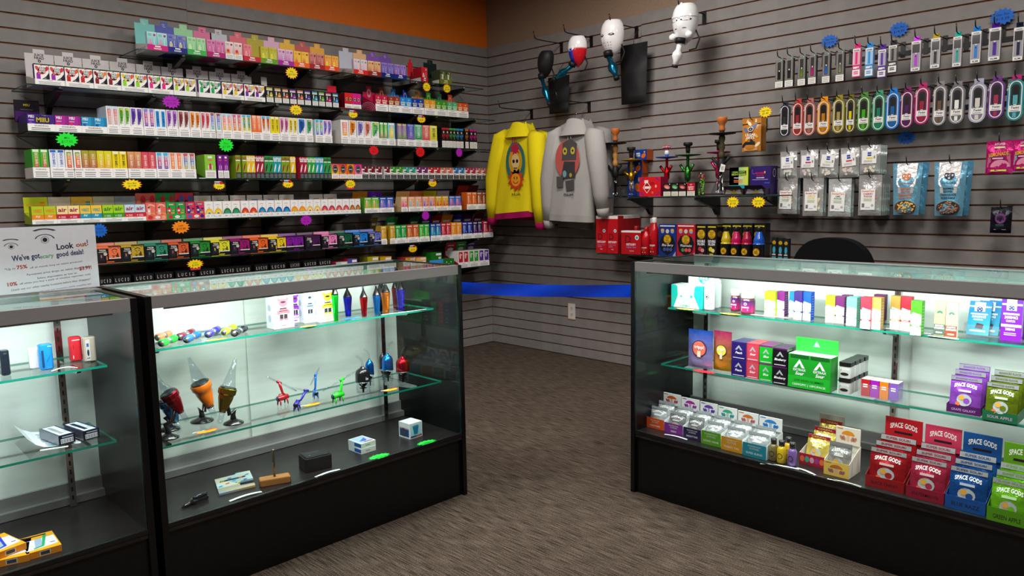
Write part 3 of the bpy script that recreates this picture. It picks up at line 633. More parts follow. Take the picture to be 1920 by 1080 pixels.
def d_esco(m, f, w_, h, style, c1, c2, c3, tc, top, bord):
    # style 0: white margin round a gradient bar; 1: colour melts into white below; 2: full bleed
    m.R(f, 0, 0, w_, h, bord, 1); lo = h * .34
    if style == 2: m.R(f, w_ * .03, lo * .96, w_ * .97, (h + lo) / 2, c3, 2, top=c2); m.R(f, w_ * .03, (h + lo) / 2, w_ * .97, h * .99, c2, 2, top=c1)
    elif style == 1:
        m.P(f, [(w_ * .12, lo + h * .06), (w_ * .3, lo), (w_ * .55, lo + h * .16), (w_ * .8, lo + h * .26), (w_ * .9, h * .7), (w_ * .86, h * .96), (w_ * .14, h * .96)], c1, 2); m.E(f, w_ * .42, h * .72, w_ * .2, h * .16, c2, 3, n=9); m.E(f, w_ * .6, h * .88, w_ * .2, h * .06, c3, 3, n=8)
    else: m.R(f, w_ * .2, lo * .98, w_ * .82, (h + lo) / 2, c3, 2, top=c2); m.R(f, w_ * .2, (h + lo) / 2, w_ * .82, h * .93, c2, 2, top=c1)
    if top: m.R(f, w_ * .12, h * .9, w_ * .88, h * .985, top, 3)
    m.T(f, 'ESCO BARS', w_ * .38, h * .67, w_ * .36, tc, 4, w=h * .42, rot=-90, bold=1)
    m.E(f, w_ / 2, h * .4, w_ * .22, h * .028, tc, 4, n=8, a0=.2, a1=2.9, inner=.5)
ESCO3 = [  # third shelf: px0 px1 style c1 c2 c3 text top border  lip  words
 (202.4, 225.3, 0, 'd82c34', 'e08a8c', 'd0b0b4', 'e8d0d0', 'b8dce8', 'f0ecec', 'white box with a fading red bar'), (225.3, 247.2, 1, '7cc43c', '5aa83c', 'e8c83c', '2c4a1c', '', 'f0ecec', 'white box with lime splashes'),
 (247.7, 270.1, 1, '6a3cb0', '4a2c98', '8a6ac8', '241a5c', '', 'f0ecec', 'white box with violet splashes'), (271.3, 292.5, 0, '7a3cb0', 'c8246c', '7a4cb4', 'f0dce8', '7a8ad4', 'efe9ee', 'white box with a purple-magenta bar'),
 (293, 313.8, 0, '1c9ae0', '1c8ed8', '1f96dc', '14386c', '', 'f0eef0', 'white box with a bright blue bar'), (314.9, 335.6, 1, 'a85cc4', '8a3cb0', 'd08ad8', '2c1a5c', '', 'f0ecec', 'white box with mauve splashes'),
 (336.7, 357.4, 1, '9a4a44', '7a2c30', 'b87068', '3c1416', '', 'f0ecec', 'white box with brick brown splashes'), (358.5, 378, 1, 'f08a1c', 'd86a14', 'f4b44c', '4a2208', '', 'f0ecec', 'white box with amber splashes'),
 (379.2, 396.2, 1, 'e05a6a', 'c83c50', 'f09aa4', '8a1c34', '', 'f0ecec', 'white box with rose splashes'), (396.4, 404.9, 0, '5a2cb0', '3c6ac8', '7ac8b8', 'e8e0f4', 'b05a50', 'f0ecec', 'white box with an indigo-teal bar'), (407.2, 417, 0, '5a2cb0', '3c6ac8', '7ac8b8', 'e8e0f4', 'b05a50', 'f0ecec', 'white box with an indigo-teal bar'),
 (418.1, 436.5, 0, 'e85a9a', 'f0705c', 'f4b43c', 'f4e0d0', '9ccce8', 'f0ecec', 'white box with a pink-orange bar'), (437.3, 455.2, 0, 'c01c5c', 'd8343c', 'ec8a2c', 'f4e0d0', 'd0689c', 'f0ecec', 'white box with a crimson-orange bar'),
 (455.4, 473.2, 0, 'f0c81c', '8acaa8', 'f0d83c', '2c4a3c', '28b4e4', 'f0ecec', 'white box with a yellow-aqua bar'), (474.4, 492, 2, 'f49a6c', 'f4824c', 'ee6a2c', 'f8dcc4', 'f4ccb4', 'f08a5c', 'full orange box'), (492.2, 508.8, 0, 'e0382c', 'f0882c', 'f6e8e0', '7a2c14', '3cb4e4', 'f0ecec', 'white box with a red-amber bar'),
 (509, 525.5, 2, 'f0d80c', 'e8cc0c', 'f0dc14', '2c2808', 'f0ecd0', 'f0d820', 'full yellow box'), (526.6, 543.3, 1, 'd46aa0', 'b8488a', 'e8a8c8', '5c1440', '', 'f0ecec', 'white box with pink splashes'), (543.3, 559.4, 1, 'f0d828', 'e0c020', 'f4e878', '3c3408', '', 'f0ecd8', 'white box with yellow splashes'),
 (560, 575, 1, '1c64c4', '144ca0', '3c8ae0', '0c1a3c', '', 'f0ecec', 'white box with dripping blue print'), (575.4, 588, 1, '5cb47c', '3c9a64', 'e8a088', '143c24', '', 'f0ecec', 'white box with sea green splashes'), (592.6, 608, 0, 'd82c2c', '3cb03c', '7a2cc8', 'f0e8f0', '28b4e4', 'cfeaf4', 'sky-topped box with a rainbow bar'), (607.8, 623.4, 1, '9a5cc8', '6a9ae0', 'd08ad0', '4a2468', '', 'f0eaf0', 'white box with lilac splashes'),
 (640.4, 655.2, 0, 'e0645c', 'ea8a7c', 'f0b43c', 'fae0d8', 'f0ecec', 'f0ecec', 'white box with a salmon bar'), (655.7, 669.8, 1, 'f0922c', 'd8701c', 'f4bc6c', '5c2c08', '', 'f0ecec', 'white box with tangerine splashes'), (670.6, 684, 1, '9a8ad0', '7a68b8', 'c4b8e4', '3c2c6c', '', 'f0ecec', 'white box with lavender splashes'), (684.3, 697.2, 1, 'e0907c', 'c8705c', 'f0b8a4', '6c2c1c', '', 'f0ecec', 'white box with peach splashes'),
 (697.7, 712.3, 1, '5cc43c', '8ad05c', 'e8dc3c', '1c4c8c', '', 'f0ecec', 'white box with fresh green splashes'), (713, 728.4, 0, '2c9a2c', '9acc6c', 'e86a9a', 'f0f4d8', 'f0f0e0', '3cae3c', 'green box with a pale melon bar'), (728.7, 741.8, 0, '3ca4d8', 'e8d83c', 'f4c81c', 'f4f0d0', 'f0f0f0', '8cd0e8', 'light blue box with a yellow bar'),
 (746.2, 764, 2, '8a5ca8', 'a08aa0', '7a9a3c', 'c8b8cc', 'd8c85c', '6c6c98', 'dull purple-green patterned box'), (764.4, 778, 2, '3c50b4', '5c5cb8', '8a5cac', 'b4b8e0', '8a9ad8', '404c9c', 'dull blue-violet patterned box'), (778.5, 793, 2, '3c9a5c', '6cb48c', '2c8a4c', 'd0ecd8', 'a8dcbc', '8cd0ac', 'sea green box'), (793.4, 806.8, 2, 'e0585c', 'e8786c', 'd84c50', 'f8d8d0', 'f0b0a8', 'e8706c', 'coral red box'), (807.2, 820.8, 2, 'e8e05c', 'e0d84c', 'd8d04c', '4c4818', 'f0ec9c', 'e0d84c', 'lemon yellow box'),
]
def esco(i, rows, lip, h):
    for a, b_, st, c1, c2, c3, tc, top, bord, n_ in rows:
        pair = (b_ - a) > 11.5 and (b_ - a) > 15.2
        tray(i, a, b_, lip, 'f0ecea', f'tray holding the {n_}', front=warn, hd=.16, side='efe8e2', sb=lip)
        k = 2 if pair else 1
        for q in range(k):
            p = a + (b_ - a) * q / k; r_ = a + (b_ - a) * (q + 1) / k
            put_box('esco', i, p + .15, r_ - .15, h, 0.15, d_esco, (st, c1, c2, c3, tc, top, bord), 'tall slim ' + n_, name='slim_vape_box', body=bord)
esco(2, [r for r in ESCO3 if r[0] < 630], .045, .143); esco(2, [r for r in ESCO3 if r[0] > 630], .046, .152)
def d_dark(m, f, w_, h, c1):
    m.R(f, 0, 0, w_, h, '17141a', 1); m.R(f, 0, h * .9, w_, h, c1, 2); m.R(f, 0.0005, 0.001, w_ - .0005, h * .34, 'ece8e6', 2); m.lines(f, w_ * .12, h * .04, w_ * .9, h * .3, 5, '908c8c', 3, .35)
    m.E(f, w_ / 2, h * .78, w_ * .2, h * .06, 'c8b8a8', 3, n=8); m.R(f, w_ * .36, h * .44, w_ * .64, h * .7, mix(c1, 'K', .45), 3); m.P(f, [(w_ * .1, h * .7), (w_ * .36, h * .6), (w_ * .1, h * .5)], c1, 3); m.P(f, [(w_ * .9, h * .74), (w_ * .66, h * .6), (w_ * .9, h * .56)], c1, 3)
for a, b_, c1, n_ in ((829.4, 843.6, 'c01c30', 'red'), (843.6, 856, '3c9a4c', 'green'), (856, 869.8, '1c8ac8', 'blue'), (873, 879.5, 'b8641c', 'amber'), (881.4, 895.3, 'c01c8a', 'magenta')):
    k = 1 if b_ - a < 8 else 2
    for q in range(k): put_box('dark', 2, a + (b_ - a) * q / k + .1, a + (b_ - a) * (q + 1) / k - .1, .143, .15, d_dark, (c1,), f'tall black box with {n_} accents', name='slim_vape_box', body='1a161a')
# --- fourth shelf
ESCO4 = [(63.5, 94.5, 0, '4cae3c', '8a9a3c', 'c01c3c', 'f0d8b0', 'e8ecd8', '3fae2c', 'green box with a green-red bar'), (96.3, 125, 0, 'eeeef4', 'eceef6', 'f0f0f6', '1c50b0', '1c64c0', 'e8eaf4', 'white box with blue lettering'),
 (125.5, 140.2, 0, '5cac3c', 'e8742c', 'd8241c', 'f8e8d0', '', 'f0ece6', 'white box with a green-red bar'), (141.6, 156, 0, '5cac3c', 'e8742c', 'd8241c', 'f8e8d0', '', 'f0ece6', 'white box with a green-red bar'), (156.5, 184.4, 2, 'a0a42c', 'c0883c', 'b4584c', 'f0dcb8', '', 'b0943c', 'olive to brown box'),
 (184.9, 212.8, 2, 'e0d41c', 'e8c81c', 'e8a02c', 'f6ecac', '', 'e0cc20', 'yellow to gold box'), (213.4, 240.7, 2, 'f0d410', 'f0d410', 'f0d410', '241c08', 'f0ecd4', 'f0d410', 'bright yellow box with black lettering'), (242.3, 268, 2, 'e0a060', 'd0805c', 'c0604c', 'f6e0c4', '', 'd89060', 'tan to brown box'),
 (268.5, 294.5, 2, 'd8485c', 'd84a54', 'd8505c', 'f8d8d4', '', 'd8485c', 'raspberry red box'), (295.7, 319.8, 0, '1ca4d8', 'd01c5c', '4a1c9a', 'f0e0f0', '38b8dc', 'eceaf2', 'white box with a cyan-magenta bar'), (320.4, 344.5, 0, 'f06a3c', 'f0742c', 'ee7c34', 'fae0c8', 'f08a5c', 'f0ece6', 'white box with an orange bar'), (345, 368.6, 0, 'c82434', '2c6ac0', 'c8bc2c', 'f0e8dc', 'd05c5c', 'eeecec', 'white box with a red-blue-yellow bar')]
esco(3, ESCO4, .052, .140)
def d_lime(m, f, w_, h, c1, c2):
    m.R(f, 0, 0, w_, h, c1, 1); m.R(f, 0.0005, 0.001, w_ - .0005, h * .33, 'f0ecea', 2); m.lines(f, w_ * .12, h * .05, w_ * .9, h * .28, 4, '908c8c', 3, .35)
    m.R(f, w_ * .3, h * .85, w_ * .7, h * .93, 'f0ecf0', 2); m.R(f, w_ * .3, h * .75, w_ * .7, h * .79, 'e8505c', 2); m.R(f, w_ * .4, h * .38, w_ * .6, h * .62, c2, 2); m.R(f, w_ * .3, h * .36, w_ * .36, h * .55, 'ece8ec', 2); m.R(f, w_ * .64, h * .36, w_ * .7, h * .55, 'ece8ec', 2)
tray(3, 373.5, 385.5, 0.004, 'dcd6d2', 'opened white carton beside the lime box', 'cfc8c4', hh=.142, hd=.19, side='3c5a1c', sb=.05, tilt=.1)
put_box('lime', 3, 386, 406.5, .135, .12, d_lime, ('8cc43c', 'c81c6a'), 'lime green box with a magenta device', name='slim_vape_box', body='7ab030')
for p, r_ in ((410, 420.4), (420.7, 431)): put_box('lime', 3, p, r_, .135, .12, d_lime, ('7a1288', 'a82cb4'), 'deep purple box with white lettering', name='slim_vape_box', body='6a1078')
tray(3, 409.6, 431.4, 0.003, '6a0f4a', 'plum carton with a raised back card', '5c0f3c', hh=.17, hd=.2, hw=(-.6, .3), sb=.003)
def d_leaf(m, f, w_, h, c1, c2):
    m.R(f, 0, 0, w_, h, c1, 1); m.R(f, 0, 0, w_, h * .26, '26282c', 2); m.lines(f, w_ * .1, h * .03, w_ * .9, h * .22, 4, '9a9ca0', 3, .35)
    for q in (-1, 1):
        for k in range(3): m.E(f, w_ * (.5 + q * (.12 + .15 * k)), h * (.9 - k * .02), w_ * .06, h * .09, c2, 2, n=7, tilt=q * -.5)
    m.R(f, w_ * .04, h * .76, w_ * .96, h * .8, 'f2ece4', 3); m.E(f, w_ * .5, h * .78, w_ * .2, h * .025, 'W', 4, n=8)
    m.E(f, w_ * .42, h * .47, w_ * .16, h * .2, c2, 2, n=10, tilt=-.25); m.E(f, w_ * .5, h * .5, w_ * .42, h * .26, mix(c1, 'K', .25), 2, n=12, a0=0, a1=PI, inner=.88)
for a, b_, c1, c2, n_ in ((443.8, 453.5, '86a41c', '9a1c34', 'olive and red'), (456.4, 464.4, '86a41c', '9a1c34', 'olive and red'), (464.4, 480.5, 'ecc024', 'f2ece4', 'yellow and white'), (481.7, 497, 'a8143c', 'f2ece4', 'crimson and white'), (497.7, 514.4, '2c9a4c', '3a1424', 'green and plum'), (514.4, 529.3, '1c9aac', 'f0ece6', 'teal and white'), (529.7, 544.8, '86a01c', '8c1c30', 'olive and red'), (546, 556, 'ecc024', 'f2ece4', 'yellow and white'),
                          (563.8, 578, 'a8143c', 'f2ece4', 'crimson and white'), (578, 593, '2ca43c', 'f2ece4', 'green and white'), (593, 608, '1c9ab4', 'f0ece6', 'teal and white'), (608.5, 622.3, '2ca04c', '3a1424', 'green and plum')):
    k = 1 if b_ - a < 11 else 2
    for q in range(k): put_box('leaf', 3, a + (b_ - a) * q / k + .1, a + (b_ - a) * (q + 1) / k - .1, .135, .15, d_leaf, (c1, c2), f'tall {n_} leaf-print box with a black label', name='slim_vape_box', body=c1)
def d_oval(m, f, w_, h, c1, c2):
    m.R(f, 0, 0, w_, h, c2, 1, top=c1); m.R(f, 0, 0, w_, h * .3, 'f0ece8', 2); m.lines(f, w_ * .1, h * .06, w_ * .9, h * .24, 3, '8a8688', 3, .35)
    m.E(f, w_ / 2, h * .65, w_ * .34, h * .28, '1c1a20', 2, n=16); m.E(f, w_ / 2, h * .65, w_ * .26, h * .22, '8a8c90', 3, n=14, inner=.86); m.R(f, w_ * .3, h * .6, w_ * .7, h * .68, 'a8a8ac', 3)
for p, r_, c1, c2, n_ in ((622.6, 636.7, 'e8405c', 'f0d81c', 'red to yellow'), (637.5, 651.2, 'e02c34', 'f0a03c', 'red to peach'), (651.7, 665.2, 'f08a14', 'e85014', 'deep orange'), (665.7, 679.5, 'e0148c', 'f08ab0', 'fuchsia')):
    put_box('oval', 3, p, r_, .095, .1, d_oval, (c1, c2), f'{n_} box with a black oval emblem', body=c2)
tray(3, 624, 650, 0.003, 'e86a2c', 'torn open orange carton with grey inside flaps', 'a8a09c', hh=.14, hd=.2, side='d8a02c', hw=(.3, .95))
def d_jar(m, f, w_, h, c1):
    m.R(f, 0, 0, w_, h, 'eee8e6', 1); m.R(f, w_ * .04, 0.001, w_ * .96, h * .36, '18181c', 2); m.T(f, 'WARNING:', w_ / 2, h * .26, h * .06, 'c8c4c4', 3); m.lines(f, w_ * .1, h * .05, w_ * .9, h * .22, 3, '8a888c', 3, .35)
    m.R(f, 0, h * .8, w_, h, mix(c1, 'K', .25), 2); m.R(f, w_ * .4, h * .5, w_ * .92, h * .84, c1, 3); m.R(f, w_ * .46, h * .84, w_ * .6, h * .96, 'c8d4dc', 4); m.E(f, w_ * .3, h * .62, w_ * .26, h * .07, mix(c1, 'K', .4), 3, n=8); m.R(f, w_ * .06, h * .42, w_ * .4, h * .47, mix(c1, 'K', .3), 3)
JP = [(679.5, 692), (692.4, 705.3), (705.6, 717.4), (721.5, 732.8), (733.1, 745), (745, 757.3), (757.8, 769.3), (769.3, 781), (781.6, 792.7), (792.7, 803.9), (804.2, 815.6), (815.6, 827.3), (828, 839.2), (839.2, 850.7), (850.7, 861.5), (861.5, 872), (873, 883.1), (883.1, 893.5), (893.9, 904.1), (904.1, 914.6)]
JC = ['7a1424'] * 4 + ['3c9a1c'] * 2 + ['2ca08a'] * 2 + ['7a1c6a'] * 2 + ['c81c24'] * 2 + ['d8785c'] * 2 + ['1478c0'] * 2 + ['c01c4c'] * 2 + ['d86a60'] * 2
JN = ['maroon'] * 4 + ['green'] * 2 + ['teal'] * 2 + ['plum'] * 2 + ['red'] * 2 + ['peach'] * 2 + ['blue'] * 2 + ['ruby'] * 2 + ['salmon'] * 2
for (p, r_), c1, n_ in zip(JP, JC, JN): put_box('jar', 3, p + .1, r_ - .1, .083, .12, d_jar, (c1,), f'squat white box showing a {n_} device', body='e6e0de')
# --- fifth shelf
def d_air(m, f, w_, h, big, c1, c2, tc):
    m.R(f, 0, 0, w_, h, c1, 1); m.R(f, 0, 0, w_, h * .52, c2, 2)
    if big: m.T(f, 'air', w_ / 2, h * .66, h * .24, tc, 3, w=w_ * .74, bold=1); m.lines(f, w_ * .3, h * .28, w_ * .84, h * .42, 2, mix(c2, 'W', .7), 3); m.E(f, w_ * .2, h * .35, w_ * .05, h * .05, mix(c1, 'W', .3), 3, n=7)
    else: m.T(f, 'VIBEZ', w_ / 2, h * .66, h * .17, tc, 3, w=w_ * .72, bold=1); m.T(f, 'Air', w_ / 2, h * .36, h * .13, 'e8e6d0', 3, w=w_ * .4, bold=1)
    m.R(f, 0, 0, w_, h * .24, 'f2eeec', 4); m.lines(f, w_ * .06, h * .03, w_ * .94, h * .2, 3, '77757a', 5, .35)
for a, b_, big, c1, c2, tc, ch, n_ in ((61.2, 107.6, 0, 'b4c81c', 'ee8a14', 'e8801c', 'c4cc14', 'lime and orange'), (108.3, 151.4, 1, 'f6dc98', 'c4123c', '9a1450', 'c9bfae', 'cream and red'), (152, 193.3, 0, 'f4c83c', '1c96b8', '4a98a0', 'e8b93a', 'yellow and teal'), (193.9, 234.6, 1, 'a8d41c', '3c9a1c', '2c7a2c', 'c5bda8', 'two-tone green'), (235.2, 274.4, 1, 'c4dcec', 'd01c34', 'a8123c', 'a4aeb8', 'pale blue and red')):
    tray(4, a, b_, 0.022, 'f0ecea', f'{n_} carton with an opened lid', ch, hh=.135, front=warn, hd=.15, side=mix(c1, 'K', .2), hprint=(lambda m, f, w_, h, t, c=c2: (m.T(f, 'Air', w_ * .2, h * .4, .014, c, 1), m.T(f, 'Vibez', w_ * .5, h * .4, .012, c, 1), m.lines(f, w_ * .66, h * .35, w_ * .92, h * .7, 2, c, 1, .7))) if not big else None)
    mid = (a + b_) / 2
    for p, r_ in ((a, mid), (mid, b_)): put_box('air', 4, p + .3, r_ - .3, 0.087, 0.05, d_air, (big, c1, c2, tc), f'{n_} box with rounded lettering', body=c1)
def d_fruit(m, f, w_, h, c1, c2, c3, dv):
    m.R(f, 0, 0, w_, h, c1, 1); rd = random.Random(len(c1) + int(c1[:2], 16))
    for k in range(10): m.E(f, rd.uniform(.12, .88) * w_, rd.uniform(.08, .92) * h, w_ * rd.uniform(.09, .17), w_ * rd.uniform(.09, .15), c2 if k % 2 else c3, 2 + k % 2, n=9)
    m.R(f, w_ * .16, h * .3, w_ * .46, h * .68, dv, 4); m.R(f, w_ * .24, h * .68, w_ * .38, h * .76, '24181c', 4); m.E(f, w_ * .31, h * .52, w_ * .11, h * .06, 'f0ecec', 5, n=9); m.R(f, w_ * .5, h * .34, w_ * .86, h * .42, mix(c3, 'Y', .5), 4); m.R(f, w_ * .3, h * .84, w_ * .8, h * .9, mix(c2, 'W', .5), 4)
for a, b_, c1, c2, c3, dv, n_ in ((275, 313.3, 'e86a5c', 'f0a080', 'c82c34', 'f0b4ac', 'coral peach'), (313.5, 349, '1f9a44', '6ab46c', 'c8283c', 'e01c3c', 'green strawberry'), (349.6, 384.7, 'd8344c', '34246c', '4a64a8', '3c2488', 'red and indigo plum')):
    fp = lambda m, f, w_, h, c=(c1, c2, c3): (m.E(f, w_ * .2, h * .5, w_ * .12, h * .36, c[2], 1, n=9), m.E(f, w_ * .55, h * .5, w_ * .14, h * .26, 'e8e0d8', 1, n=10), m.E(f, w_ * .85, h * .5, w_ * .1, h * .34, c[1], 1, n=9), m.R(f, w_ * .35, h * .08, w_ * .9, h * .2, mix(c[1], 'W', .3), 1))
    hp = lambda m, f, w_, h, t, c=(c1, c2, c3): [m.E(f, w_ * (.15 + .23 * k), h * (.35 + .3 * (k % 2)), w_ * .13, h * .22, c[1 + k % 2], 1 + k % 2, n=10) for k in range(4)]
    tray(4, a, b_, 0.032, c1, f'{n_} print carton with a raised lid', mix(c1, 'K', .12), hh=.15, front=fp, hd=.16, hprint=hp, tilt=.1)
    mid = (a + b_) / 2
    for p, r_ in ((a, mid), (mid, b_)): put_box('fruit', 4, p + .3, r_ - .3, 0.095, 0.05, d_fruit, (c1, c2, c3, dv), f'{n_} print box', body=c1)
def d_wave(m, f, w_, h, c1, c2, c3):
    m.R(f, 0, 0, w_, h, 'f0ecea', 1); lo = h * .25
    for k, (c, rx, ry) in enumerate(((c1, .46, .34), (mix(c1, c2, .5), .36, .27), (c2, .26, .19), (c3, .14, .1))): m.E(f, w_ * .52, lo, w_ * rx, h * ry, c, 2 + k, n=12, a0=0, a1=PI)
    m.R(f, 0, lo - .001, w_ * .1, lo + .003, c1, 2); m.R(f, w_ * .94, lo - .001, w_, lo + .003, c1, 2)
    m.E(f, w_ * .44, h * .78, w_ * .14, h * .05, '6a6670', 2, n=8, a0=.3, a1=3.4, inner=.7); m.E(f, w_ * .6, h * .82, w_ * .14, h * .04, '6a6670', 2, n=8, a0=3.2, a1=6, inner=.7); m.R(f, w_ * .42, h * .64, w_ * .58, h * .67, 'a09ca4', 2)
def lip_wave(m, f, w_, h):
    for q in (.18, .82): m.lines(f, w_ * (q - .1), h * .4, w_ * (q + .1), h * .75, 2, '8a8890', 1)
    m.E(f, w_ * .46, h * .55, w_ * .1, h * .18, '55525c', 1, n=8, a0=.3, a1=3.4, inner=.75); m.E(f, w_ * .58, h * .58, w_ * .1, h * .18, '55525c', 1, n=8, a0=3.2, a1=6, inner=.75); m.R(f, w_ * .05, h * .14, w_ * .95, h * .18, 'a4c4d8', 1)
def h_wave(c1, c2):
    return lambda m, f, w_, h, t: (m.lines(f, w_ * .28, h * .56, w_ * .72, h * .66, 1, c1, 1, .6), m.lines(f, w_ * .36, h * .4, w_ * .64, h * .5, 1, c2, 1, .6))
for a, b_, c1, c2, c3, n_, lid in ((384.9, 418.5, 'f0b41c', 'f0d85c', '2c78c0', 'yellow', 1), (419, 451.8, '1c6a3c', '3ca05c', '2c8ac8', 'green', 1), (453, 483.8, 'd02430', 'e8502c', 'e8c03c', 'red', 1), (485, 515.6, '145ca0', '2ca0d0', 'ee6a5c', 'cerulean', 1), (516.3, 545.6, '1a3c9a', '2c94d0', '4cae4c', 'cobalt', 1), (546, 574.8, 'f0841c', 'f4ac2c', '9ac43c', 'orange', 1), (575, 602.5, 'e8b43c', 'f6e4a0', 'd8404c', 'pale yellow', 0), (603, 629.8, 'b8144c', 'e05a6c', 'e8c83c', 'crimson', 1), (630, 656, 'c0242c', 'e07078', 'f0c8c0', 'rose red', 1), (656.3, 676.9, '8a3414', 'd88a2c', '8aa83c', 'rust and olive', 0)):
    tray(4, a, b_, 0.024, 'f0ecea', f'white carton of {n_} wave boxes', 'd4cdc8' if lid else None, hh=.132, front=lip_wave, hd=.15, hprint=h_wave(c1, c2), side='e4deda', hw=(.02, .98))
    mid = (a + b_) / 2
    for p, r_ in ((a, mid), (mid, b_)): put_box('wave', 4, p + .2, r_ - .2, 0.096, 0.05, d_wave, (c1, c2, c3), f'white box with a {n_} wave', body='ece6e4')
def d_pod(m, f, w_, h, c1, c2, c3):
    m.R(f, 0, 0, w_, h, c2, 1, top=c1); m.R(f, 0, 0, w_, h * .3, 'f0ecea', 2); m.lines(f, w_ * .06, h * .05, w_ * .94, h * .24, 3, '85838a', 3, .35)
    m.R(f, w_ * .12, h * .88, w_ * .88, h * .95, mix(c1, 'W', .65), 2); m.R(f, w_ * .2, h * .34, w_ * .46, h * .74, c3, 2, top=mix(c3, 'W', .4)); m.E(f, w_ * .33, h * .77, w_ * .1, h * .05, mix(c3, 'W', .7), 3, n=8); m.R(f, w_ * .6, h * .4, w_ * .66, h * .8, mix(c1, 'W', .5), 2); m.E(f, w_ * .78, h * .42, w_ * .11, h * .06, mix(c3, 'R', .4), 2, n=8); m.R(f, w_ * .66, h * .62, w_ * .9, h * .66, mix(c2, 'K', .4), 2)
def pods(i, rows, h, lip, hh, hd=.16, tilt=0.25):
    for a, b_, c1, c2, c3, ch, n_ in rows:
        hp = lambda m, f, w_, h_, t, c=ch: (m.lines(f, w_ * .16, h_ * .6, w_ * .84, h_ * .76, 1, mix(c, 'W', .55), 1, .8), m.lines(f, w_ * .36, h_ * .3, w_ * .64, h_ * .42, 1, mix(c, 'W', .55), 1, .8)) if i > 4 else m.E(f, w_ / 2, h_ * .5, .016, .016, mix(c, 'W', .45), 1, n=14, inner=.86)
        tray(i, a, b_, lip, 'f0ecea', f'{n_} carton with a folded-back lid', ch or None, hh=hh, front=warn, hd=hd, hprint=hp, side=mix(c1, 'K', .2), tilt=tilt)
        k = 1 if b_ - a < 12 else 2
        for q in range(k): put_box('pod', i, a + (b_ - a) * q / k + .2, a + (b_ - a) * (q + 1) / k - .2, h, 0.06, d_pod, (c1, c2, c3), f'{n_} box with a device picture', body=c1)
pods(4, [(684.2, 711.8, '5cac2c', '9ac43c', 'e8a04c', 'c87a14', 'apple green'), (712.5, 739, '1c4cb0', '5c7cd0', 'c06ad0', '5a1ca0', 'sapphire blue'), (753, 764.8, 'f0c890', 'e83c9a', 'e81c8c', '', 'peach and pink'), (766.2, 791.9, 'f0a07c', 'f0b88c', '5cc4d0', 'e8b878', 'peach and aqua'), (792.6, 816.8, 'f09a7c', 'e8906c', '3c6ae0', 'd8804c', 'salmon and blue'), (817.5, 841.7, 'e0b414', 'e0701c', 'd02c1c', 'c8c41c', 'mustard and red'), (842.6, 865.6, '2c6ac8', '8a5cc0', 'f05c9a', 'b8aab4', 'blue and pink')], .103, .031, .145)
pods(4, [(875.9, 894.9, 'e0641c', 'd8581c', 'f0a070', '8a2c10', 'pumpkin orange'), (895.2, 914.3, '8a4424', 'a85c34', 'e8b890', '5c2410', 'cocoa brown')], .13, .036, .185, tilt=.5)
# --- sixth shelf
def d_face(m, f, w_, h, c1):
    f, h = F(f.p(0, .024)), h - .024
    m.R(f, 0, 0, w_, h, c1, 1); m.R(f, 0, h * .93, w_, h, mix(c1, 'K', .8), 2); m.R(f, 0, 0, w_, h * .07, 'ece8e4', 2); k = mix(c1, 'K', .88)
    m.R(f, w_ * .1, h * .84, w_ * .26, h * .88, k, 2); m.R(f, w_ * .76, h * .85, w_ * .92, h * .89, k, 2)
    m.E(f, w_ * .5, h * .6, w_ * .26, h * .22, k, 2, n=12, a0=.3, a1=2.9, inner=.72); m.E(f, w_ * .36, h * .55, w_ * .08, h * .03, k, 3, n=7); m.E(f, w_ * .62, h * .56, w_ * .08, h * .03, k, 3, n=7)
    m.E(f, w_ * .48, h * .3, w_ * .24, h * .1, k, 3, n=10, a0=3.4, a1=6.1, inner=.55); m.P(f, [(w_ * .58, h * .12), (w_ * .86, h * .1), (w_ * .78, h * .5), (w_ * .7, h * .46)], k, 3); m.E(f, w_ * .44, h * .42, w_ * .06, h * .03, k, 3, n=6); m.P(f, [(w_ * .24, h * .1), (w_ * .5, h * .1), (w_ * .4, h * .2)], k, 3)
def d_tyson(m, f, w_, h, c1, xf):
    m.R(f, 0, h * .88, xf, h, c1, 2); m.T(f, 'TYSON', w_ * .26, h * .73, h * .1, 'e8e4dc', 3, w=w_ * .26, bold=1); m.R(f, w_ * .1, h * .66, w_ * .42, h * .69, 'd8d4cc', 3)
    m.E(f, w_ * .36, h * .56, w_ * .085, h * .09, 'c8c0b4', 3, n=10); m.R(f, w_ * .12, h * .22, w_ * .3, h * .6, '24283a', 3); m.R(f, w_ * .18, h * .36, w_ * .22, h * .52, c1, 4); m.R(f, w_ * .4, h * .2, w_ * .44, h * .44, c1, 3)
TY = [(181.5, 228.6, 205.6, 'f0784c', 'salmon'), (228.8, 271.6, 248.6, 'c0a030', 'gold'), (272.2, 316.4, 294.6, '2c8a6c', 'teal'), (317, 356, 336.2, 'd85c30', 'rust orange'), (358.3, 395.5, 376.3, '1f8a2c', 'green'), (396.4, 432.6, 413, 'e0dc2c', 'lemon'), (433, 470, 451.5, '98106a', 'magenta'), (470, 503.8, 486, 'f0641c', 'bright orange'), (504.3, 537.6, 520.8, 'f0cc1c', 'yellow'), (538.2, 570.6, 554.3, '8412a0', 'purple'), (572.6, 601.8, 587, '4c1450', 'dark plum'), (604, 633.3, 617.6, 'f084c0', 'pink'), (633.9, 662, 647.3, '0f5c3c', 'bottle green'), (663, 690.6, 675.8, '1c84e0', 'bright blue'), (691, 717, 703.5, '6c74c8', 'periwinkle')]
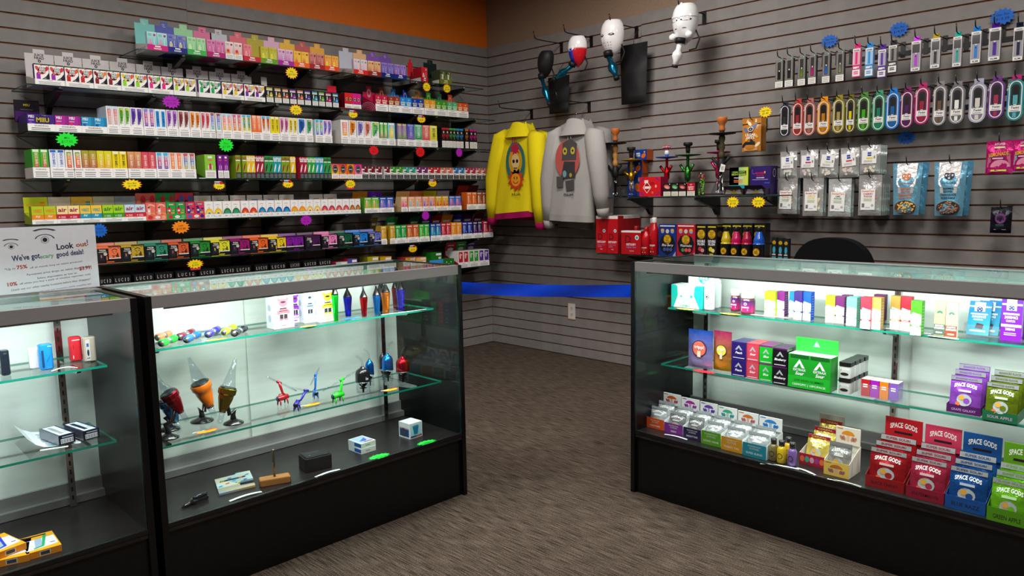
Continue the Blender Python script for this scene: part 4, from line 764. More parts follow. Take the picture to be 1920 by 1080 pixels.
for a, b_, fp, c1, n_ in TY:
    x0, x1 = XR(a, 5) + .0005, XR(b_, 5) - .0005; m = MB(); h = .092; W2 = x1 - x0; xf = XR(fp, 5) - x0 - .0008
    c = empty('display_carton', (x0, YF, SHZ[5] + .0005)); two = n_ == 'purple'
    if two: xf = .001
    else: m.box(0, xf, 0, .03, 0, h, '121216', top=c1)
    m.box(0, W2, .0305, .14, 0, h, '121216', top=c1); m.box(xf, W2, 0, .001, 0, .024, '121216')
    if not two: d_tyson(m, F((0, 0, 0)), W2, h, c1, xf)
    m.R(F((0, 0, 0)), W2 * .4, .007, W2 * .7, .012, mix(c1, 'K', .15), 3); m.R(F((0, 0, 0)), 0, 0, W2, .0025, c1, 2)
    obj('carton_body', m, c)
    fl = MB(); fl.box(.001, W2 - .001, .1, .14, h + .0005, h + .014, mix(c1, 'W', .3)); obj('tear_flap', fl, c)
    tag(c, f'black carton with a {n_} top edge', 'on the sixth shelf', 'display carton', 'black cartons on the sixth wall shelf', -x0)
    for q in ((fp,) if not two else (a + .3, fp)):
        put_box('face', 5, q, b_ - .3 if q == fp else fp - .3, .089, .018, d_face, (c1,), f'{n_} box printed with a dark face', y=YF + .0035, lift=.0012, body='16161a')
pods(5, [(715.4, 726, 'd0a01c', 'c8901c', 'e0b84c', '6a5c10', 'ochre yellow'), (732, 742.3, 'd0a01c', 'c8901c', 'e0b84c', '', 'ochre yellow'), (742.6, 763.3, '14a03c', '1c9a3c', '6ad08c', '0f6a34', 'kelly green'), (764, 786.3, 'c8541c', 'c8642c', 'f0a04c', '', 'copper'), (787, 806, '2cae2c', '3cae34', '8ae08a', '14501c', 'leaf green'), (808, 827.9, '14389a', '1ca0c8', '3cc0d8', '14205c', 'navy and turquoise'), (828.3, 846.3, 'c81c34', 'b8142c', 'e8788c', '6a1028', 'cherry red'), (846.8, 866.6, 'f0941c', 'ee8a14', 'f4bc5c', 'a87814', 'orange'), (867.5, 886.9, '1c2c9c', '142480', '3c9ae0', '18205c', 'navy blue'), (887.4, 905, '1c1438', '2c1c4c', '8a4cc0', '3a1848', 'black and purple'), (906.4, 924.8, 'b4203c', 'b0283c', 'f0a0b0', '5c1020', 'ruby red')], .125, .032, .185, tilt=.5)
# --- lowest shelf
def d_lucid(m, f, w_, h, v):
    m.R(f, 0, 0, w_, h, '0c0c0f', 1)
    for k, c in enumerate('LUCID'): m.T(f, c, w_ * (.14 + .18 * k), h * .8, h * .13, 'c8c4be', 2, wmax=w_ * .1)
    for k in range(7): m.R(f, w_ * (.08 + .122 * k), h * .58, w_ * (.185 + .122 * k), h * .71, 'c0bcb6', 2); m.R(f, w_ * (.105 + .122 * k), h * .61, w_ * (.16 + .122 * k), h * .68, '1a1a1e', 3)
    if v: m.R(f, w_ * .08, h * .36, w_ * .92, h * .5, 'a8a6a4', 2); m.lines(f, w_ * .12, h * .38, w_ * .88, h * .48, 2, '2c2c30', 3)
    else: m.lines(f, w_ * .08, h * .42, w_ * .5, h * .49, 1, '8c8a88', 2)
for k, (a, b_) in enumerate(((185, 215.3), (217, 249.2), (255.5, 291.7), (295, 328.4), (333, 371), (376.7, 406.7), (416, 443.5), (444, 473.3), (480.8, 505.5), (509.5, 538.8), (545.7, 565.2), (571.5, 596.7), (599.5, 623.6))):
    put_box('lucid', 6, a, b_, .148, .2, d_lucid, (1 if k >= 4 and k != 7 else 0,), 'squat black carton with pale tile lettering', name='black_carton', body='0e0e11')
def d_low(m, f, w_, h, c1, c2):
    m.R(f, 0, 0, w_, h, c1, 1, top=c2); m.lines(f, w_ * .45, h * .8, w_ * .95, h * .95, 1, 'f0e0e8', 2, .8); m.R(f, w_ * .68, h * .62, w_ * .92, h * .74, mix(c2, 'W', .7), 2)
    for k in range(5): m.E(f, w_ * (.15 + .16 * k), h * (.35 + .2 * (k % 2)), w_ * .07, h * .06, mix(c1, 'Y', .3), 2, n=8)
for a, b_, py, c1, c2, n_ in ((636, 657.5, 491.6, 'c82c5c', '8ad8b0', 'mint and pink'), (658, 676, 486, 'a8203c', '1c50a0', 'blue and red'), (695, 716, 482, '8a8a14', 'a8a014', 'olive yellow'), (719, 740, 482, 'b08014', 'c89414', 'ochre'), (766, 785, 483, 'c83c3c', 'e0b82c', 'yellow to red'), (785.6, 804.6, 483, 'd04c8a', 'e8c04c', 'yellow to pink'), (814, 834, 474, '147a1c', '1c6a1c', 'dark green')):
    y = YF + .03; x = XR((a + b_) / 2, 6); h = ZP(py, x, y) - SHZ[6]
    put_box('low' + n_, 6, a, b_, h, .1, d_low, (c1, c2), f'{n_} carton half hidden by the case top', name='display_carton', y=y, body=c1)
put_box('low2', 6, 806, 852, .077, .1, lambda m, f, w_, h: (m.R(f, 0, 0, w_ * .55, h, '1c6ab0', 1, top='3c9ae0'), m.R(f, w_ * .55, 0, w_, h, '14701c', 1), [m.E(f, w_ * (.6 + .09 * k), h * (.5 + .2 * (k % 2)), w_ * .02, h * .08, 'd0e8b0', 2, n=6) for k in range(4)]), (), 'blue and green carton half hidden by the case top', name='display_carton', y=YF, body='1c5a2c')
def d_white(m, f, w_, h, c1):
    f, h = F(f.p(0, .035)), h - .035
    m.R(f, 0, 0, w_, h, 'ece6e2', 1); m.R(f, w_ * .1, h * .06, w_ * .92, h * .96, c1, 2); m.E(f, w_ * .4, h * .6, w_ * .16, h * .26, mix(c1, 'W', .6), 3, n=9); m.E(f, w_ * .66, h * .72, w_ * .14, h * .04, 'W', 3, n=7)
for a, b_, c1, n_ in ((860, 879.5, 'c4182c', 'red'), (880.2, 898.4, '2c9a2c', 'green'), (898.7, 917.6, '5a2c9a', 'purple')):
    tray(6, a, b_, .036, 'f0ecea', f'white carton with a {n_} lid propped open', c1, hh=.19, front=warn, hd=.17, side='b01c3c' if n_ == 'red' else 'e8e2de', tilt=.35, sb=.1, hprint=lambda m, f, w_, h, t: (m.E(f, w_ / 2, h * .4, w_ * .28, h * .16, 'ece6e2', 1, n=12), m.lines(f, w_ * .2, h * .7, w_ * .8, h * .82, 1, 'ece6e2', 1, .7)))
    mid = (a + b_) / 2
    for p, r_ in ((a, mid), (mid, b_)): put_box('white', 6, p + .2, r_ - .2, .123, .15, d_white, (c1,), f'slim white box with a {n_} front', name='slim_vape_box', body='ece6e2')
# --- price stars hung from the shelf fronts
def star_mesh(w_, h, col, l1, l2, rim, tc):
    m = MB(); f = F((0, 0, 0)); n = 14 if w_ > .05 else 12
    if rim: m.star(f, 0, 0, w_ * .53, w_ * .40, n, rim, 0.5, sx=1); m.star(f, 0, 0, w_ * .49, w_ * .355, n, col, 1.5)
    else: m.star(f, 0, 0, w_ * .52, w_ * .385, n, col, 1)
    m.v = [(x, y, z * h / w_) for x, y, z in m.v]
    if l1: m.T(f, l1, 0, h * .06, h * .15, tc, 3, wmax=w_ * .6, shear=.2, rot=2)
    if l2: m.T(f, l2, 0, -h * .22, h * .19, tc, 3, wmax=w_ * .56, shear=.15, rot=2)
    b_ = [i for i in range(len(m.v))]
    return m
def price_star(px, py, wpx, hpx, col, l1, l2, desc, where, y=-0.312, rim='e03c1c', tc='5a4a10', right=False, grp='starburst price tags on the wall shelves', d=0.0):
    p = at(px, py, 0, -d) if right else at(px, py, 1, y)
    dist = (p - CP).dot(CF); k = 1.12 if right else 1.3
    w_, h = wpx * dist / FOC * 1.12, hpx * dist / FOC * 1.1
    m = star_mesh(w_, h, col, l1, l2, rim, tc)
    o = obj('price_star', m, loc=p, rz=RW if right else 0)
    tag(o, desc, where, 'price tag', grp, -p.x - p.y)
    return o
YL, GR, PU, RD, BL, OR = 'f6dc14', '1ce834', 'b01cb8', 'e01420', '1464c8', 'f88a14'
for px, py, w_, h, c, a, b_, n_, i in ((321, 191, 30, 22, PU, 'Juice Head', '$19.99', 'purple', 1), (547, 137, 23, 20, YL, 'Raz', '$17.99', 'yellow', 0), (800, 163, 17, 16, YL, 'Raz', '$17.99', 'yellow', 0), (838, 166, 17, 15, YL, 'Astro', '$15.99', 'yellow', 0),
                                       (555, 206, 24, 18, YL, 'Boro', '$12.50', 'yellow', 1), (125.5, 262, 34, 25, GR, 'Miiu', '$17.95', 'neon green', 2), (424, 272, 26, 23, GR, 'Esco', '$7.99', 'neon green', 2), (701, 282, 20, 16, RD, 'Esco', '$6.9', 'red', 2), (788, 285, 20, 18, RD, 'Esco', '$9.99', 'red', 2), (861, 286, 15, 16, PU, '', '', 'purple', 2),
                                       (247.5, 346, 32, 18, YL, 'Esco Bars', '$17.99', 'yellow', 3), (657, 345, 21, 15, YL, 'Loon', '$12.95', 'yellow', 3), (187, 432, 24, 24, BL, 'Vibez', '$15.99', 'blue', 4), (339, 426, 30, 22, OR, 'Lost', '$19.99', 'orange', 4), (574, 413, 22, 18, PU, 'Fume', '$7.99', 'purple', 4), (798, 404, 17, 17, PU, '', '', 'purple', 4), (366, 495, 28, 16, YL, 'Tyson', '$19.95', 'yellow', 5)):
    o = price_star(px, py, w_, h, c, a, b_, f'{n_} starburst price tag', f'below the {SHN[i]} shelf', rim='e8641c' if c == YL else None, tc='3a3410' if c in (YL, OR) else mix(c, 'K', .65))
    if n_ == 'yellow' and i in (3, 5) and px in (657, 366):
        obj('sticker_strip', MB().box(-.028, .028, 0, .0006, -.034, -.022, 'c8324c'), o)
for px, py, n_ in ((662, 213, 1), (790, 222, 1), (411, 347, 3), (540, 344, 3), (811, 342, 3), (774, 465, 5)):
    o = price_star(px, py + 1.5, 19 if px != 411 and px != 540 else 21, 13, YL, '', '$9.99', 'yellow starburst tag with a new sticker', f'below the {SHN[n_]} shelf', rim='e8641c', tc='3a3410')
    m = MB(); f = F((-.004, -.0004, .017)); m.box(-.026, .014, -.0004, .0006, .010, .026, 'e8dcdc'); m.E(f, .016, 0.0, .011, .008, 'd01424', 3, n=10); m.T(f, 'New!', -.006, -.004, .010, '3a2c6a', 4, bold=1, wmax=.034); obj('new_sticker', m, o)
# ---------------------------------------------------------------- right wall
def rr(px0, px1, py0, py1, d):
    """picture rectangle on the plane x = -d -> (world left y, width, bottom z, height)"""
    pm, qm = (px0 + px1) / 2, (py0 + py1) / 2
    y0, y1 = at(px0, qm, 0, -d).y, at(px1, qm, 0, -d).y; zt, zb = at(pm, py0, 0, -d).z, at(pm, py1, 0, -d).z
    return y0, y0 - y1, zb, zt - zb
def gz(z): return SLAT_H - SP * round((SLAT_H - z) / SP)          # nearest groove
def hook(y, z, ln, tip=0.03, plate=True, wide=False, name='display_hook', r=0.0028):
    """metal hook clipped into a groove at height z, arm ln long"""
    c = empty(name, (0, y, z), RW)
    m = MB().box(-.014 if wide else -.011, .014 if wide else .011, -.0045, -.001, -.074, .004, 'K'); obj('hook_plate', m, c, M_BLKMETAL)
    m = MB().tube([(0, -.004, -.01), (0, -ln * .5, -.012), (0, -ln * .88, -.012), (0, -ln * .96, -.006), (0, -ln - .004, tip)], r, 8, 'K'); obj('hook_arm', m, c, M_BLKMETAL)
    return c
FOILC = 'c4c2c0'
# --- vape pens in hanging packs, two rows
def pen(m, f, cx, y0, y1, r, col, mat=GLOSS):
    o = f.p(cx, y0, -.004); m.lathe([(r * .7, 0), (r, .002), (r, (y1 - y0) * .62), (r * .8, (y1 - y0) * .63), (r * .55, y1 - y0)], 8, col, mat, o=o, ax=f.u, cols=[col, col, col, 'c8c8cc', '3a3a3c'])
PX1 = [(1454, 1468, 105, 164, 'K', 'black', 'g'), (1472, 1487, 101, 162, '202024', 'dark', 'g'), (1496, 1510, 98, 160, '6a8a2c', 'rainbow', 'g'), (1516, 1530, 95, 157, 'c01c7a', 'magenta', 'g'), (1542, 1556, 92, 155, '1c6ac0', 'blue', 'g'), (1567.5, 1582.5, 89, 152, '8a8468', 'champagne', 'g'),
       (1598.5, 1613, 81, 144.6, 'e8247c', 'hot pink', 'c'), (1622, 1637, 79.5, 143.6, '2a96e0', 'sky blue', 'c'), (1645.8, 1661, 83, 145.6, '5a2c98', 'purple', 'c'), (1665.5, 1681.5, 75, 137, '26262a', 'black', 'c'),
       (1708.5, 1726, 68, 132.5, 'b43cc8', 'orchid', 'b'), (1745, 1762.5, 62.5, 127, '241f14', 'gold', 'b'), (1786.5, 1803, 59.5, 124, '149a8c', 'teal', 'b'), (1820.5, 1839, 49.5, 117.5, '1c78c8', 'azure', 'b'), (1854, 1876, 42.5, 112.5, '4c1c90', 'violet', 'b'), (1900, 1919, 41.5, 112.5, '1c2440', 'navy', 'b')]
ZH1, ZH2 = gz(1.99), gz(1.70)
for a, b_, t, q, c1, n_, k in PX1:
    d = .15; y0, w_, zb, h = rr(a, b_, t, q, d); m = MB(); f = F((0, 0, 0)); dep = .022
    if k == 'g':
        dk = '6a6560'; m.box(0, w_, 0, dep, 0, h * .86, dk, MATTE, side='38363a'); m.R(f, w_ * .14, h * .22, w_ * .86, h * .84, '857f78', 1, MATTE); m.R(f, w_ * .26, h * .24, w_ * .74, h * .8, '3a3532', 2, GLOSS)
        m.R(f, 0, 0, w_, h * .19, 'e8e4de', 2); m.lines(f, w_ * .1, h * .02, w_ * .9, h * .17, 3, 'a8a29c', 3); m.box(w_ * .1, w_ * .9, dep * .45, dep * .5, h * .86, h * 1.0, '8a857e')
        m.R(f, w_ * .34, h * .26, w_ * .66, h * .5, c1, 3, GLOSS, top=mix(c1, 'K', .5)); m.R(f, w_ * .44, h * .5, w_ * .58, h * .54, 'd8d8dc', 3); m.R(f, w_ * .3, h * .56, w_ * .7, h * .8, '26221f', 3)
        m.E(f, w_ * .78, h * .88 - .004, .005, .005, '2ca084', 4, n=10); m.E(f, w_ * .78, h * .88 - .004, .002, .002, 'W', 5, n=8)
        ds = f'slim grey hanging pack with a {n_} pen'
    elif k == 'c':
        m.box(0, w_, 0, dep, 0, h * .84, mix(c1, 'K', .12), GLOSS, side=mix(c1, 'W', .25)); m.box(w_ * .12, w_ * .88, dep * .45, dep * .5, h * .84, h, c1)
        m.R(f, w_ * .04, h * .36, w_ * .96, h * .76, mix(c1, 'W', .45) if n_ != 'black' else '8a857c', 1, GLOSS); m.R(f, w_ * .36, h * .38, w_ * .64, h * .74, c1, 2, GLOSS); m.R(f, w_ * .06, h * .38, w_ * .16, h * .74, 'e8e0e4', 2)
        m.R(f, w_ * .02, h * .75, w_ * .98, h * .84, 'ece8e4', 3); m.T(f, 'ooze', w_ / 2, h * .77, h * .05, 'K', 4, w=w_ * .7, bold=1)
        m.R(f, w_ * .02, h * .03, w_ * .98, h * .22, 'ece8e4', 2); m.T(f, 'SLIM', w_ / 2, h * .25, h * .06, 'ece8e4', 3, w=w_ * .8, bold=1); m.lines(f, w_ * .14, h * .08, w_ * .86, h * .18, 2, c1, 3, .6); m.lines(f, w_ * .1, h * .24, w_ * .9, h * .34, 1, 'W', 1, .5)
        ds = f'{n_} boxed vape pen with a white label'
    else:
        m.box(0, w_, 0, .004, 0, h * .84, 'c8c4c4', GLOSS); m.box(0, w_, .004, dep, 0, h * .84, '6a6668', MATTE, side='8c888a'); m.box(w_ * .16, w_ * .84, dep * .45, dep * .5, h * .84, h, c1 if n_ != 'gold' else '9a8414', METAL)
        m.R(f, w_ * .08, h * .1, w_ * .92, h * .78, '9c979c', 1, GLOSS); m.R(f, w_ * .12, h * .52, w_ * .88, h * .76, '34302f', 2, GLOSS); m.R(f, w_ * .36, h * .13, w_ * .68, h * .48, c1, 2, GLOSS); m.R(f, w_ * .44, h * .48, w_ * .58, h * .52, 'd8d8dc', 3); m.E(f, w_ * .5, h * .42, w_ * .07, w_ * .07, 'K', 3, n=8)
        m.R(f, 0, h * .78, w_, h * .86, 'e8e4e0', 3); m.T(f, 'ooze', w_ / 2, h * .8, h * .035, '0c3a2c', 4, w=w_ * .6, bold=1); m.R(f, w_ * .06, -.001, w_ * .94, h * .09, 'e8e4e2', 3); m.T(f, 'SLIM', w_ / 2, h * .02, h * .045, 'K', 4, w=w_ * .6, bold=1)
        ds = f'clear-fronted vape pen pack with {n_} pen'
    o = obj('vape_pen_pack', m, loc=(-d, y0, zb), rz=RW); tag(o, ds, 'on the upper pen row', 'vape pen', 'hanging vape pen packs', -y0)
    yc = y0 - w_ * .5; zz = zb + h * .955
    c = hook(yc, zz + .012, d + .03); tag(c, 'black wire display hook', 'on the upper pen row', 'hook', 'hooks of the upper pen row', -yc)
def capsule(w_, h, n=10):
    r = w_ / 2; P = [(r + r * math.cos(a), r + r * math.sin(a)) for a in [PI + PI * i / n for i in range(n + 1)]]
    return P + [(r + r * math.cos(a), h - r + r * math.sin(a)) for a in [PI * i / n for i in range(n + 1)]]
def inset(P, w_, h, k, ox=0, oz=0): return [(w_ / 2 + (x - w_ / 2) * k + ox, h / 2 + (z - h / 2) * (1 - (1 - k) * w_ / h) + oz) for x, z in P]
def prism(m, P, y0, y1, col, mat=PRINT, side=None):
    k = len(P); A = [(x, y0, z) for x, z in P]; B_ = [(x, y1, z) for x, z in P]
    m.add(A + B_, [tuple(range(k)), tuple(range(2 * k - 1, k - 1, -1))], col, mat); m.add(A + B_, [(k + i, k + (i + 1) % k, (i + 1) % k, i) for i in range(k)], side or col, mat)
TW = [(1462, 1480, 190, 256, '23283c', '2c2c30', 'navy'), (1485.5, 1505, 185, 255, 'c0403c', '9a2c30', 'brick red'), (1507, 1528, 184, 254, 'b8685c', 'a8644c', 'salmon'), (1532.5, 1555, 181, 252, 'e8920c', 'b87414', 'orange'), (1561, 1583, 178, 249.5, '9a8a1c', 'a8904c', 'olive'), (1585.5, 1603, 177, 248, '6c6410', 'd8c414', 'dark yellow'), (1607.5, 1631, 173, 246, '4c8c34', '3ca414', 'green'), (1635.5, 1659, 169, 244.5, '3c9a74', '147a5c', 'mint'),
      (1661, 1686, 165, 242, '1c7ad0', '145c9a', 'bright blue'), (1688, 1712, 163, 240, '7a1f5c', '4c1c5c', 'plum'), (1715, 1742, 155, 233, 'b8246c', '9a1c3c', 'magenta'), (1749, 1774, 152, 235, '8a8486', '6c4c34', 'smoke grey'), (1780, 1808, 152, 232, '7c7a80', 'e8e4e0', 'cool grey'), (1817, 1849, 147, 230, 'a8a4b8', 'd0c8c0', 'frosted lilac'), (1852.5, 1883, 142, 223, '6a3480', 'a02c4c', 'iridescent purple'), (1888, 1919.5, 140, 226, '188a8c', '5aa0a8', 'teal and magenta')]
for a, b_, t, q, c1, c2, n_ in TW:
    d = .15; y0, w_, zb, h = rr(a, b_, t, q, d); hb = h * .9; m = MB(); f = F((0, 0, 0)); P = capsule(w_, hb)
    prism(m, P, 0, .02, c1, GLOSS, mix(c1, 'W', .12)); tw = w_ * .28
    m.box(w_ / 2 - tw, w_ / 2 + tw, .009, .0105, hb * .97, h, c1 if 'teal' not in n_ else 'b01c6c'); m.P(f, inset(P, w_, hb, .8), 'e6e0da', 1, GLOSS); m.P(f, inset(P, w_, hb, .68), mix(c1, 'K', .5), 2, GLOSS)
    f2 = F((0, 0, 0)); m.P(f, [(w_ / 2 + (x - w_ / 2) * .5, hb * .36 + z * .52) for x, z in P], '262225', 3, GLOSS)
    m.R(f, w_ * .36, hb * .4, w_ * .64, hb * .62, c2, 4, GLOSS); m.R(f, w_ * .36, hb * .63, w_ * .64, hb * .82, '1c1a1a', 4, GLOSS); m.R(f, w_ * .4, hb * .38, w_ * .6, hb * .395, 'e8e4e0', 5)
    m.R(f, w_ * .16, hb * .22, w_ * .84, hb * .37, 'e6e0da', 4); m.T(f, 'Twist', w_ / 2, hb * .29, hb * .055, '2a2050', 5, w=w_ * .5, shear=.2, bold=1); m.lines(f, w_ * .24, hb * .235, w_ * .76, hb * .265, 1, '6a6468', 5)
    m.R(f, w_ * .38, hb * .08, w_ * .6, hb * .2, c2, 4, GLOSS); m.T(f, 'SLIM', w_ * .1, hb * .82, w_ * .1, 'e8e2dc', 3, rot=78, w=w_ * .5)
    if 'teal' in n_: m.P(f, [(0.001, hb * .35), (w_ * .09, hb * .3), (w_ * .09, hb * .7), (0.001, hb * .7)], '1c64b0', 2)
    o = obj('blister_pack', m, loc=(-d, y0, zb), rz=RW); tag(o, f'{n_} capsule-shaped blister pack', 'on the lower pen row', 'vape pen', 'capsule blister packs', -y0)
    yc = y0 - w_ * .5; c = hook(yc, zb + h * .94 + .012, d + .035); tag(c, 'black wire display hook', 'on the lower pen row', 'hook', 'hooks of the lower pen row', -yc)
for z, ya, yb, n_ in ((gz(1.985) - .0381, -2.93, -3.9, 'upper'), (gz(1.69) - .0381, -2.9, -3.9, 'lower')):
    o = obj('hook_strip', MB().box(0, ya - yb, -.004, -.001, -.012, .012, 'K'), mats=M_BLKMETAL, loc=(0, ya, z), rz=RW); tag(o, 'long black metal strip behind the hooks', f'of the {n_} pen row', 'display rail', None, -ya)
# --- hanging pouches
def pouch(w_, h, col, bulge=0.012, mat=FOIL, colf=None, taper=0.0, n=9, back=True, crimp=.1):
    """a flat pouch: sealed edges, belly in the lower two thirds"""
    m = MB()
    def belly(u, v):
        e = max(0.0, 1 - abs(2 * u - 1) ** 2.6); z = min(1.0, max(0.0, (1 - crimp - v) / .25)) * min(1.0, v / .08 + .25)
        return bulge * e * z
    for sgn in (-1, 1):
        def fn(u, v, s=sgn):
            k = 1 - taper * (1 - v); x = w_ / 2 + (u - .5) * w_ * k
            wob = .0012 * math.sin(9 * u + 14 * v) if 0 < u < 1 else 0
            return (x, s * (belly(u, v) + .0006) + wob, v * h)
        P0 = len(m.v); m.grid(fn, n, n + 3, col, mat, True, colf)
        if sgn > 0: m.f = [tuple(reversed(q)) if min(q) >= P0 else q for q in m.f]
    m.belly = lambda u, v: -belly(u, v) - .0016
    return m
class FB:                               # print frame that follows the belly of a pouch
    def __init__(s, m, w_, h): s.m, s.w, s.h = m, w_, h
    def p(s, x, y, hh=0.0): return Vector((x, s.m.belly(min(1, max(0, x / s.w)), min(1, max(0, y / s.h))) - .001 - hh, y))
def hang(o, y0, w_, zb, h, d, where, top=.95, depth_l=.03, grp='hooks of the pouch rows', n=1):
    c = hook(y0 - w_ * .5, zb + h * top + .013, d + depth_l); tag(c, 'black wire display hook', where, 'hook', grp, -y0); return c
for k, (a, b_, t, q, tl, acc) in enumerate(((1463, 1494.5, 284, 333.6, .02, 'c8c4c0'), (1500.5, 1534, 281, 333, -.01, 'c03c6a'), (1537, 1572, 280, 332, -.12, 'c8d0a0'), (1575.6, 1611.5, 277, 331, .1, 'd03c50'), (1613, 1651, 272, 326, .0, 'e8c81c'))):
    d = .17; y0, w_, zb, h = rr(a, b_, t, q, d); m = pouch(w_, h, 'bcbab8', .014, FOIL); f = FB(m, w_, h)
    rd = random.Random(k)
    for j in range(11): m.E(f, rd.uniform(.22, .78) * w_, rd.uniform(.08, .28) * h, w_ * .075, h * .05, mix('d8d2ca', acc, .25 if j % 3 == 0 else .08), 1, n=7, tilt=rd.random())
    fr = F((w_ * .5, -.0175, h * .58), (math.cos(tl), 0, math.sin(tl)), (-math.sin(tl), 0, math.cos(tl)))
    m.R(fr, -w_ * .36, -h * .22, w_ * .36, h * .22, 'ece8e6', 0); m.lines(fr, -w_ * .1, h * .02, w_ * .14, h * .17, 2, '2c3c9a', 1, .8); m.lines(fr, -w_ * .14, -h * .08, w_ * .18, -h * .01, 1, acc, 1, .8); m.lines(fr, -w_ * .3, -h * .18, w_ * .24, -h * .1, 2, '9a9696', 1); m.R(fr, w_ * .22, -h * .05, w_ * .3, h * .04, '8c888a', 1)
    o = obj('candy_pouch', m, loc=(-d, y0, zb), rz=RW); tag(o, f'small clear pouch with a white label and {("grey", "pink", "green-tinged", "red", "yellow")[k]} accent', 'beside the boxes of purple gummies', 'candy pouch', 'clear candy pouches', -y0)
    hang(o, y0, w_, zb, h, d, 'of the upper pouch row', .93)
    if k == 4:
        for j in range(3):
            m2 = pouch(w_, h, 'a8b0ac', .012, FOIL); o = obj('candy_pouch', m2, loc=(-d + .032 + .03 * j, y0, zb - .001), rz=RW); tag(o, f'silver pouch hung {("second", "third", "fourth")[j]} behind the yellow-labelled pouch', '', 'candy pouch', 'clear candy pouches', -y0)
for k, (a, b_, t, q, tl, acc, fl, nm_) in enumerate(((1458.5, 1495, 334, 401, -.02, 'f0783c', 'ORANGE', 'orange'), (1505.6, 1544, 334, 405, 0, 'e8c81c', 'LEMON', 'lemon'), (1553.5, 1596, 335, 406, -.04, '2c6a4c', 'LIME', 'lime'), (1610, 1653, 328, 404, 0, 'b01c50', 'CHERRY', 'cherry'))):
    d = .17; y0, w_, zb, h = rr(a, b_, t, q, d); m = pouch(w_, h, 'b4b0ae' if k != 2 else 'd0d0d0', .013, FOIL, crimp=.16); f = FB(m, w_, h); rd = random.Random(k + 9)
    for j in range(9): m.E(f, w_ * (.62 + .2 * rd.random()), h * (.2 + .26 * rd.random()), w_ * .07, h * .035, mix(acc, 'W', .2 + .3 * rd.random()), 1, n=7, tilt=rd.random())
    fr = F((w_ * .46, -.0165, h * .38), (math.cos(tl), 0, math.sin(tl)), (-math.sin(tl), 0, math.cos(tl)))
    m.R(fr, -w_ * .31, -h * .24, w_ * .31, h * .27, 'f0ece8', 0); m.T(fr, 'SweetTart', 0, h * .2, h * .045, 'a8144c' if k % 3 < 2 and k < 2 else 'e0742c', 1, w=w_ * .54, bold=1); m.T(fr, fl, 0, h * .13, h * .045, acc, 1, wmax=w_ * .46, bold=1); m.T(fr, 'FUDGE', 0, h * .07, h * .045, acc, 1, wmax=w_ * .4, bold=1)
    m.lines(fr, -w_ * .2, -h * .03, w_ * .2, h * .05, 3, '8aa05c', 1); m.R(fr, -w_ * .26, -h * .18, -w_ * .14, -h * .08, '7a767a', 1); m.lines(fr, -w_ * .1, -h * .2, w_ * .1, -h * .16, 1, '9aa0c0', 1); m.E(fr, w_ * .2, -h * .13, w_ * .06, h * .035, 'b4b0b0', 1, n=10)
    o = obj('candy_pouch', m, loc=(-d, y0, zb), rz=RW); tag(o, f'large clear pouch labelled {nm_} fudge', 'below the small pouches', 'candy pouch', 'clear candy pouches', -y0); hang(o, y0, w_, zb, h, d, 'of the fudge pouch row', .94)
    for j in range(4 if k == 3 else 1):
        m2 = pouch(w_, h, '9aa09e', .011, FOIL, crimp=.16); o = obj('candy_pouch', m2, loc=(-d + .03 + .028 * j, y0 - .003, zb - .001), rz=RW); tag(o, f'silver pouch hung {("second", "third", "fourth", "fifth")[j]} behind the {nm_} fudge pouch', '', 'candy pouch', 'clear candy pouches', -y0)
